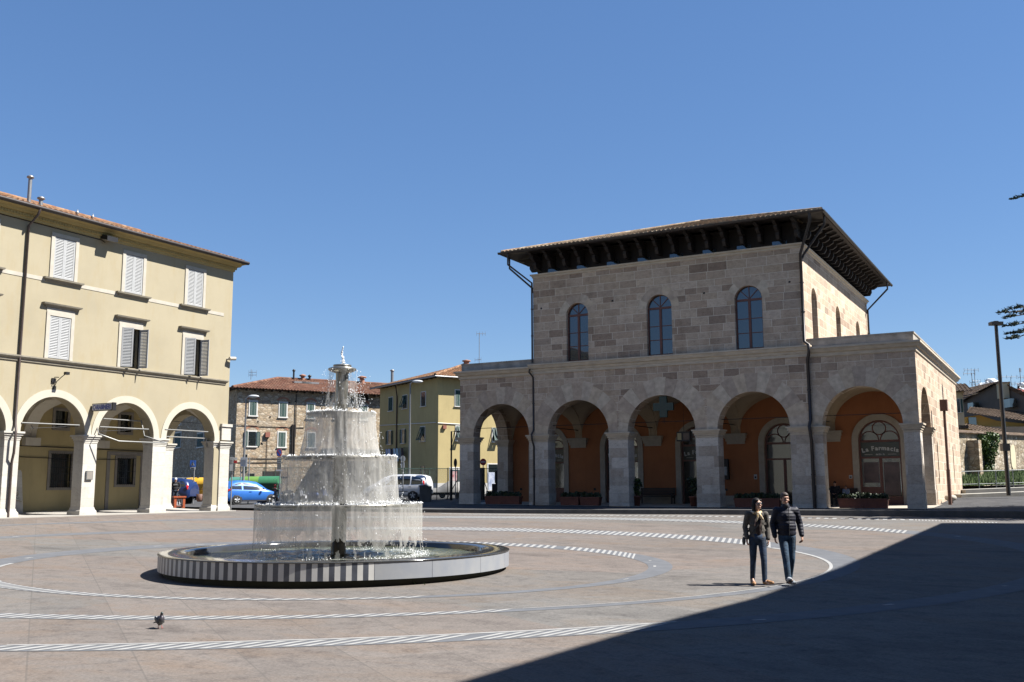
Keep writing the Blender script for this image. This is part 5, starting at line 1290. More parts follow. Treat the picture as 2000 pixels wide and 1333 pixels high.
# dark gabled house with the red roof behind
def house_poly(name, lab, px_pts, d, depth, m, skew=0.0):
    """a house front drawn as its true outline on an upright plane at its own distance, with real depth behind"""
    pts = [atD(x, y, 1/(1/d+(x-1950)*skew)) for x, y in px_pts]; t = thing(name, lab, 'building', (pts[0].x, pts[0].y, -.6)); mb = MB(); mb.prism(pts, HF*depth, 0); part('wall', mb, m, t, None, True); return t, pts
GB, gp = house_poly('gabled_house', 'dark grey gable-ended house with tiled verge behind the ivy wall', [(1885, 960), (1885, 785), (1905, 771), (1952, 748), (2030, 784), (2060, 798), (2060, 960)], 100, 14, DARKP, .6e-5)
mb = MB(); sk = lambda x, y: atD(x, y, .994/(1/100+(x-1950)*.6e-5))
A = [sk(x, y) for x, y in ((1878, 788), (1904, 771.5), (1952, 747.5))]; B_ = [sk(x, y) for x, y in ((1952, 747.5), (2030, 783), (2070, 802))]
for q in (A, B_):
    for k in range(2): p0, p1 = q[k]+V((0, 0, .12)), q[k+1]+V((0, 0, .12)); tile_roof(mb, p0, p0+HF*15, p1+HF*15, p1, .35, .5, .06, .04)
part('roof', mb, ROOFB, GB, None, True)
mb = MB(); p = sk(1959, 764); mb.obox(p, HR*.42, HF*.4, V((0, 0, .75))); ch = part('chimney', mb, CREAM2, GB, None, True)
mb = MB(); mb.obox(p+V((0, 0, .8)), HR*.55, HF*.5, V((0, 0, .06))); part('chimney_cap', mb, ROOFB, ch, None, True)
for x, y, s in ((1973.5, 788, .35), (1901, 794, .3)): mb = MB(); mb.obox(sk(x, y), HR*s, HF*.6, V((0, 0, s*1.2))); part('window', mb, GLASS_D, GB, None, True)
RH, rp = house_poly('red_roofed_house', 'house with a rust red roof showing behind the dark gable', [(1962, 960), (1962, 775), (2080, 790), (2080, 960)], 113, 12, DARKP)
mb = MB(); tile_roof(mb, atD(1958, 778, 112.5), atD(2085, 796, 112.5), atD(2085, 772, 122), atD(1958, 757, 122), .35, .5, .06, .04); part('roof', mb, mat('rust_roof', (.22, .07, .05), .3, 1.5, .9, kind='POS'), RH, None, True)
LH, lp = house_poly('low_ochre_house', 'low ochre house under a long brown tiled roof above the ivy wall', [(1886, 960), (1886, 815), (1913, 811), (1946, 822), (2060, 834), (2060, 960)], 92, 5, OCH2)
mb = MB(); tile_roof(mb, atD(1888, 807, 91.3), atD(2065, 833, 91.3), atD(2065, 812, 98), atD(1894, 796, 98), .32, .5, .07, .05); tile_roof(mb, atD(1880, 838, 88), atD(1958, 850, 88), atD(1955, 838, 91.8), atD(1884, 828, 91.8), .32, .5, .07, .05); part('roof', mb, ROOFB, LH, None, True)
mb = MB(); mb.obox(atD(1985, 850, 91.6), HR*3.2, HF*.3, V((0, 0, .75))); part('shed_wall', mb, DARKP, LH, None, True)
mb = MB(); mb.obox(atD(1899, 823, 91.9), HR*.35, HF*.06, V((0, 0, .35))); part('window', mb, GLASS_D, LH, None, True)
# rubble garden wall with ivy
W0, W1 = atD(1874, 940, 77), atD(2080, 940, 94); ztop0, ztop1 = atD(1884, 847, 77.6).z, atD(2000, 848, 86.5).z
WE = (W1-W0); WE.z = 0; WE.normalize(); WN = V((-WE.y, WE.x, 0))
FW = Face(V((W0.x, W0.y, 0)), WE, WN)
def onW(px, py, w=0): u, v = FW.uv(px, py); return FW(u, v, w)
GW = thing('garden_wall', 'old rubble garden wall with a tiled coping and peeling plaster patch', 'wall', (W0.x, W0.y, -.4))
mb = MB(); q = [W0.copy(), W1.copy()]
mb.hexa([V((q[0].x, q[0].y, -1.2)), V((q[1].x, q[1].y, -1.2)), V((q[1].x, q[1].y, -1.2))+WN*.6, V((q[0].x, q[0].y, -1.2))+WN*.6, V((q[0].x, q[0].y, ztop0)), V((q[1].x, q[1].y, ztop1)), V((q[1].x, q[1].y, ztop1))+WN*.6, V((q[0].x, q[0].y, ztop0))+WN*.6]); GWM = rubble('garden_rubble', [(.30, .25, .18), (.38, .33, .25), (.18, .145, .10), (.42, .38, .31), (.25, .20, .14)], 2.2, (.13, .11, .08)); part('wall', mb, GWM, GW, None, True)
mb = MB(); tile_roof(mb, V((q[0].x, q[0].y, ztop0))-WN*.25, V((q[1].x, q[1].y, ztop1))-WN*.25, V((q[1].x, q[1].y, ztop1+.28))+WN*.7, V((q[0].x, q[0].y, ztop0+.28))+WN*.7, .3, .45, .06, .04); part('coping', mb, ROOFB, GW, None, True)
mb = MB(); rg = random.Random(4); c = onW(1979, 895, -.05); pts = []
for i in range(14): a = 2*PI*i/14; k = rg.uniform(.7, 1.15); pts.append(c+WE*.62*k*math.cos(a)+V((0, 0, 1.5*k*math.sin(a))))
mb.prism(pts, WN*.06, 0); part('plaster_patch', mb, CREAM2, GW, None, True)
p = onW(1893, 900, -.3); BT = MB(); BT.obox(V((p.x, p.y, 1.1)), WE*.28, WN*.6, V((0, 0, 2.3))); part('buttress', BT, STONE_B, GW, None, True)
def leaf_blob(mb, c, r, n, rg, size, mi=(0, 1), hang=0):
    for i in range(n):
        d = V((rg.gauss(0, 1), rg.gauss(0, 1), rg.gauss(0, 1))).normalized()*(rg.random()**.4)
        p = V(c)+V((d.x*r[0], d.y*r[1], d.z*r[2])); a = V((rg.uniform(-1, 1), rg.uniform(-1, 1), rg.uniform(-1, 1))).normalized(); b = a.cross(V((rg.uniform(-1, 1), rg.uniform(-1, 1), rg.uniform(-1, 1)))).normalized()
        s = size*rg.uniform(.6, 1.3); mb.face([p-a*s*.5, p+b*s*.35, p+a*s*.6, p-b*s*.35], rg.choice(mi))
IVY = [mat('ivy_leaf', (.035, .065, .015), .3, 6, .6), mat('ivy_leaf_light', (.07, .12, .02), .3, 6, .6)]
rg = random.Random(9); mb = MB(); p0 = onW(1922, 860, -.3)
for k, (px, py, rx, rz, n) in enumerate(((1921, 853, .9, .35, 500), (1912, 864, .55, .6, 350), (1931, 864, .55, .6, 350), (1922, 874, .65, .8, 500), (1924, 893, .5, .9, 380), (1926, 908, .35, .8, 240), (1921, 918, .25, .5, 130), (1938, 878, .2, .6, 60), (1908, 880, .15, .5, 50))):
    leaf_blob(mb, onW(px, py, -.3), (rx*1.05, .45, rz*1.05), n, rg, .2, (0, 1) if k < 4 else (0, 0, 1))
t = thing('ivy_bush', 'dark green ivy hanging down over the garden wall', 'ivy', (p0.x, p0.y, -.4)); part('foliage', mb, IVY, t, None, True)
mb = MB(); mb.tube([V((p0.x, p0.y, -.6)), V((p0.x, p0.y, 1.5))+HR*.1, V((p0.x, p0.y, 3.6))], [.09, .06, .03], 6); part('stem', mb, mat('bark', (.07, .05, .035), .3, 6, .9), t, None, True)
# grass bank with railing
mb = MB(); rows = []
for k, (dy, d) in enumerate(((949, 72), (944, 75), (932, 78), (930, 80.2))): rows.append([atD(x, dy+(x-1885)*-.02, d) for x in (1878, 1910, 1950, 2000, 2080)])
mb.grid(rows, 0, True); struct('bank', mb, GRASSB)
mb = MB(); rg = random.Random(6)
for i in range(9000):
    px = rg.uniform(1880, 2060); t = rg.random(); a, b = (949, 72), (930, 80); p = atD(px, a[0]+(b[0]-a[0])*t-(px-1885)*.02, a[1]+(b[1]-a[1])*t)
    h = rg.uniform(.15, .5)*(1.2 if mnoise.noise(p*.6) > 0 else .7); s = HR*rg.uniform(.03, .06); l = V((rg.uniform(-.15, .15), rg.uniform(-.15, .15), 0))
    mb.face([p-s, p+s, p+l+V((0, 0, h))], rg.choice((0, 0, 1)))
struct('grass', mb, [mat('grass_blade', (.055, .095, .018), .3, 3, .7), mat('grass_blade_light', (.10, .15, .03), .3, 3, .7)], 'stuff')
A0, A1 = atD(1879, 950, 70), atD(2080, 944, 70); RL = thing('railing', 'grey tubular railing along the grass bank', 'railing', tuple(A0)); hgt = 1.0
mb = MB(); mb.tube([A0+V((0, 0, hgt)), A1+V((0, 0, hgt))], .035, 6); mb.tube([A0+V((0, 0, .12)), A1+V((0, 0, .12))], .025, 6); part('rail', mb, GREYM, RL, None, True)
n = 6
for i in range(n+1):
    mb = MB(); p = A0.lerp(A1, i/n); mb.tube([p-V((0, 0, .3)), p+V((0, 0, hgt))], .035, 6); part('post', mb, GREYM, RL, None, True)
# low kerb walls of the ramp
mb = MB()
for (xa, ya), (xb, yb), d, h in (((1886, 957), (2080, 949), 66, .32), ((1878, 966), (2080, 958), 62, .32)):
    a, b = atD(xa, ya, d), atD(xb, yb, d); mb.hexa([a-V((0, 0, 1)), b-V((0, 0, 1)), b-V((0, 0, 1))+HF*1.6, a-V((0, 0, 1))+HF*1.6, a, b, b+HF*1.6, a+HF*1.6])
struct('ramp_kerb', mb, mat('ramp_concrete', (.26, .25, .22), .2, 1.5, .85, kind='POS'))
# ================================================================== street furniture and vehicles
def at_ground(px, py, d): p = atD(px, py, d); return V((p.x, p.y, Sz(p.x, p.y)))
def hgt(px, py, d): return atD(px, py, d).z
POLE = mat('grey_pole', (.20, .205, .21), .12, 6, .5, kind='OBJ', metal=.3)
BLACKP = mat('black_lamp_paint', (.012, .012, .014), .2, 5, .4, kind='OBJ')
RUST = mat('corten_post', (.11, .055, .04), .25, 4, .7, kind='OBJ')
RED = mat('sign_red', (.30, .02, .025), .08, 5, .5, kind='OBJ'); BLUE = mat('sign_blue', (.02, .10, .38), .08, 5, .5, kind='OBJ'); WHT = mat('sign_plate_white', (.38, .40, .42), .08, 5, .5, kind='OBJ'); GRYP = mat('sign_back_grey', (.16, .17, .17), .1, 5, .5, kind='OBJ', metal=.4)
# modern black lamp post on the right
d = 60; b0 = atD(1970, 965, d); zt = hgt(1946, 632, d)
t = thing('lamp_post', 'tall black lamp post with a flat twin head on the right-hand street', 'lamp post', tuple(b0)); H = zt-b0.z
mb = MB(); mb.tube([(0, 0, -.1), (0, 0, H*.5), (0, 0, H)], [.125, .115, .10], 12); part('pole', mb, BLACKP, t)
mb = MB(); mb.obox((0, 0, H-.02), HR*.36, HF*.22, V((0, 0, .10))); mb.obox((0, 0, H+.09), HR*.13, HF*.1, V((0, 0, .05))); part('head', mb, BLACKP, t)
mb = MB(); mb.obox((0, 0, hgt(1967, 874, d)-b0.z), HR*.22, HF*.18, V((0, 0, .22))); part('control_box', mb, BLACKP, t)
# rust-brown lamp bollard by the side wall
q = V((-5.9, 59.4, Sz(-5.9, 59.4))); zt = 4.62
t = thing('tall_light_column', 'slim rust brown light column with a box head beside the sunlit stone side wall', 'light column', tuple(q)); mb = MB(); mb.tube([(0, 0, -.1), (0, 0, zt-q.z-.6)], .075, 10); mb.tube([(0, 0, 0), (0, 0, 1.9)], .10, 10); part('pole', mb, RUST, t)
mb = MB(); mb.box((-.19, -.19, zt-q.z-.62), (.19, .19, zt-q.z)); part('head', mb, RUST, t)
# stone mushroom by the wall
mb = MB(); mb.lathe([(.12, 0), (.13, .12), (.30, .2), (.32, .32), (.26, .42), (.01, .46)], (0, 0, 0), 20); t = thing('stone_bollard', 'low round pale stone bollard at the foot of the sunlit side wall', 'bollard', (-6.05, 61.3, Sz(-6.0, 61.3))); part('body', mb, FRAME, t)
# curved street lamps
def street_lamp(px, py, d, side, lab):
    p = at_ground(px, 975, d); zt = hgt(px, py, d)-p.z
    t = thing('street_lamp', lab, 'street lamp', tuple(p), 0, 'grey street lamps beyond the square')
    mb = MB(); mb.tube([(0, 0, -.1), (0, 0, zt*.3), (0, 0, zt-.1), HR*side*.12+V((0, 0, zt))], [.10, .085, .055, .045], 10); part('pole', mb, POLE, t)
    mb = MB(); mb.ell(HR*side*.55+V((0, 0, zt+.05)), (.42, .2, .12), 12, 0, Matrix.Rotation(YAW, 3, 'Z')); part('lantern', mb, WHT, t)
street_lamp(474, 776, 74, 1, 'grey street lamp with a pale oval head in front of the stone house')
street_lamp(799, 747, 76, 1, 'tall grey street lamp in front of the yellow house')
p = at_ground(881, 980, 72); zt = hgt(881, 843, 72)-p.z
t = thing('arm_lamp', 'dark slim post with a short square arm in front of the yellow house corner', 'post', tuple(p)); mb = MB(); mb.tube([(0, 0, 0), (0, 0, zt), HR*.55+V((0, 0, zt))], .06, 8); mb.tube([(0, 0, 0), (0, 0, 2.2)], .1, 8); part('pole', mb, IRON, t); mb = MB(); mb.obox(HR*.6+V((0, 0, zt-.03)), HR*.25, HF*.12, V((0, 0, .06))); part('head', mb, IRON, t)
# traffic signs
def sign(px, d, name, lab, plates, extra_poles=0, py_b=985):
    p = at_ground(px, py_b, d); t = thing(name, lab, 'sign', tuple(p)); top = max(hgt(px, y0, d) for k, x0, y0, x1, y1, mm in plates)-p.z
    mb = MB(); 
    for k in range(extra_poles+1): o = HR*(k*.55-(.275 if extra_poles else 0)); mb.tube([o+V((0, 0, -.1)), o+V((0, 0, top-.03))], .035, 8)
    part('pole', mb, POLE, t)
    for kind, x0, y0, x1, y1, mm in plates:
        c = atD((x0+x1)/2, (y0+y1)/2, d)-p; rx = abs(x1-x0)/2*d/FPX; rz = abs(y1-y0)/2*d/FPX; f = -HF*.05
        if kind == 'rect':
            mb = MB(); mb.obox(c+f, HR*rx, HF*.015, V((0, 0, rz))); part('plate', mb, mm, t)
        elif kind == 'disc':
            mb = MB(); n = 24; mb.prism([c+f+HR*rx*math.cos(2*PI*i/n)+V((0, 0, rz*math.sin(2*PI*i/n))) for i in range(n)], HF*.02, 0); pl = part('plate', mb, mm[0], t)
            if mm[1] == 'noparking':
                mb = MB(); mb.prism([c+f-HF*.008+(HR*rx*math.cos(2*PI*i/n)+V((0, 0, rz*math.sin(2*PI*i/n))))*.78 for i in range(n)], HF*.006, 0); part('field', mb, BLUE, pl)
                mb = MB(); a = (HR*-.7*rx+V((0, 0, .7*rz)))*.78; q = (HR*.7*rx+V((0, 0, .7*rz)))*.13; mb.prism([c+f-HF*.014+k for k in (a-q, a+q, -a+q, -a-q)], HF*.004, 0); part('bar', mb, RED, pl)
            if mm[1] == 'noentry':
                mb = MB(); mb.obox(c+f-HF*.01, HR*rx*.72, HF*.006, V((0, 0, rz*.16))); part('bar', mb, WHT, pl)
        elif kind == 'crossing':
            mb = MB(); mb.obox(c+f, HR*rx, HF*.015, V((0, 0, rz))); pl = part('plate', mb, BLUE, t)
            mb = MB(); cc = c+f-HF*.02; mb.prism([cc+HR*-rx*.62+V((0, 0, -rz*.55)), cc+HR*rx*.62+V((0, 0, -rz*.55)), cc+V((0, 0, rz*.66))], HF*.004, 0); part('triangle', mb, WHT, pl)
            mb = MB(); cc = c+f-HF*.026
            for a, b in (((0, .22), (.02, -.08)), ((.02, -.08), (-.2, -.42)), ((.02, -.08), (.2, -.42)), ((0, .12), (-.16, -.08)), ((0, .12), (.16, -.05))): mb.tube([cc+HR*a[0]*rx+V((0, 0, a[1]*rz)), cc+HR*b[0]*rx+V((0, 0, b[1]*rz))], .018, 4)
            mb.ell(cc+V((0, 0, rz*.33)), (.04, .01, .05), 8); part('walking_figure', mb, IRON, pl)
    return t
def lines_on(t, x0, y0, x1, y1, d, rows, m_, seed):
    """rows of small illegible print"""
    rg = random.Random(seed); p = t.location
    for k in range(rows):
        y = y0+(y1-y0)*(k+.5)/rows; x = x0; mb = MB()
        while x < x1-.6:
            L = rg.uniform(.5, 1.6); L = min(L, x1-x); c = atD(x+L/2, y, d)-p; mb.obox(c-HF*.075, HR*(L*.42*d/FPX), HF*.003, V((0, 0, (y1-y0)/rows*.15*d/FPX))); x += L+.35
        part('print', mb, m_, t)
t = sign(450.5, 57.5, 'parking_sign', 'grey sign post with a small no-parking plate and white direction plates beside the arcade corner', [('rect', 449.8, 893.5, 457, 905.5, WHT), ('rect', 449, 906.5, 455.5, 920, WHT), ('disc', 450, 912.2, 454.5, 917.8, (RED, 'noparking')), ('rect', 456, 894, 463.5, 898.5, WHT), ('rect', 456, 900, 463.5, 905, RED), ('rect', 456, 906.5, 460, 920, GRYP)], 0, 992)
lines_on(t, 450.2, 895, 456.6, 904.5, 57.5, 3, GRYP, 1)
t = sign(476, 66, 'notice_sign', 'white lettered notice board on twin grey posts behind the blue hatchback', [('rect', 470, 894, 483, 911.5, WHT)], 1); lines_on(t, 471, 895.5, 482.4, 910.5, 66, 6, GRYP, 2)
m1 = MB(); 
t = sign(545.5, 66, 'no_parking_sign', 'round red and blue no-parking sign above grey plates near the green containers', [('disc', 540, 877, 551, 892.8, (RED, 'noparking')), ('rect', 541.5, 893.5, 550, 907, GRYP), ('rect', 541.5, 907.5, 550, 917, GRYP), ('rect', 539.5, 917.8, 552, 920.5, WHT)])
lines_on(t, 542.5, 894.5, 549.4, 906, 66, 3, WHT, 3)
t = sign(376.5, 66, 'crossing_sign', 'blue square pedestrian crossing sign seen through the corner arch', [('crossing', 371.6, 899.6, 382.8, 912.3, None), ('rect', 372, 912.8, 382, 917, WHT)]); mb = MB(); c = atD(377, 915, 66)-t.location; mb.obox(c-HF*.07, HR*.10, HF*.004, V((0, 0, .03))); part('bar', mb, IRON, t)
t = sign(786.5, 70, 'round_sign', 'round pale back of a road sign on twin posts before the shaded yellow wall', [('disc', 782, 890.6, 791.8, 903, (WHT, '')), ('rect', 783.2, 903.5, 785.8, 914, WHT), ('rect', 788, 903.5, 790.2, 914, WHT)])
mb = MB(); c = atD(787, 896.5, 70)-t.location; mb.obox(c-HF*.08, HR*.05, HF*.01, V((0, 0, .19))); part('clamp', mb, GRYP, t)
sign(943.6, 74, 'no_entry_sign', 'round red no-entry sign seen through the left stone arch', [('disc', 937.6, 896.2, 950, 909.4, (RED, 'noentry'))])
t = sign(889.5, 70, 'oval_mirror', 'dark oval road mirror seen edge-on beside the yellow house corner', [('disc', 886.3, 896, 892.8, 913, (IRON, ''))])
# ---- waste containers
def container(px, d, wpx, ytop, cname, c, lidc, lab):
    p = at_ground(px, 970, d); w = wpx*.86*d/FPX; h = hgt(px, ytop, d)-p.z
    t = thing('waste_container', lab, 'container', tuple(p), YAW, 'waste containers beyond the street'); mb = MB(); dd = .62
    mb.hexa([(-w*.42, -dd*.8, .18), (w*.42, -dd*.8, .18), (w*.42, dd*.8, .18), (-w*.42, dd*.8, .18), (-w*.5, -dd, h*.72), (w*.5, -dd, h*.72), (w*.5, dd, h*.72), (-w*.5, dd, h*.72)])
    for i in range(6): x = -w*.38+w*.76*i/5; mb.box((x-.02, -dd*.97, .3), (x+.02, -dd*.85, h*.66))
    part('body', mb, mat(cname, c, .15, 4, .5), t)
    mb = MB(); rows = []
    for s in (-1, 1): rows.append([(s*w*.52, dd*1.04*math.cos(PI*i/10)*-1, h*.72+h*.28*math.sin(PI*i/10)) for i in range(11)])
    mb.grid(rows, 0, True); mb.face(rows[0]); mb.face(rows[1]); mb.box((-w*.53, -dd*1.08, h*.69), (w*.53, dd*1.08, h*.73)); part('lid', mb, mat(cname+'_lid', lidc, .12, 4, .45), t)
    mb = MB()
    for sx in (-1, 1):
        for sy in (-1, 1): mb.tube([(sx*w*.36-.04, sy*dd*.6, .1), (sx*w*.36+.04, sy*dd*.6, .1)], .1, 10)
    part('wheel', mb, IRON, t)
    mb = MB()
    for sx in (-1, 1): mb.tube([(sx*w*.5, -dd*.4, h*.6), (sx*w*.56, -dd*.4, h*.62), (sx*w*.56, dd*.4, h*.62), (sx*w*.5, dd*.4, h*.6)], .035, 6)
    part('handle', mb, IRON, t); return t, w, h
container(464, 77, 30, 932, 'teal_container', (.02, .10, .075), (.05, .16, .12), 'teal waste container half hidden behind the blue hatchback')
container(492, 76, 32, 931, 'light_green_container', (.05, .16, .025), (.10, .20, .04), 'light green waste container between the two darker green ones')
t, w, h = container(526, 75, 42, 930.5, 'dark_green_container', (.008, .045, .022), (.03, .13, .06), 'large dark green waste container with a striped edge behind the hatchback')
mb = MB()
for i in range(5): mb.box((w*.5-.20, -.70, .25+i*.2), (w*.5-.06, -.66, .25+i*.2+.1))
part('warning_stripes', mb, RED, t)
container(374, 76, 18, 933, 'yellow_container', (.42, .22, .015), (.45, .26, .02), 'yellow waste container behind the dark blue car')
container(396, 76, 17, 933, 'yellow_container_b', (.42, .22, .015), (.45, .26, .02), 'yellow waste container nearest the corner pier')
# brown kiosk roof corner beyond the containers
p = atD(537, 930, 86); t = thing('hut', 'small hut with a dark pitched tiled roof behind the green containers', 'hut', (p.x, p.y, -.7)); mb = MB(); mb.obox(V((p.x, p.y, .2)), HR*.8, HF*1.2, V((0, 0, 1.1))); part('wall', mb, DARKP, t, None, True)
mb = MB(); a, b, c_, e = [atD(x, y, 84.8) for x, y in ((521, 931), (552, 931), (549, 914), (534, 916))]; mb.face([a, b, c_+HF*1.3, e+HF*1.3]); mb.face([b, b+HF*2.6, c_+HF*1.3]); mb.face([a, e+HF*1.3, a+HF*2.6]); part('roof', mb, ROOFB, t, None, True)
# ---- litter bin, orange cabinet, low wooden planter table
OR = mat('orange_painted_wood', (.30, .065, .02), .15, 5, .55)
p = V((-40.6, 37.0, LZ+.03)); p = atD(349, 996, 57); p.z = LZ+.05
t = thing('orange_bin_cabinet', 'orange red wooden litter cabinet with a white notice inside the corner arch', 'cabinet', tuple(p), YAW+.5); t.scale = (.66, .66, .95)
mb = MB(); 
for x in (-.36, .36):
    for y in (-.25, .25): mb.box((x-.09, y-.09, 0), (x+.09, y+.09, .62))
mb.box((-.36, -.2, .1), (.36, .2, .6)); part('body', mb, OR, t)
mb = MB(); mb.box((-.52, -.4, .62), (.52, .4, .70)); part('top', mb, OR, t)
mb = MB(); mb.box((-.22, -.23, .16), (.26, -.215, .52)); n_ = part('notice', mb, WHT, t); 
for q0, q1 in (((-.14, -.24, .2), (-.04, -.232, .44)), ((.02, -.24, .2), (.18, -.232, .26)), ((.05, -.24, .3), (.12, -.232, .48))): mb = MB(); mb.box(q0, q1); part('print', mb, IRON, n_)
p = atD(397, 995, 57); p.z = LZ+.05
t = thing('litter_bin', 'dark rust litter bin on a wide post beside the corner pier', 'litter bin', tuple(p), YAW); t.scale = (.68, .68, .95); mb = MB(); mb.box((-.06, -.1, 0), (.06, .1, 1.12)); mb.box((-.2, -.16, 1.08), (.22, .16, 1.14)); part('post', mb, RUST, t); mb = MB(); mb.lathe([(.01, .36), (.2, .38), (.26, .5), (.28, .82), (.24, .82), (.22, .5)], (-.34, 0, 0), 18); part('basket', mb, RUST, t)
# ---- chain-link fence along the yard of the yellow house
MESHM, nt_, b_ = newmat('wire_mesh'); b_.inputs['Base Color'].default_value = (.10, .13, .11, 1)
tr = N(nt_, 'ShaderNodeBsdfTransparent'); mx = N(nt_, 'ShaderNodeMixShader'); pp = coord(nt_, 'POS', (30, 30, 30)); wv = noise(nt_, pp, 1.0, 1); mx.inputs[0].default_value = .26
nt_.links.new(ramp(nt_, wv, [(.3, (.18,)*3), (.7, (.32,)*3)]), mx.inputs[0]); nt_.links.new(tr.outputs[0], mx.inputs[1]); nt_.links.new(b_.outputs[0], mx.inputs[2]); nt_.links.new(mx.outputs[0], nt_.nodes['Material Output'].inputs[0])
GREENP = mat('green_post', (.03, .06, .045), .2, 6, .5, kind='POS')
def fence(lab, xs, d, yt, yb, braces=()):
    a = at_ground(xs[0], 980, d); t = thing('wire_fence', lab, 'fence', tuple(a))
    P_ = [(at_ground(x, 980, d), hgt(x, yt, d)) for x in xs]
    mb = MB(); 
    for (p, z), (q, z2) in zip(P_, P_[1:]): mb.face([p, q, V((q.x, q.y, z2)), V((p.x, p.y, z))])
    part('mesh', mb, MESHM, t, None, True)
    mb = MB(); mb.tube([V((p.x, p.y, z)) for p, z in P_], .022, 5); part('rail', mb, GREENP, t, None, True)
    for i, (p, z) in enumerate(P_):
        mb = MB(); mb.tube([p-V((0, 0, .2)), V((p.x, p.y, z+.05))], .028, 6)
        part('post', mb, GREENP if i < 4 else IRON, t, None, True)
    mb = MB()
    for x, x2 in braces:
        p, q = at_ground(x, 980, d), at_ground(x2, 980, d); mb.tube([V((p.x, p.y, hgt(x, 938, d))), q], .035, 6)
    if braces: part('brace', mb, IRON, t, None, True)
fence('thin green wire fence with slanting braces along the yellow house yard', [772, 790, 824.5, 838, 853, 874, 893, 905, 945, 975], 74, 915.5, 975, ((893, 872), (945, 957)))
fence('plain green wire fence behind the waste containers', [440, 478, 514, 536, 560, 600], 84, 914, 975)
p = at_ground(941, 980, 73); t = thing('gate_post', 'thick black gate post beside the no-entry sign', 'post', tuple(p)); mb = MB(); mb.box((-.16, -.16, -.2), (.16, .16, hgt(941, 914, 73)-p.z)); part('post', mb, IRON, t)
p = at_ground(973, 980, 73); t = thing('dark_cabinet', 'dark boxes stacked outside the yellow house entrance', 'cabinet', tuple(p), YAW); mb = MB(); mb.box((-.45, -.3, 0), (.45, .3, 1.15)); mb.box((-.2, -.25, 1.15), (.42, .25, 2.1)); part('body', mb, IRON, t)
# concrete block and tarpaulin heap in the yard
p = atD(828, 975, 69); t = thing('concrete_block', 'weathered pale concrete block at the end of the yard fence beside the white van', 'block', (p.x, p.y, Sz(p.x, p.y)), YAW); mb = MB(); mb.box((-.28, -.3, -.1), (.5, .3, hgt(828, 950, 69)-Sz(p.x, p.y))); mb.prism([(-.35, -.35, 1.12), (.2, -.35, 1.12), (.62, -.35, .7), (.5, -.35, .7), (.15, -.35, 1.02), (-.35, -.35, 1.02)], (0, .7, 0)); part('block', mb, KERB, t)
p = at_ground(880, 972, 78); t = thing('covered_boat', 'grey tarpaulin covered boat on a trailer in the yard', 'boat', tuple(p), YAW); mb = MB(); rows = []
for i in range(13):
    u = -1.7+3.6*i/12; hz = .75+.65*math.exp(-((u-.1)/.75)**2)*(1 if u < .1 else .95)+.02*math.sin(i*2); w = .8*math.sqrt(max(.05, 1-(u/2.1)**2)); rows.append([(u, -w, .45), (u, -w*.95, hz*.62), (u, -w*.35, hz*.97), (u, 0, hz), (u, w*.35, hz*.97), (u, w*.95, hz*.62), (u, w, .45)])
mb.grid(rows, 0, True); part('cover', mb, mat('grey_tarpaulin', (.20, .195, .185), .2, 2, .7), t); mb = MB(); mb.box((-1.7, -.5, .25), (1.7, .5, .45)); part('trailer', mb, IRON, t)
for x in (-.6, .6):
    mb = MB(); mb.tube([(x, -.62, .25), (x, -.45, .25)], .25, 14); part('wheel', mb, IRON, t)
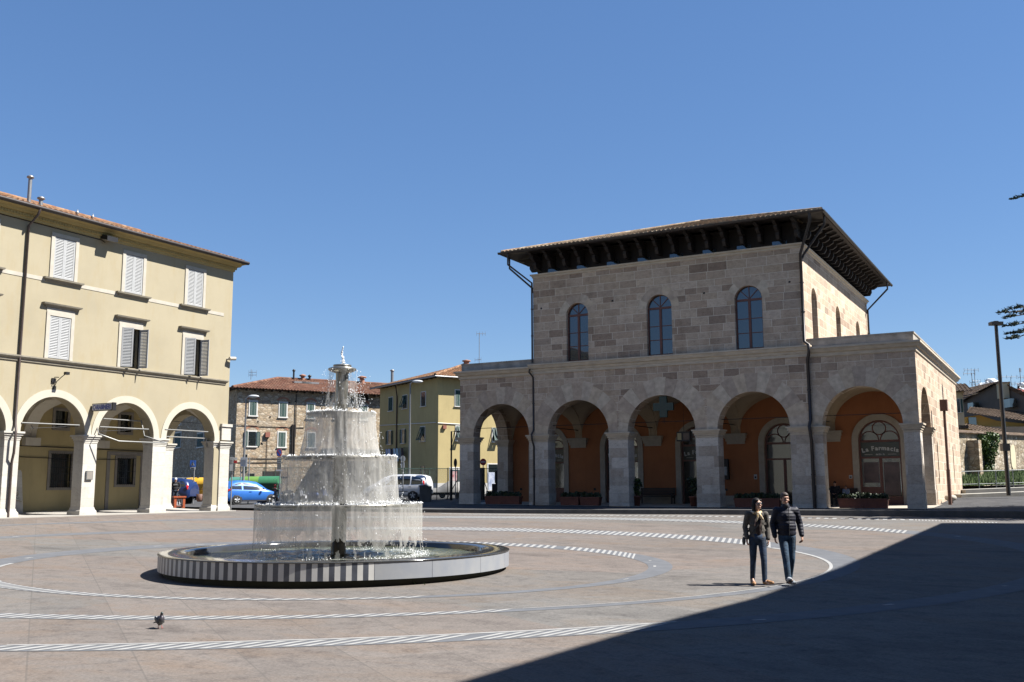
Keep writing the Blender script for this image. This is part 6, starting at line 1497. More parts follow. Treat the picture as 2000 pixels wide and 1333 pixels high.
# ---- vehicles: local +x = forwards, origin on the ground under the middle
TYRE = mat('tyre', (.012, .012, .012), .2, 10, .8); RIM = mat('alloy_rim', (.42, .43, .44), .08, 6, .35, metal=.5); CARG = glassy('car_glass', (.010, .013, .015), .04, .11); TAIL = mat('tail_lamp', (.30, .01, .012), .1, 8, .25); TRIMB = mat('black_plastic', (.018, .018, .02), .15, 6, .6); HEADL = mat('headlamp', (.5, .5, .52), .05, 8, .15)
def carpaint(name, c):
    m, nt, b = newmat(name); f = noise(nt, coord(nt, 'OBJ'), 4, 3)
    nt.links.new(ramp(nt, f, [(.3, sh(c, .94)), (.7, sh(c, 1.05))]), b.inputs['Base Color']); b.inputs['Roughness'].default_value = .32; b.inputs['Coat Weight'].default_value = .35; b.inputs['Coat Roughness'].default_value = .05; b.inputs['Metallic'].default_value = .2
    return m
def car(name, lab, loc, rz, L, Wd, Hh, belt, st, wheels, wr, paint, pillars, clad=False, roofbar=False):
    """st: stations (x, z_low, z_belt, z_top, half width, half roof width); pillars: station ranges that are glazed"""
    t = thing(name, lab, 'car', tuple(loc), rz); mb = MB(); rows = []
    for x, zl, zb_, zt_, hw, hr in st:
        zm = zl+(zb_-zl)*.45
        half = [(hw*.90, zl), (hw*.985, zl+.10), (hw, zm), (hw*.985, zb_-.05), (hw*.955, zb_), ((hw*.955+hr)/2+.02, (zb_+zt_)/2), (hr, zt_-.04), (hr*.82, zt_), (0, zt_+.015)]
        rows.append([(x, -y, z) for y, z in half]+[(x, y, z) for y, z in half[-2::-1]])
    mb.grid(rows, 0, True); mb.face(rows[0][::-1], 0); mb.face(rows[-1], 0)
    me = mb.mesh('b', [paint]); o = bpy.data.objects.new('body', me); COL.objects.link(o); o.parent = t
    # wheel arches: dark discs set into the flank
    arch = MB()
    for wx in wheels:
        for s in (-1, 1): arch.tube([(wx, s*(Wd/2-.20), wr), (wx, s*(Wd/2+.006), wr+.01)], wr*1.16, 24, 0)
    part('wheel_arch', arch, TRIMB, t)
    for wx in wheels:
        for s in (-1, 1):
            mb = MB(); c = (0, 0, 0)
            rows = []
            for r, w_ in ((wr*.62, .09), (wr*.9, .10), (wr, .06), (wr, -.08), (wr*.6, -.09)): rows.append([(wx+r*math.cos(2*PI*i/28), s*(Wd/2-.07+w_), wr+r*math.sin(2*PI*i/28)) for i in range(28)])
            mb.grid(rows, 0, True, True); w = part('wheel', mb, TYRE, t)
            mb = MB(); n = 28; yy = s*(Wd/2+.008)
            mb.grid([[(wx+r*math.cos(2*PI*i/n), yy+s*dy, wr+r*math.sin(2*PI*i/n)) for i in range(n)] for r, dy in ((wr*.66, .012), (wr*.58, -.03))], 0, True, True)
            for i in range(5):
                a = 2*PI*i/5+.3; ca, sa = math.cos(a), math.sin(a)
                for da in (-.13, .13):
                    p0 = V((wx, yy, wr)); p1 = V((wx+wr*.62*math.cos(a+da), yy, wr+wr*.62*math.sin(a+da))); mb.tube([p0, p1], wr*.075, 6)
            mb.tube([(wx, yy-s*.03, wr), (wx, yy+s*.012, wr)], wr*.17, 12); part('rim', mb, RIM, w)
            mb = MB(); mb.face([(wx+wr*.6*math.cos(2*PI*i/n), yy-s*.035, wr+wr*.6*math.sin(2*PI*i/n)) for i in range(n)]); part('brake_disc', mb, TRIMB, w)
    # side windows, 6 mm proud of the flanks
    def pt(k, f, s):
        i = min(int(k), len(st)-2); q = k-i; a, b = st[i], st[i+1]; x, zl, zb_, zt_, hw, hr = [a[j]+(b[j]-a[j])*q for j in range(6)]
        y0_, z0_, y1_, z1_ = hw*.955, zb_, hr, zt_-.04; ym, zm = (y0_+y1_)/2+.02, (z0_+z1_)/2
        if f < .5: g = f/.5; y, z = y0_+(ym-y0_)*g, z0_+(zm-z0_)*g
        else: g = (f-.5)/.5; y, z = ym+(y1_-ym)*g, zm+(z1_-zm)*g
        return V((x, s*(y+.007), z+.004))
    for s in (-1, 1):
        for k0, k1, f00, f01, f10, f11 in pillars:
            mb = MB(); rows = []
            for j in range(7):
                u = j/6; k = k0+(k1-k0)*u; lo_, hi_ = f00+(f10-f00)*u, f01+(f11-f01)*u
                rows.append([pt(k, lo_+(hi_-lo_)*i/4, s) for i in range(5)])
            mb.grid(rows, 0, True); part('side_window', mb, CARG, t)
    return t, rows
# blue hatchback, tail towards us
BLUEC = carpaint('light_blue_paint', (.025, .12, .40))
st = [(-1.80, .42, .72, .80, .60, .50), (-1.78, .28, .80, 1.02, .76, .60), (-1.68, .22, .88, 1.28, .80, .58), (-1.48, .20, .90, 1.44, .82, .58), (-1.0, .18, .90, 1.505, .83, .57), (-.35, .18, .88, 1.50, .83, .57), (.25, .18, .86, 1.42, .83, .55), (.62, .18, .85, 1.22, .83, .56), (1.0, .20, .84, .95, .82, .62), (1.4, .22, .76, .82, .79, .60), (1.68, .26, .60, .66, .70, .52), (1.80, .34, .50, .54, .54, .40)]
def heading(a, b): v = HR*a+HF*b; return math.atan2(v.y, v.x)
cpos = at_ground(486, 982, 65.3)
t, _ = car('parked_hatchback', 'light blue three-door hatchback parked beside the arcade corner', cpos, heading(.80, .60), 3.62, 1.66, 1.5, .9, st, (-1.12, 1.18), .29, BLUEC, [(2.5, 4.3, .12, .50, .05, .86), (4.45, 7.6, .05, .88, .05, .30)])
mb = MB(); 
mb.grid([[(-1.70, y, .98) for y in (-.52, -.26, 0, .26, .52)], [(-1.60, y, 1.20) for y in (-.52, -.26, 0, .26, .52)], [(-1.49, y*.92, 1.38) for y in (-.52, -.26, 0, .26, .52)]], 0, True)
mb.v = [(x-.07, y, z) for x, y, z in mb.v]; part('rear_window', mb, CARG, t)
for s in (-1, 1):
    mb = MB(); mb.prism([(-1.80, s*.60, .80), (-1.74, s*.82, .82), (-1.45, s*.84, .96), (-1.66, s*.80, .98), (-1.79, s*.62, .93)], (0, s*.012, .012)); part('tail_lamp', mb, TAIL, t)
    mb = MB(); mb.ell((1.52, s*.62, .68), (.16, .10, .08), 12); part('headlamp', mb, HEADL, t)
    mb = MB(); mb.ell((.55, s*.95, .96), (.07, .10, .075), 12); part('mirror', mb, TRIMB, t)
    mb = MB(); mb.box((-.32, s*.835-.012, .79), (-.16, s*.835+.012, .825)); part('door_handle', mb, BLUEC, t)
    mb = MB(); mb.box((-.75, s*.80-.02, .20), (.8, s*.80+.035, .27)); part('sill', mb, TRIMB, t)
mb = MB(); mb.box((-1.83, -.26, .52), (-1.79, .26, .63)); part('number_plate', mb, WHT, t)
mb = MB(); mb.box((-1.83, -.62, .30), (-1.70, .62, .46)); part('bumper', mb, BLUEC, t)
# dark blue sport utility car seen through the arch
DBLUE = carpaint('dark_blue_paint', (.009, .022, .085))
st = [(-2.15, .50, .85, .95, .66, .55), (-2.10, .40, .98, 1.15, .84, .68), (-1.98, .36, 1.04, 1.42, .88, .66), (-1.70, .34, 1.06, 1.60, .90, .64), (-1.0, .32, 1.05, 1.66, .90, .63), (0, .32, 1.03, 1.66, .90, .63), (.55, .32, 1.02, 1.56, .90, .61), (.95, .33, 1.01, 1.32, .90, .64), (1.3, .34, 1.0, 1.08, .88, .70), (1.85, .38, .94, 1.0, .86, .68), (2.1, .44, .80, .86, .76, .58), (2.17, .52, .68, .72, .62, .46)]
cpos = at_ground(318, 980, 66)
t, _ = car('parked_dark_car', 'dark blue tall estate car parked behind the corner arch', cpos, heading(-.99, .12), 4.3, 1.80, 1.69, 1.05, st, (-1.33, 1.34), .35, DBLUE, [(2.4, 3.3, .15, .60, .10, .86), (3.5, 4.9, .06, .88, .06, .88), (5.05, 7.6, .06, .88, .06, .30)], True)
for s in (-1, 1):
    mb = MB(); mb.box((-.9, s*.88-.02, .34), (.95, s*.88+.03, .46)); part('sill', mb, TRIMB, t)
    mb = MB(); mb.tube([(-1.7, s*.60, 1.64), (-1.5, s*.60, 1.70), (.1, s*.60, 1.71), (.35, s*.6, 1.64)], .02, 6); part('roof_rail', mb, RIM, t)
    mb = MB(); mb.prism([(-2.13, s*.70, .95), (-2.05, s*.87, .95), (-1.98, s*.88, 1.22), (-2.06, s*.74, 1.22)], (0, s*.015, 0)); part('tail_lamp', mb, TAIL, t)
    mb = MB(); mb.ell((.75, s*1.02, 1.1), (.09, .12, .09), 12); part('mirror', mb, TRIMB, t)
    mb = MB(); mb.box((-.95, s*.91-.012, .95), (-.75, s*.91+.012, .99)); mb.box((.02, s*.91-.012, .95), (.2, s*.91+.012, .99)); part('door_handle', mb, DBLUE, t)
# white people carrier behind the fountain
WHC = carpaint('white_car_paint', (.50, .52, .55))
st = [(-2.30, .45, .85, 1.0, .72, .60), (-2.27, .32, .98, 1.30, .86, .70), (-2.15, .26, 1.02, 1.60, .90, .68), (-1.85, .24, 1.02, 1.70, .91, .67), (-.9, .22, 1.0, 1.74, .91, .67), (.2, .22, .98, 1.72, .91, .66), (.8, .22, .96, 1.56, .91, .64), (1.25, .24, .95, 1.28, .90, .66), (1.7, .26, .92, 1.02, .88, .68), (2.1, .30, .80, .86, .82, .62), (2.32, .40, .62, .66, .66, .50)]
cpos = at_ground(777, 980, 73.5)
t, _ = car('parked_people_carrier', 'white people carrier parked behind the fountain water', cpos, heading(-.96, .25), 4.65, 1.82, 1.74, 1.0, st, (-1.42, 1.42), .32, WHC, [(2.3, 3.6, .10, .62, .06, .90), (3.7, 4.6, .06, .9, .06, .9), (4.7, 5.6, .06, .9, .06, .88), (5.7, 7.7, .06, .88, .06, .3)])
t.scale = (1.06, 1.06, 1.06)
for s in (-1, 1):
    mb = MB(); mb.prism([(-2.29, s*.74, .95), (-2.22, s*.89, .95), (-2.12, s*.905, 1.30), (-2.2, s*.76, 1.30)], (0, s*.015, 0)); part('tail_lamp', mb, TAIL, t)
    mb = MB(); mb.box((-1.05, s*.92-.015, .56), (1.0, s*.92+.01, .62)); part('side_moulding', mb, GRYP, t)
    mb = MB(); mb.ell((1.0, s*1.02, 1.08), (.08, .11, .09), 12); part('mirror', mb, WHC, t)
    mb = MB(); mb.box((-2.2, s*.80-.05, .27), (2.1, s*.80+.10, .40)); part('sill', mb, GRYP, t)
    mb = MB(); mb.box((-1.3, s*.92-.012, .90), (-1.1, s*.92+.012, .93)); mb.box((-.05, s*.92-.012, .90), (.15, s*.92+.012, .93)); part('door_handle', mb, WHC, t)
# parked scooters behind the falling water
def scooter(px, d, a, c, lab):
    p = at_ground(px, 980, d); t = thing('parked_scooter', lab, 'scooter', tuple(p), heading(math.cos(a), math.sin(a)), 'scooters parked beyond the fountain'); pm = carpaint('scooter_paint_%d' % px, c)
    for x in (-.62, .62):
        mb = MB(); rows = []
        for r, w_ in ((.13, .05), (.22, .06), (.25, .02), (.25, -.02), (.22, -.06), (.13, -.05)): rows.append([(x+r*math.cos(2*PI*i/20), w_, .25+r*math.sin(2*PI*i/20)) for i in range(20)])
        mb.grid(rows, 0, True, True); w = part('wheel', mb, TYRE, t); mb = MB(); mb.tube([(x, -.04, .25), (x, .04, .25)], .13, 14); part('rim', mb, RIM, w)
    mb = MB(); mb.ell((-.45, 0, .55), (.46, .19, .24), 16); mb.ell((-.8, 0, .66), (.2, .13, .12), 12); mb.box((-.3, -.15, .25), (.4, .15, .33)); mb.prism([(.32, -.19, .28), (.55, -.17, .5), (.42, -.15, .95), (.34, -.15, .95), (.42, -.17, .5), (.26, -.19, .3)], (0, .36, 0)); mb.ell((.6, 0, .5), (.24, .1, .12), 12); part('body', mb, pm, t)
    mb = MB(); mb.ell((-.42, 0, .80), (.40, .15, .07), 14); part('seat', mb, TRIMB, t)
    mb = MB(); mb.tube([(.62, 0, .28), (.40, 0, .98)], .03, 8); mb.tube([(.36, -.32, 1.05), (.42, 0, 1.0), (.36, .32, 1.05)], .02, 6); mb.ell((.46, 0, .98), (.09, .13, .09), 10); part('handlebar', mb, TRIMB, t)
    return t
scooter(549, 63, -2.2, (.02, .02, .022), 'black scooter just left of the second fountain tier')
scooter(575, 66, -.3, (.30, .31, .33), 'silver scooter behind the fountain water')
scooter(622, 66, -.5, (.03, .06, .16), 'blue scooter behind the fountain column')
# ================================================================== people and birds (local: facing -y, z up)
SKIN = mat('skin', (.36, .21, .15), .08, 14, .55); SKIN2 = mat('skin_pale', (.40, .25, .19), .08, 14, .55)
HAIRB = mat('black_hair', (.007, .006, .006), .2, 20, .7, stretch=(1, 1, .2), spec=.2); HAIRM = mat('brown_short_hair', (.035, .022, .015), .25, 25, .6)
EYEM = mat('eye', (.02, .015, .012), .1, 20, .2); LIP = mat('lip', (.26, .10, .09), .1, 20, .5)
def denim(name, c):
    m, nt, b = newmat(name); p = coord(nt, 'OBJ'); n1 = noise(nt, p, 5, 5, .6); n2 = noise(nt, p, 60, 2)
    col = ramp(nt, n1, [(.35, sh(c, .55)), (.55, c), (.72, sh(c, 2.0))]); nt.links.new(col, b.inputs['Base Color']); b.inputs['Roughness'].default_value = .85
    bump(nt, b, math_(nt, 'ADD', math_(nt, 'MULTIPLY', n2, .3), noise(nt, coord(nt, 'OBJ', (1, 1, 2.5)), 9, 4, .6, 1.0)), .6, .02); return m
def cloth(name, c, fold=.5, quilt=False):
    m, nt, b = newmat(name); p = coord(nt, 'OBJ'); n1 = noise(nt, p, 8, 5, .6)
    nt.links.new(ramp(nt, n1, [(.3, sh(c, .8)), (.7, sh(c, 1.2))]), b.inputs['Base Color']); b.inputs['Roughness'].default_value = .6 if quilt else .85; b.inputs['Specular IOR Level'].default_value = .35
    if quilt:
        sp = N(nt, 'ShaderNodeSeparateXYZ'); nt.links.new(p, sp.inputs[0]); h = math_(nt, 'ABSOLUTE', math_(nt, 'SINE', math_(nt, 'MULTIPLY', sp.outputs[2], PI/.062))); h = math_(nt, 'POWER', h, .45)
        bump(nt, b, math_(nt, 'ADD', h, math_(nt, 'MULTIPLY', noise(nt, p, 22, 3), .5)), .35, .02)
    else: bump(nt, b, noise(nt, coord(nt, 'OBJ', (1.6, 1.6, .7)), 7, 4, .6, 1.2), fold, .03)
    return m
def chain(mb, pts, rad, n=12):
    for (a, b), (ra, rb) in zip(zip(pts, pts[1:]), zip(rad, rad[1:])): mb.cap(a, b, ra, rb, n)
def hand(mb, wr, dr, side, palm_n, curl=.5, s=1.0):
    """palm, four bent fingers and a thumb hanging from the wrist along dr"""
    wr, dr = V(wr), V(dr).normalized(); pn = V(palm_n).normalized(); pn = (pn-dr*pn.dot(dr)).normalized(); sd = dr.cross(pn)*side
    rot = Matrix((sd, pn, dr)).transposed()
    mb.ell(wr+dr*.045*s, (.040*s, .018*s, .055*s), 12, 0, rot)
    for i, (o, L) in enumerate(((-.028, .062), (-.010, .072), (.010, .068), (.027, .052))):
        a = wr+dr*.085*s+sd*o*s; b = a+(dr*.8+pn*curl*.6)*L*.55*s; c = b+(dr*.45+pn*curl*1.5)*L*.5*s
        mb.cap(a, b, .0105*s, .0095*s, 8); mb.cap(b, c, .0095*s, .008*s, 8)
    a = wr+dr*.03*s-sd*.034*s; b = a+(dr*.7-sd*.55+pn*.4)*.045*s; c = b+(dr*.9+pn*.5)*.032*s
    mb.cap(a, b, .013*s, .011*s, 8); mb.cap(b, c, .011*s, .009*s, 8)
def head(mb, c, yaw=0, pitch=0, s=1.0):
    """skull, jaw, nose, ears; returns the frame used for hair and glasses"""
    Rm = Matrix.Rotation(yaw, 3, 'Z') @ Matrix.Rotation(pitch, 3, 'X'); c = V(c); q = lambda x, y, z: c+Rm @ (V((x, y, z))*s)
    e = lambda p, r, n=14: mb.ell(q(*p), tuple(k*s for k in r), n, 0, Rm)
    e((0, .01, .02), (.074, .094, .098)); e((0, -.030, -.045), (.058, .062, .066)); e((0, -.058, -.088), (.030, .028, .026))
    mb.cap(q(0, -.088, .012), q(0, -.112, -.022), .010*s, .015*s, 8); e((0, -.082, .038), (.055, .018, .014))
    for k in (-1, 1): e((k*.076, .008, -.012), (.012, .022, .032), 10); e((k*.040, -.070, -.028), (.024, .022, .022), 10)
    e((0, -.088, -.058), (.024, .012, .009), 10)
    return q, Rm
def face_parts(t, q, Rm, s=1.0, eyes=True):
    if eyes:
        for k in (-1, 1):
            mb = MB(); mb.ell(q(k*.031, -.088, .012), (.014*s, .007*s, .007*s), 10, 0, Rm); part('eye', mb, EYEM, t)
    mb = MB(); mb.ell(q(0, -.099, -.058), (.022*s, .006*s, .006*s), 10, 0, Rm); part('mouth', mb, LIP, t)
def shoe(mb, heel, d, L=.26, w=.048, toe_up=0.0):
    heel, d = V(heel), V(d).normalized(); s_ = V((-d.y, d.x, 0)).normalized()
    up = V((0, 0, 1)); dd = (d+up*toe_up).normalized()
    for f, r, z in ((.02, .040, .042), (.07, .042, .05), (.13, .046, .045), (.19, w, .036), (.235, w*.8, .030)):
        mb.ell(heel+dd*f*(L/.26)+up*z*.95, (r*.95, r*1.05, z), 12, 0, Matrix((d, s_, up)).transposed() @ Matrix.Identity(3))
# ---------------- the couple walking across the square
def pelvis_legs(mb, J, r, hip=(.165, .125, .13)):
    mb.ell(J['pelvis'], hip, 16)
    for s in 'lr': chain(mb, [J['hip'+s], J['knee'+s], J['ankle'+s]], r)
def base_body(mb, J, torso_r=.10, limb=.85):
    mb.cap(J['pelvis'], J['chest'], torso_r, torso_r*1.15, 14); mb.cap(J['chest'], J['neck'], torso_r*.9, .052, 14); mb.cap(J['neck'], V(J['head'])+V((0, 0, -.03)), .052, .055, 12)
    for s in 'lr':
        chain(mb, [J['sh'+s], J['el'+s], J['wr'+s]], [.046*limb, .040*limb, .029*limb]); mb.cap(J['chest'], J['sh'+s], torso_r*.7, .05*limb, 10)
        chain(mb, [J['hip'+s], J['knee'+s], J['ankle'+s]], [.075*limb, .055*limb, .038*limb]); mb.cap(J['pelvis'], J['hip'+s], torso_r*.9, .075*limb, 10)
        a = V(J['ankle'+s]); f = V(J['foot'+s]).normalized(); mb.cap(a, a+f*.13-V((0, 0, .05)), .036*limb, .026*limb, 10)
gm = onG(1541, 1142); gw = onG(1483, 1144.5)
man = thing('person', 'man in a navy quilted jacket, blue jeans and white trainers walking beside a woman', 'person', (gm.x, gm.y, Gz(gm.x, gm.y)), YAW, 'couple walking across the square')
J = dict(pelvis=(0, 0, .95), chest=(-.01, 0, 1.32), neck=(-.005, .005, 1.50), head=(-.015, -.015, 1.665), shl=(-.19, .0, 1.44), ell=(-.26, .05, 1.17), wrl=(-.255, -.06, .925), shr=(.19, .01, 1.44), elr=(.275, .05, 1.18), wrr=(.285, -.03, .945),
         hipl=(-.085, 0, .92), kneel=(-.075, -.13, .51), anklel=(-.055, -.17, .115), hipr=(.085, 0, .92), kneer=(.075, .0, .50), ankler=(.065, .19, .12), footl=(-.05, -1, 0), footr=(.1, -1, 0))
K = 1.80/1.79
J = {k: tuple(c*K for c in v) for k, v in J.items()}
mb = MB(); base_body(mb, J); q, Rm = head(mb, J['head'], .12, .10); hand(mb, J['wrl'], (.05, -.15, -1), 1, (1, 0, 0), .5); hand(mb, J['wrr'], (0, -.35, -1), -1, (-.6, .6, 0), .95)
remesh('body', mb, SKIN, man, .0065, 2); face_parts(man, q, Rm)
mb = MB(); e = lambda p, r: mb.ell(q(*p), r, 16, 0, Rm); e((0, .018, .040), (.079, .094, .094)); e((0, .05, -.01), (.070, .06, .075)); e((0, -.045, .085), (.055, .04, .03))
for k in (-1, 1): e((k*.072, .01, .02), (.012, .03, .05))
remesh('hair', mb, HAIRM, man, .008, 2)
mb = MB(); mb.ell((-.01, .0, 1.30), (.205, .135, .20), 18); mb.ell((0, -.01, 1.12), (.195, .14, .20), 18); mb.ell((0, 0, 1.00), (.192, .138, .10), 18); mb.cap((-.165, .005, 1.43), (.16, .01, 1.43), .085, .085, 14); mb.cap((0, .01, 1.43), (0, .0, 1.535), .105, .078, 14)
for s in 'lr': chain(mb, [J['sh'+s], J['el'+s], V(J['wr'+s])+V((0, 0, .015))], [.074, .066, .050], 14)
jk = remesh('jacket', mb, cloth('navy_quilted_nylon', (.008, .009, .019), quilt=True), man, .012, 3)
mb = MB(); mb.tube([(.02, -.135, 1.50), (.02, -.142, 1.30), (.015, -.150, 1.12), (.01, -.142, .96)], .007, 6); part('zip', mb, TRIMB, jk)
mb = MB(); mb.ell((-.0, -.075, 1.535), (.045, .03, .05), 12); remesh('shirt', mb, cloth('charcoal_shirt', (.03, .03, .032)), man, .01, 2)
mb = MB(); mb.ell(J['pelvis'], (.168, .122, .13), 18)
for s in 'lr': chain(mb, [J['hip'+s], J['knee'+s], J['ankle'+s]], [.094, .070, .062], 14)
remesh('jeans', mb, denim('blue_jeans', (.020, .046, .082)), man, .012, 3)
mb = MB(); shoe(mb, (-.055, -.14, .045), (-.08, -1, 0), .28, .05, .28); remesh('shoe', mb, WHT, man, .008, 2)
mb = MB(); shoe(mb, (.065, .235, .005), (.15, -1, 0), .28, .05, 0); remesh('shoe', mb, WHT, man, .008, 2)
mb = MB(); mb.hexa([(-.10, -.145, .03), (-.01, -.145, .03), (-.02, -.41, .105), (-.11, -.41, .105), (-.10, -.145, .048), (-.01, -.145, .048), (-.02, -.41, .12), (-.11, -.41, .12)]); part('sole', mb, mat('grey_sole', (.10, .09, .08), .2, 8, .8), man)
# ---- the woman
wo = thing('person', 'woman in sunglasses, grey jacket, pale scarf and blue jeans walking beside a man', 'person', (gw.x, gw.y, Gz(gw.x, gw.y)), YAW, 'couple walking across the square')
J = dict(pelvis=(0, 0, .92), chest=(.0, 0, 1.25), neck=(.0, .005, 1.42), head=(.015, -.01, 1.565), shl=(-.175, .0, 1.37), ell=(-.225, .05, 1.12), wrl=(-.215, -.03, .895), shr=(.175, .0, 1.37), elr=(.215, .05, 1.11), wrr=(.20, -.04, .88),
         hipl=(-.085, 0, .90), kneel=(-.085, .06, .50), anklel=(-.085, .17, .125), hipr=(.085, 0, .90), kneer=(.085, -.10, .50), ankler=(.075, -.14, .11), footl=(-.1, -1, 0), footr=(.5, -1, 0))
K = 1.70/1.685
J = {k: tuple(c*K for c in v) for k, v in J.items()}
mb = MB(); base_body(mb, J, .09, .78); q, Rm = head(mb, J['head'], .45, .0, .96); hand(mb, J['wrl'], (.02, -.15, -1), 1, (1, .2, 0), .6, .92); hand(mb, J['wrr'], (.0, -.2, -1), -1, (-1, .2, 0), .6, .92)
remesh('body', mb, SKIN2, wo, .0065, 2); face_parts(wo, q, Rm, .96, False)
mb = MB(); e = lambda p, r: mb.ell(q(*p), r, 16, 0, Rm); e((0, .024, .036), (.082, .094, .092)); e((0, .06, -.05), (.082, .055, .12)); e((0, .055, -.13), (.088, .05, .07))
for k in (-1, 1): e((k*.078, .02, -.05), (.026, .055, .11)); e((k*.082, .01, -.12), (.030, .05, .06)); e((k*.045, -.05, .075), (.036, .03, .024))
remesh('hair', mb, HAIRB, wo, .008, 2)
mb = MB()
for k in (-1, 1): mb.ell(q(k*.034, -.098, .010), (.028, .010, .022), 14, 0, Rm)
mb.cap(q(-.01, -.102, .016), q(.01, -.102, .016), .005, .005, 8)
for k in (-1, 1): mb.cap(q(k*.062, -.09, .014), q(k*.078, .0, .012), .004, .004, 8)
part('sunglasses', mb, CARG, wo)
mb = MB(); mb.ell((0, .015, 1.25), (.168, .108, .17), 18); mb.ell((0, .015, 1.08), (.158, .112, .18), 18); mb.ell((0, .012, .93), (.172, .124, .12), 18); mb.cap((-.14, .005, 1.365), (.14, .005, 1.365), .062, .062, 14)
for s in 'lr': chain(mb, [J['sh'+s], J['el'+s], V(J['wr'+s])+V((0, 0, .02))], [.060, .052, .043], 14)
jk = remesh('jacket', mb, cloth('grey_brown_jacket', (.070, .064, .056), .9), wo, .012, 3)
mb = MB()
for k in (-1, 1): mb.hexa([(k*.10, -.115, 1.18), (k*.155, -.105, 1.18), (k*.155, -.095, 1.22), (k*.10, -.108, 1.22), (k*.10, -.128, 1.18), (k*.155, -.118, 1.18), (k*.155, -.108, 1.22), (k*.10, -.120, 1.22)])
part('pocket_flap', mb, jk.data.materials[0], jk)
mb = MB(); mb.ell((.01, -.055, 1.15), (.072, .075, .24), 16); remesh('top', mb, cloth('dark_brown_top', (.028, .018, .016)), wo, .012, 2)
mb = MB()
for i in range(14):
    a, b = 2*PI*i/14, 2*PI*(i+1)/14; mb.cap((.085*math.cos(a), .005+.08*math.sin(a), 1.425-.02*math.sin(a)*-1), (.085*math.cos(b), .005+.08*math.sin(b), 1.425+.02*math.sin(b)), .030, .030, 10)
chain(mb, [(.0, -.095, 1.40), (-.01, -.125, 1.33), (-.035, -.132, 1.25)], [.034, .026, .018]); chain(mb, [(.02, -.1, 1.40), (.05, -.13, 1.34), (.085, -.13, 1.29)], [.034, .030, .024])
m_, nt_, b_ = newmat('scarf_silk'); nt_.links.new(ramp(nt_, noise(nt_, coord(nt_, 'OBJ'), 16, 3, .5, 1.0), [(.38, (.42, .36, .28)), (.5, (.36, .28, .16)), (.58, (.38, .22, .04)), (.66, (.10, .09, .09))]), b_.inputs['Base Color']); b_.inputs['Roughness'].default_value = .5
remesh('scarf', mb, m_, wo, .009, 2)
mb = MB(); mb.ell(J['pelvis'], (.152, .115, .13), 18)
for s in 'lr': chain(mb, [J['hip'+s], J['knee'+s], J['ankle'+s]], [.090, .062, .050], 14)
remesh('jeans', mb, denim('dark_blue_jeans', (.011, .026, .055)), wo, .012, 3)
TAN = mat('tan_leather', (.24, .12, .045), .15, 9, .5)
for hp, d, up in (((-.086, .215, .01), (-.05, -1, 0), 0), ((.076, -.10, .03), (.55, -1, 0), .12)):
    mb = MB(); shoe(mb, hp, d, .25, .044, up); mb.cap(V(hp)+V((0, -.035, .05)), V(hp)+V((0, -.035, .13)), .045, .048, 12); remesh('shoe', mb, TAN, wo, .008, 2)
mb = MB(); mb.tube([(.13, .05, 1.42), (.10, -.085, 1.36), (-.02, -.14, 1.16), (-.15, -.11, 1.0), (-.2, .02, .92)], .009, 6); part('bag_strap', mb, TRIMB, wo)
hb = thing('handbag', 'small black handbag at the hip of the woman in the grey jacket', 'handbag', (gw.x, gw.y, Gz(gw.x, gw.y)), YAW)
mb = MB(); mb.ell((-.262, .04, .86), (.032, .075, .085), 14); remesh('body', mb, TRIMB, hb, .012, 1); mb = MB(); mb.tube([(-.26, -.04, .95), (-.262, .03, 1.0), (-.26, .10, .95)], .008, 6); part('handle', mb, TRIMB, hb)
# ---- man in a white cap beyond the arcade
pc = at_ground(341, 990, 62.5)
cp = thing('person', 'man in a white cap and black printed sweatshirt standing by the dark blue car', 'person', tuple(pc), YAW+.3)
J = dict(pelvis=(0, 0, .93), chest=(0, 0, 1.28), neck=(0, .0, 1.46), head=(.0, -.02, 1.60), shl=(-.20, 0, 1.40), ell=(-.28, .03, 1.14), wrl=(-.25, -.1, .95), shr=(.20, 0, 1.40), elr=(.27, .03, 1.14), wrr=(.20, -.16, 1.0), hipl=(-.09, 0, .9), kneel=(-.1, -.03, .49), anklel=(-.1, .03, .1), hipr=(.09, 0, .9), kneer=(.1, -.05, .49), ankler=(.11, -.02, .1), footl=(-.1, -1, 0), footr=(.2, -1, 0))
mb = MB(); base_body(mb, J); q, Rm = head(mb, J['head'], .1, .15); hand(mb, J['wrl'], (0, -.2, -1), 1, (1, 0, 0)); hand(mb, J['wrr'], (-.3, -.5, -.6), -1, (-1, 0, 0)); remesh('body', mb, SKIN, cp, .011, 2); face_parts(cp, q, Rm)
mb = MB(); mb.ell(q(0, .01, .06), (.09, .105, .075), 14, 0, Rm); mb.ell(q(0, -.11, .045), (.07, .07, .014), 12, 0, Rm); remesh('cap', mb, WHT, cp, .012, 1)
mb = MB(); mb.ell((0, 0, 1.26), (.20, .13, .19), 16); mb.ell((0, 0, 1.06), (.19, .13, .19), 16); mb.cap((-.16, 0, 1.39), (.16, 0, 1.39), .08, .08)
for s in 'lr': chain(mb, [J['sh'+s], J['el'+s], J['wr'+s]], [.078, .068, .052])
tp = remesh('sweatshirt', mb, cloth('black_sweatshirt', (.012, .012, .014)), cp, .016, 2); mb = MB()
for i in range(8): mb.box((-.12+i*.03, -.145, 1.27), (-.098+i*.03, -.128, 1.30))
part('print', mb, WHT, tp)
mb = MB(); pelvis_legs(mb, J, [.095, .075, .062]); remesh('trousers', mb, denim('dark_jeans', (.02, .03, .05)), cp, .016, 2)
for s in 'lr':
    mb = MB(); a = V(J['ankle'+s]); shoe(mb, (a.x, a.y+.05, 0), (0, -1, 0)); remesh('shoe', mb, TRIMB, cp, .014, 1)
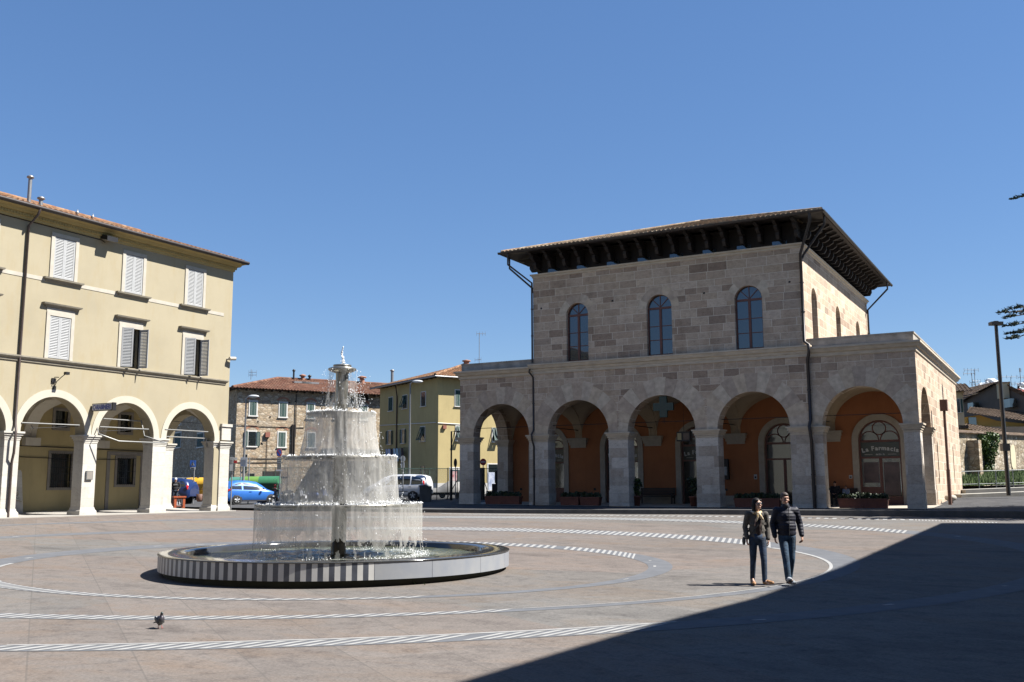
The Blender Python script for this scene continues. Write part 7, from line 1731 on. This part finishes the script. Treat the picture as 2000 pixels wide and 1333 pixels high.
# ---- two people on the bench under the right arch
def seated(lab, loc, s, top, trousers, hair, long_hair=False):
    t = thing('person', lab, 'person', loc, 0, 'people sitting under the right arch')
    J = dict(pelvis=(0, 0, .56), chest=(0, .02, .92), neck=(0, .0, 1.10), head=(0, -.03, 1.25), shl=(-.19, .02, 1.04), ell=(-.24, -.02, .78), wrl=(-.10, -.25, .70), shr=(.19, .02, 1.04), elr=(.24, -.02, .78), wrr=(.10, -.25, .70), hipl=(-.09, 0, .54), kneel=(-.12, -.46, .54), anklel=(-.12, -.48, .10), hipr=(.09, 0, .54), kneer=(.12, -.46, .54), ankler=(.12, -.45, .10), footl=(0, -1, 0), footr=(0, -1, 0))
    J = {k: tuple(c*s if i != 2 else (c*s if s > .9 else .54+(c-.54)*s) for i, c in enumerate(v)) for k, v in J.items()}
    mb = MB(); base_body(mb, J, .10*s, .85*s); q, Rm = head(mb, J['head'], 0, .25, s); hand(mb, J['wrl'], (.6, -.5, -.2), 1, (0, 0, -1), .4, s); hand(mb, J['wrr'], (-.6, -.5, -.2), -1, (0, 0, -1), .4, s); remesh('body', mb, SKIN, t, .012, 2); face_parts(t, q, Rm, s)
    mb = MB(); mb.ell(q(0, .02, .04), (.086*s, .1*s, .095*s), 14, 0, Rm); mb.ell(q(0, .05, -.03), (.08*s, .06*s, (.14 if long_hair else .08)*s), 12, 0, Rm); remesh('hair', mb, hair, t, .012, 1)
    mb = MB(); c = V(J['chest']); mb.ell(c, (.19*s, .13*s, .2*s), 16); mb.ell(c-V((0, 0, .2*s)), (.18*s, .14*s, .2*s), 16); mb.cap(J['shl'], J['shr'], .08*s, .08*s)
    for k in 'lr': chain(mb, [J['sh'+k], J['el'+k], J['wr'+k]], [.078*s, .068*s, .05*s])
    remesh('top', mb, top, t, .016, 2)
    mb = MB(); pelvis_legs(mb, J, [.095*s, .075*s, .06*s], (.17*s, .13*s, .12*s)); remesh('trousers', mb, trousers, t, .016, 2)
    for k in 'lr':
        mb = MB(); a = V(J['ankle'+k]); shoe(mb, (a.x, a.y+.05, a.z-.1), (0, -1, 0), .26*s); remesh('shoe', mb, TRIMB, t, .014, 1)
    return t
YBN = 58.55
DKC = cloth('near_black_coat', (.012, .012, .016)); LBS = cloth('pale_blue_shirt', (.16, .20, .28)); DJ = denim('black_jeans', (.008, .009, .012))
pz = Sz(-11.5, 58)+.02
px_ = onY(1631, 960, YBN-.1).x; seated('adult in dark clothes sitting on the bench under the right arch', (px_, YBN-.05, pz), 1.0, DKC, DJ, HAIRB)
px2 = onY(1652, 960, YBN-.1).x; seated('child in a pale shirt sitting on the bench under the right arch', (px2, YBN-.05, pz), .72, LBS, DJ, HAIRM)
# ---- pigeons
def pigeon(name, lab, loc, rz, dark, s=1.0, group=None):
    t = thing(name, lab, 'pigeon', loc, rz, group); mb = MB()
    mb.ell((0, 0, .150*s), (.065*s, .105*s, .070*s), 18, 0, Matrix.Rotation(.55, 3, 'X')); mb.ell((0, -.050*s, .165*s), (.062*s, .065*s, .070*s), 16); mb.ell((0, .06*s, .12*s), (.055*s, .08*s, .05*s), 14, 0, Matrix.Rotation(.4, 3, 'X'))
    chain(mb, [(0, -.060*s, .19*s), (0, -.055*s, .245*s), (0, -.062*s, .280*s)], [.050*s, .031*s, .026*s]); mb.ell((0, -.068*s, .286*s), (.025*s, .032*s, .027*s), 14)
    mb.ell((0, .02*s, .085*s), (.035*s, .04*s, .04*s), 12)
    b = remesh('body', mb, dark, t, .006*s if s > .5 else .01, 3)
    mb = MB(); mb.prism([(-.035*s, .12*s, .105*s), (.035*s, .12*s, .105*s), (.045*s, .205*s, .075*s), (-.045*s, .205*s, .075*s)], (0, .004*s, .014*s)); part('tail', mb, dark, t)
    for k in (-1, 1):
        mb = MB(); mb.ell((k*.058*s, .035*s, .155*s), (.014*s, .105*s, .048*s), 16, 0, Matrix.Rotation(.42, 3, 'X')); part('wing', mb, WINGM, t)
        mb = MB(); x = k*.026*s; y0 = -.03*s if k > 0 else .015*s; mb.tube([(x, .015*s, .085*s), (x, y0, .035*s), (x, y0, .008*s)], .006*s, 6)
        for a in (-.5, 0, .5): mb.tube([(x, y0, .007*s), (x+.035*s*math.sin(a), y0-.038*s*math.cos(a), .005*s)], .0045*s, 5)
        mb.tube([(x, y0, .007*s), (x, y0+.02*s, .005*s)], .004*s, 5); part('leg', mb, PINK, t)
    mb = MB(); mb.tube([(0, -.092*s, .284*s), (0, -.118*s, .274*s)], [.008*s, .002*s], 6); part('beak', mb, TRIMB, t)
    mb = MB(); mb.ell((0, -.098*s, .293*s), (.006*s, .008*s, .006*s), 8); part('cere', mb, WHT, t)
    return t
m_, nt_, b_ = newmat('pigeon_plumage'); p_ = coord(nt_, 'OBJ'); sp_ = N(nt_, 'ShaderNodeSeparateXYZ'); nt_.links.new(p_, sp_.inputs[0])
nt_.links.new(ramp(nt_, math_(nt_, 'ADD', sp_.outputs[2], math_(nt_, 'MULTIPLY', noise(nt_, p_, 30, 3), .03)), [(.10, (.10, .105, .10)), (.14, (.02, .019, .024)), (.2, (.028, .022, .034)), (.235, (.02, .04, .035)), (.28, (.016, .016, .022))]), b_.inputs['Base Color']); b_.inputs['Roughness'].default_value = .45
PIG = m_; WINGM = mat('pigeon_wing', (.025, .026, .032), .3, 22, .5, stretch=(1, 3, 1)); PINK = mat('pink_leg', (.32, .09, .08), .15, 20, .6); PIGW = mat('white_plumage', (.42, .42, .42), .15, 16, .6)
g = onG(312, 1228.5); pigeon('pigeon', 'dark grey pigeon walking on the sunlit paving in front of the fountain', (g.x, g.y, Gz(g.x, g.y)+.008), YAW+.75, PIG, .76)
for px, py, lab in ((151, 411.5, 'white pigeon perched on the cream building roof, nearest the downpipe'), (181, 420.5, 'white pigeon perched on the cream building roof, furthest along the tiles')):
    p = onX(px, py, XE-.25); p.z = ZE+.25; p2 = onX(px, py, XE-.3); pigeon('roof_pigeon', lab, (XE-.3, p2.y, ZE+.3*.33+.06), 1.2, PIGW, .85, 'pigeons on the roof')
# ================================================================== things under the stone arcade
TERRA = mat('terracotta', (.13, .045, .028), .2, 4, .85, kind='OBJ'); SOIL = mat('soil', (.03, .022, .016), .3, 9, .95); DLEAF = [mat('planter_leaf', (.014, .022, .010), .3, 7, .6), mat('planter_leaf_light', (.03, .05, .015), .3, 7, .6)]
def planter_proto():
    t = thing('planter_box', 'x', 'planter', (0, 0, 0), 0, 'terracotta planters between the arches'); mb = MB(); rows = []
    for o, z in ((-.05, 0), (0, .42), (.02, .42), (.02, .50), (-.04, .50), (-.04, .40)): rows.append([(-.62-o*1, -.24-o, z), (.62+o, -.24-o, z), (.62+o, .24+o, z), (-.62-o, .24+o, z)])
    mb.grid(rows, 0, False, True); mb.face(rows[0]); part('box', mb, TERRA, t)
    mb = MB(); mb.box((-.58, -.2, .3), (.58, .2, .42)); part('soil', mb, SOIL, t)
    mb = MB(); rg = random.Random(77)
    for i in range(16): leaf_blob(mb, (-.55+1.1*i/15, rg.uniform(-.12, .12), .56+rg.uniform(-.04, .14)), (.14, .16, .14), 60, rg, .12)
    for i in range(60):
        x, y = rg.uniform(-.6, .6), rg.uniform(-.2, .2); p = V((x, y, .5)); d = V((rg.uniform(-.5, .5), rg.uniform(-.5, .3), 1)).normalized()*rg.uniform(.22, .38); s_ = V((.012, .006, 0)); mb.face([p-s_, p+s_, p+d*.6+s_, p+d], rg.choice((0, 1)))
    part('foliage', mb, DLEAF, t); return t
pl0 = planter_proto()
first = True
yp = Yf+.45
for px, lab in ((967, 'terracotta planter in the left stone arch, left one of the pair'), (1000, 'terracotta planter in the left stone arch, right one of the pair'), (1115, 'terracotta planter in the second stone arch, left one of the pair'), (1154, 'terracotta planter in the second stone arch, right one of the pair'),
                (1458, 'terracotta planter behind the walking woman in the fourth stone arch'), (1502, 'terracotta planter behind the walking man in the fourth stone arch'), (1663, 'terracotta planter in the right arch in front of the bench'), (1710, 'terracotta planter in the right arch in front of the glazed door')):
    p = onY(px, 985, yp); loc = (p.x, yp, Sz(p.x, yp)+.02); rz = (hash(px) % 7-3)*.004+(PI if px in (1000, 1154, 1502, 1710) else 0)
    if first: pl0.location = loc; pl0['label'] = lab; first = False
    else: dup(pl0, loc, rz, lab)
# potted shrubs by the middle arch
def pot(px, lab, y, light):
    p = onY(px, 985, y); t = thing('potted_shrub', lab, 'potted plant', (p.x, y, Sz(p.x, y)+.02), 0, 'potted shrubs by the middle arch'); mb = MB(); mb.lathe([(.01, 0), (.2, 0), (.27, .5), (.30, .5), (.30, .58), (.25, .58), (.24, .5)], (0, 0, 0), 20); part('pot', mb, TERRA, t)
    mb = MB(); rg = random.Random(px)
    for i in range(14): leaf_blob(mb, (rg.uniform(-.2, .2), rg.uniform(-.2, .2), .75+i*.06), (.22, .22, .16), 40, rg, .14)
    part('foliage', mb, [mat('pot_leaf', (.05, .09, .015) if light else (.02, .04, .012), .3, 7, .6), DLEAF[0]], t); mb = MB(); mb.tube([(0, 0, .4), (.02, 0, 1.0)], .02, 6); part('stem', mb, bpy.data.materials['bark'], t)
pot(1243, 'light green potted shrub beside the left end of the bench', Yf+.9, True); pot(1356, 'dark leafy potted shrub half hidden behind the fourth pier', Yf+1.1, False)
BENCHW = mat('dark_bench_wood', (.022, .012, .010), .25, 5, .6)
def bench(xc, L, y, lab):
    t = thing('bench', lab, 'bench', (xc, y, Sz(xc, y)+.02), 0, 'benches under the arcade')
    mb = MB(); 
    for i in range(4): mb.box((-L/2, -.45+i*.12, .42), (L/2, -.35+i*.12, .46))
    part('seat', mb, BENCHW, t); mb = MB()
    for i in range(5): mb.box((-L/2, .02+i*.012, .50+i*.095), (L/2, .05+i*.012, .585+i*.095))
    part('backrest', mb, BENCHW, t)
    for x in (-L/2+.08, L/2-.08):
        mb = MB(); mb.box((x-.04, -.44, 0), (x+.04, -.38, .42)); mb.box((x-.04, .03, 0), (x+.04, .09, .98)); mb.box((x-.04, -.44, .37), (x+.04, .09, .42)); mb.box((x-.05, -.46, .62), (x+.05, .06, .66)); mb.box((x-.035, -.44, .42), (x+.035, -.39, .62)); part('leg', mb, BENCHW, t)
xa, xb = onY(1250, 960, YB-.5).x, onY(1318, 960, YB-.5).x; bench((xa+xb)/2, xb-xa, YB-.45, 'dark wooden bench against the orange wall in the middle arch')
bench(-11.9, 2.6, YB-.35, 'dark wooden bench with two people under the right arch')
# pharmacy cross hung in the middle arch
GRC = mat('dark_green_sign', (.006, .030, .024), .2, 5, .4); yc = Yf+.25
c = onY(1296, 795, yc); t = thing('pharmacy_cross', 'green pharmacy cross hanging in the crown of the middle stone arch', 'sign', tuple(c)); r = .60
mb = MB(); a = .22; mb.prism([(-a, -.09, r), (-a, -.09, a), (-r, -.09, a), (-r, -.09, -a), (-a, -.09, -a), (-a, -.09, -r), (a, -.09, -r), (a, -.09, -a), (r, -.09, -a), (r, -.09, a), (a, -.09, a), (a, -.09, r)], (0, .18, 0)); part('body', mb, GRC, t)
mb = MB(); a2 = .13; r2 = .5; mb.prism([(-a2, -.10, r2), (-a2, -.10, a2), (-r2, -.10, a2), (-r2, -.10, -a2), (-a2, -.10, -a2), (-a2, -.10, -r2), (a2, -.10, -r2), (a2, -.10, -a2), (r2, -.10, -a2), (r2, -.10, a2), (a2, -.10, a2), (a2, -.10, r2)], (0, .012, 0)); part('front_panel', mb, mat('green_tube_panel', (.004, .020, .017), .3, 12, .3), t)
mb = MB(); mb.tube([(0, 0, r), (0, 0, SPR+2.05-c.z)], .03, 6); mb.tube([(-.05, 0, -r), (-.05, 0, -r-.3)], .015, 5); mb.tube([(.05, 0, -r), (.05, 0, -r-.35)], .015, 5); part('hanger', mb, IRON, t)
# hanging lantern sign, wall notices, vending display, floor lights
c = onY(1336, 853, Yf+2.2); t = thing('hanging_lantern', 'small hanging box lantern with pale panels in the middle arch', 'lantern', tuple(c)); mb = MB(); mb.box((-.42, -.12, -.28), (.42, .12, .28)); part('frame', mb, IRON, t)
mb = MB(); mb.box((-.36, -.13, -.2), (-.12, -.125, .2)); part('panel', mb, mat('cream_panel', (.30, .26, .14), .2, 6, .5), t); mb = MB(); mb.box((.0, -.13, -.2), (.34, -.125, .2)); part('panel', mb, mat('brown_panel', (.09, .06, .045), .4, 4, .5), t); mb = MB(); mb.tube([(0, 0, .28), (0, 0, SPR+2.1-c.z)], .012, 5); part('hanger', mb, IRON, t)
def wallbox(x0, y0, x1, y1, name, lab, cat, col, col2, group=None, dep=.08):
    a, b = onY(x0, y1, YB), onY(x1, y0, YB); t = thing(name, lab, cat, (a.x, YB, a.z), 0, group); w_, h_ = b.x-a.x, b.z-a.z; mb = MB(); mb.box((0, -dep, 0), (w_, -.004, h_)); part('body', mb, col, t); mb = MB(); mb.box((w_*.2, -dep-.006, h_*.2), (w_*.8, -dep-.001, h_*.62)); part('face', mb, col2, t); return t
wallbox(1411.5, 897, 1424, 937, 'vending_display', 'dark vending display on the orange wall behind the fourth pier', 'vending machine', IRON, mat('grey_display_panel', (.22, .26, .28), .5, 6, .4), None, .25)  # blotchy pale grey display face
wallbox(1473, 927, 1478.5, 936.5, 'wall_notice', 'small white notice on the orange wall left of the fourth arch door', 'notice', WHT, IRON, 'notices on the orange wall', .02)
wallbox(1658.5, 928.5, 1664.5, 935, 'wall_notice', 'small white square notice above the bench under the right arch', 'notice', WHT, IRON, 'notices on the orange wall', .02)
for px, py, lab in ((1109, 956, 'dark wall vent in the second arch, left one'), (1162, 956, 'dark wall vent in the second arch, right one'), (1018, 956, 'dark wall vent in the left arch'), (1419, 957, 'dark wall vent in the fourth arch')): wallbox(px-2, py-2.2, px+2, py+2.2, 'wall_vent', lab, 'vent', IRON, BLACKP, 'vents low on the orange wall', .03)
for px, py, lab in ((1105, 920, 'small pale switch plate on the orange wall, upper one'), (1105, 937.5, 'small pale switch plate on the orange wall, lower one')): wallbox(px-1.2, py-1.3, px+1.2, py+1.3, 'switch_plate', lab, 'switch', FRAME, WHT, 'switch plates on the orange wall', .02)
# ================================================================== trees, far cypresses, cloud
BARK = bpy.data.materials['bark']; CED = [mat('cedar_needles', (.022, .040, .024), .3, 5, .6), mat('cedar_needles_light', (.04, .065, .035), .3, 5, .6)]
TX, TY = 5.8, 57.5; tz = Sz(TX, TY)
t = thing('cedar_tree', 'tall dark cedar at the right edge with flat branches reaching into the picture', 'tree', (TX, TY, tz))
mb = MB(); mb.tube([(0, 0, -.3), (.1, 0, 3), (.0, .1, 8), (.1, 0, 14), (0, 0, 22)], [.42, .34, .26, .15, .03], 12); part('trunk', mb, BARK, t)
mb, mf = MB(), MB(); rg = random.Random(5)
def cedar_branch(p, d, L, droop, n=1.0, tw=.42):
    p, d = V(p), V(d).normalized(); s_ = V((-d.y, d.x, 0)).normalized(); k = 9; path = [p+d*L*i/k+V((0, 0, .18*L*(i/k)-droop*L*(i/k)**2)) for i in range(k+1)]
    mb.tube(path, [.055*L/4*(1-i/(k+1))+.008 for i in range(k+1)], 6)
    for i in range(2, k+1):
        for sd in (-1, 1):
            tl = L*tw*(1-.55*i/k)*rg.uniform(.6, 1.1); dd = (d*.75+s_*sd*rg.uniform(.5, .9)).normalized(); q = path[i]; tip = q+dd*tl+V((0, 0, -.10*tl))
            mb.tube([q, q.lerp(tip, .5)+V((0, 0, .03)), tip], [.014, .009, .004], 4)
            m_ = int(tl*26*n)
            for j in range(m_):
                c = q.lerp(tip, (j+.5)/m_)+V((rg.gauss(0, .03), rg.gauss(0, .03), rg.gauss(.02, .03)))
                for _ in range(3):
                    a = V((rg.gauss(0, 1), rg.gauss(0, 1), abs(rg.gauss(0, .7)))).normalized(); e = a.cross(d).normalized()*.026; ln = rg.uniform(.09, .18)
                    mf.face([c-e, c+e, c+a*ln+e*.3, c+a*ln-e*.3], rg.choice((0, 0, 1)))
z = 3.0
while z < 21.5:
    L0 = 4.6*(1-(max(0, z-8)/15))*(.55+.45*min(1, (z-2)/4))+.3
    for k in range(6):
        a = z*2.4+k*2*PI/6+rg.uniform(-.3, .3)
        cedar_branch((0, 0, z), (math.cos(a), math.sin(a), 0), L0*rg.uniform(.75, 1.0), rg.uniform(.12, .28), .62)
    z += rg.uniform(.7, .95)
# the boughs seen at the edge of the picture
def bough(px, py, z_off=0.0, droop=.2, tw=.15):
    d = 45.0; tip = atD(px, py, d)-V((TX, TY, tz)); base = V((0, 0, tip.z+.3)); v = V((tip.x, tip.y, 0)); L = v.length/.97
    cedar_branch(V((0, 0, tip.z-.18*L*.97+droop*L*.94)), v, L, droop, 1.7, tw)
bough(1978, 609, 0, .14, .13); bough(1996, 632, 0, .2); bough(1998, 655, 0, .28, .18); bough(2004, 600, 0, .14); bough(2012, 384, 0, .14); bough(2006, 646, 0, .24, .2); bough(1990, 616, 0, .2, .13)
part('branches', mb, BARK, t); part('foliage', mf, CED, t); t['group'] = 'cedars right of the square'
dup(t, (9.0, 60.0, Sz(9, 60)), 2.9, 'dark cedar outside the right edge, standing furthest from the stone building')
dup(t, (5.0, 54.0, Sz(5, 54)-5.0), 3.3, 'lower dark cedar outside the right edge, nearest the square')
for px, yb, yt, d, w_, lab in ((1934.5, 766, 751, 150, 2, 'dark cypress tip showing left of the lamp post behind the gable'), (1971.5, 762, 747.5, 150, 3.2, 'small dark cypress right of the lamp post above the red roof'), (1902.5, 775, 765, 150, 2.6, 'small cypress behind the pale house roof'), (1990, 764, 756, 150, 2.5, 'small cypress at the right edge above the red roof')):
    p = atD(px, yb, d); h = atD(px, yt, d).z-p.z; t = thing('cypress_tree', lab, 'tree', (p.x, p.y, p.z-8), 0, 'cypresses on the far hill'); mb = MB(); rg = random.Random(px)
    for i in range(700):
        f = rg.random(); r = .5*w_*d/FPX*(1-f)**.8+.02; a = rg.uniform(0, 2*PI); q = V((r*math.cos(a)*rg.random()**.4, r*math.sin(a), 6+(h+2)*f)); n_ = V((rg.gauss(0, 1), rg.gauss(0, 1), 1)).normalized()*.2; e = V((rg.gauss(0, 1), rg.gauss(0, 1), 0)).normalized()*.08; mb.face([q-e, q+e, q+n_+e*.4, q+n_-e*.4], 0)
    part('foliage', mb, CED[0], t); mb = MB(); mb.tube([(0, 0, 0), (0, 0, 7+h)], [.15, .03], 6); part('trunk', mb, BARK, t)
CLD, nt_, b_ = newmat('cloud_white'); nt_.links.new(ramp(nt_, noise(nt_, coord(nt_, 'OBJ'), .01, 4), [(.3, (.52, .54, .57)), (.7, (.6, .6, .6))]), b_.inputs['Base Color']); b_.inputs['Roughness'].default_value = 1; b_.inputs['Specular IOR Level'].default_value = 0
for pts, seed in ((((1922, 753, 12), (1932, 747, 10), (1940, 745, 9), (1930, 755, 14), (1945, 752, 9), (1918, 758, 9), (1937, 758, 15), (1950, 760, 10)), 1), (((1996, 755, 9), (2004, 752, 10), (2012, 757, 11), (1992, 760, 7)), 2)):
    mb = MB(); rg = random.Random(seed); D = 2600
    for px, py, r in pts:
        for _ in range(7): p = atD(px+rg.gauss(0, r*.4), py+rg.gauss(0, r*.25), D+rg.uniform(-20, 20)); k = r*D/FPX*rg.uniform(.3, .62); mb.ell(p, (k, k, k*.8), 14)
    struct('cloud', mb, CLD)
# ================================================================== the buildings behind the photographer's right shoulder: they shade the square; the rear block is added
bz = onG(1840, 1022).z+12.5
EP = []
for px, py in ((1840, 1022), (1640, 1110), (1472, 1170), (1300, 1214), (1090, 1276), (900, 1333)):
    k = onG(px, py); EP.append(V((k.x, k.y, 0))+V((SUNV.x, SUNV.y, 0))*((bz-k.z)/SUNV.z))
EP.append(EP[-1]+(EP[-1]-EP[-3]).normalized()*34)
HB = thing('corner_building', 'tall plastered building row right of the picture that throws the large shadow over the square', 'building', (EP[0].x, EP[0].y, -2))
WP = plaster('grey_buff_plaster', (.30, .27, .21), .1)
mb = MB(); out = EP+[EP[-1]+V((20, 0, 0)), EP[0]+V((20, 0, 0))]
mb.prism([V((p.x, p.y, -2.6)) for p in out], (0, 0, bz+2.6)); part('wall', mb, WP, HB, None, True)
mb = MB(); mb.prism([V((p.x, p.y, bz+.003)) for p in out], (0, 0, .04)); part('roof', mb, ROOFB, HB, None, True)
for p, q in zip(EP, EP[1:]):
    L = (q-p).length; de = (q-p).normalized(); Fh = Face(p, de, V((-de.y, de.x, 0)) if -de.y > 0 else V((de.y, -de.x, 0)))
    for i in range(int(L/4)):
        u = L*(i+.5)/max(1, int(L/4))
        mb = MB(); mb.mbox(Fh, u-.75, u+.75, 5.0, 7.3, -.04, .02); w_ = part('window', mb, FRAME, HB, None, True); mb = MB(); mb.mbox(Fh, u-.6, u+.6, 5.15, 7.15, -.05, -.042); part('pane', mb, GLASS_D, w_, None, True)
bx = 3.0  # rear block is added, unseen, to cut sky light on the foreground
BB = thing('rear_sky_screen', 'plain unseen block added behind the photographer to screen off sky light', 'building', (-20, -16, -2)); mb = MB(); mb.box((-48, -28, -2.6), (bx-.1, -9, 11)); part('wall', mb, WP, BB, None, True); mb = MB(); mb.box((-48.3, -28, 11.003), (bx-.1, -8.6, 11.2)); part('roof', mb, ROOFB, BB, None, True)
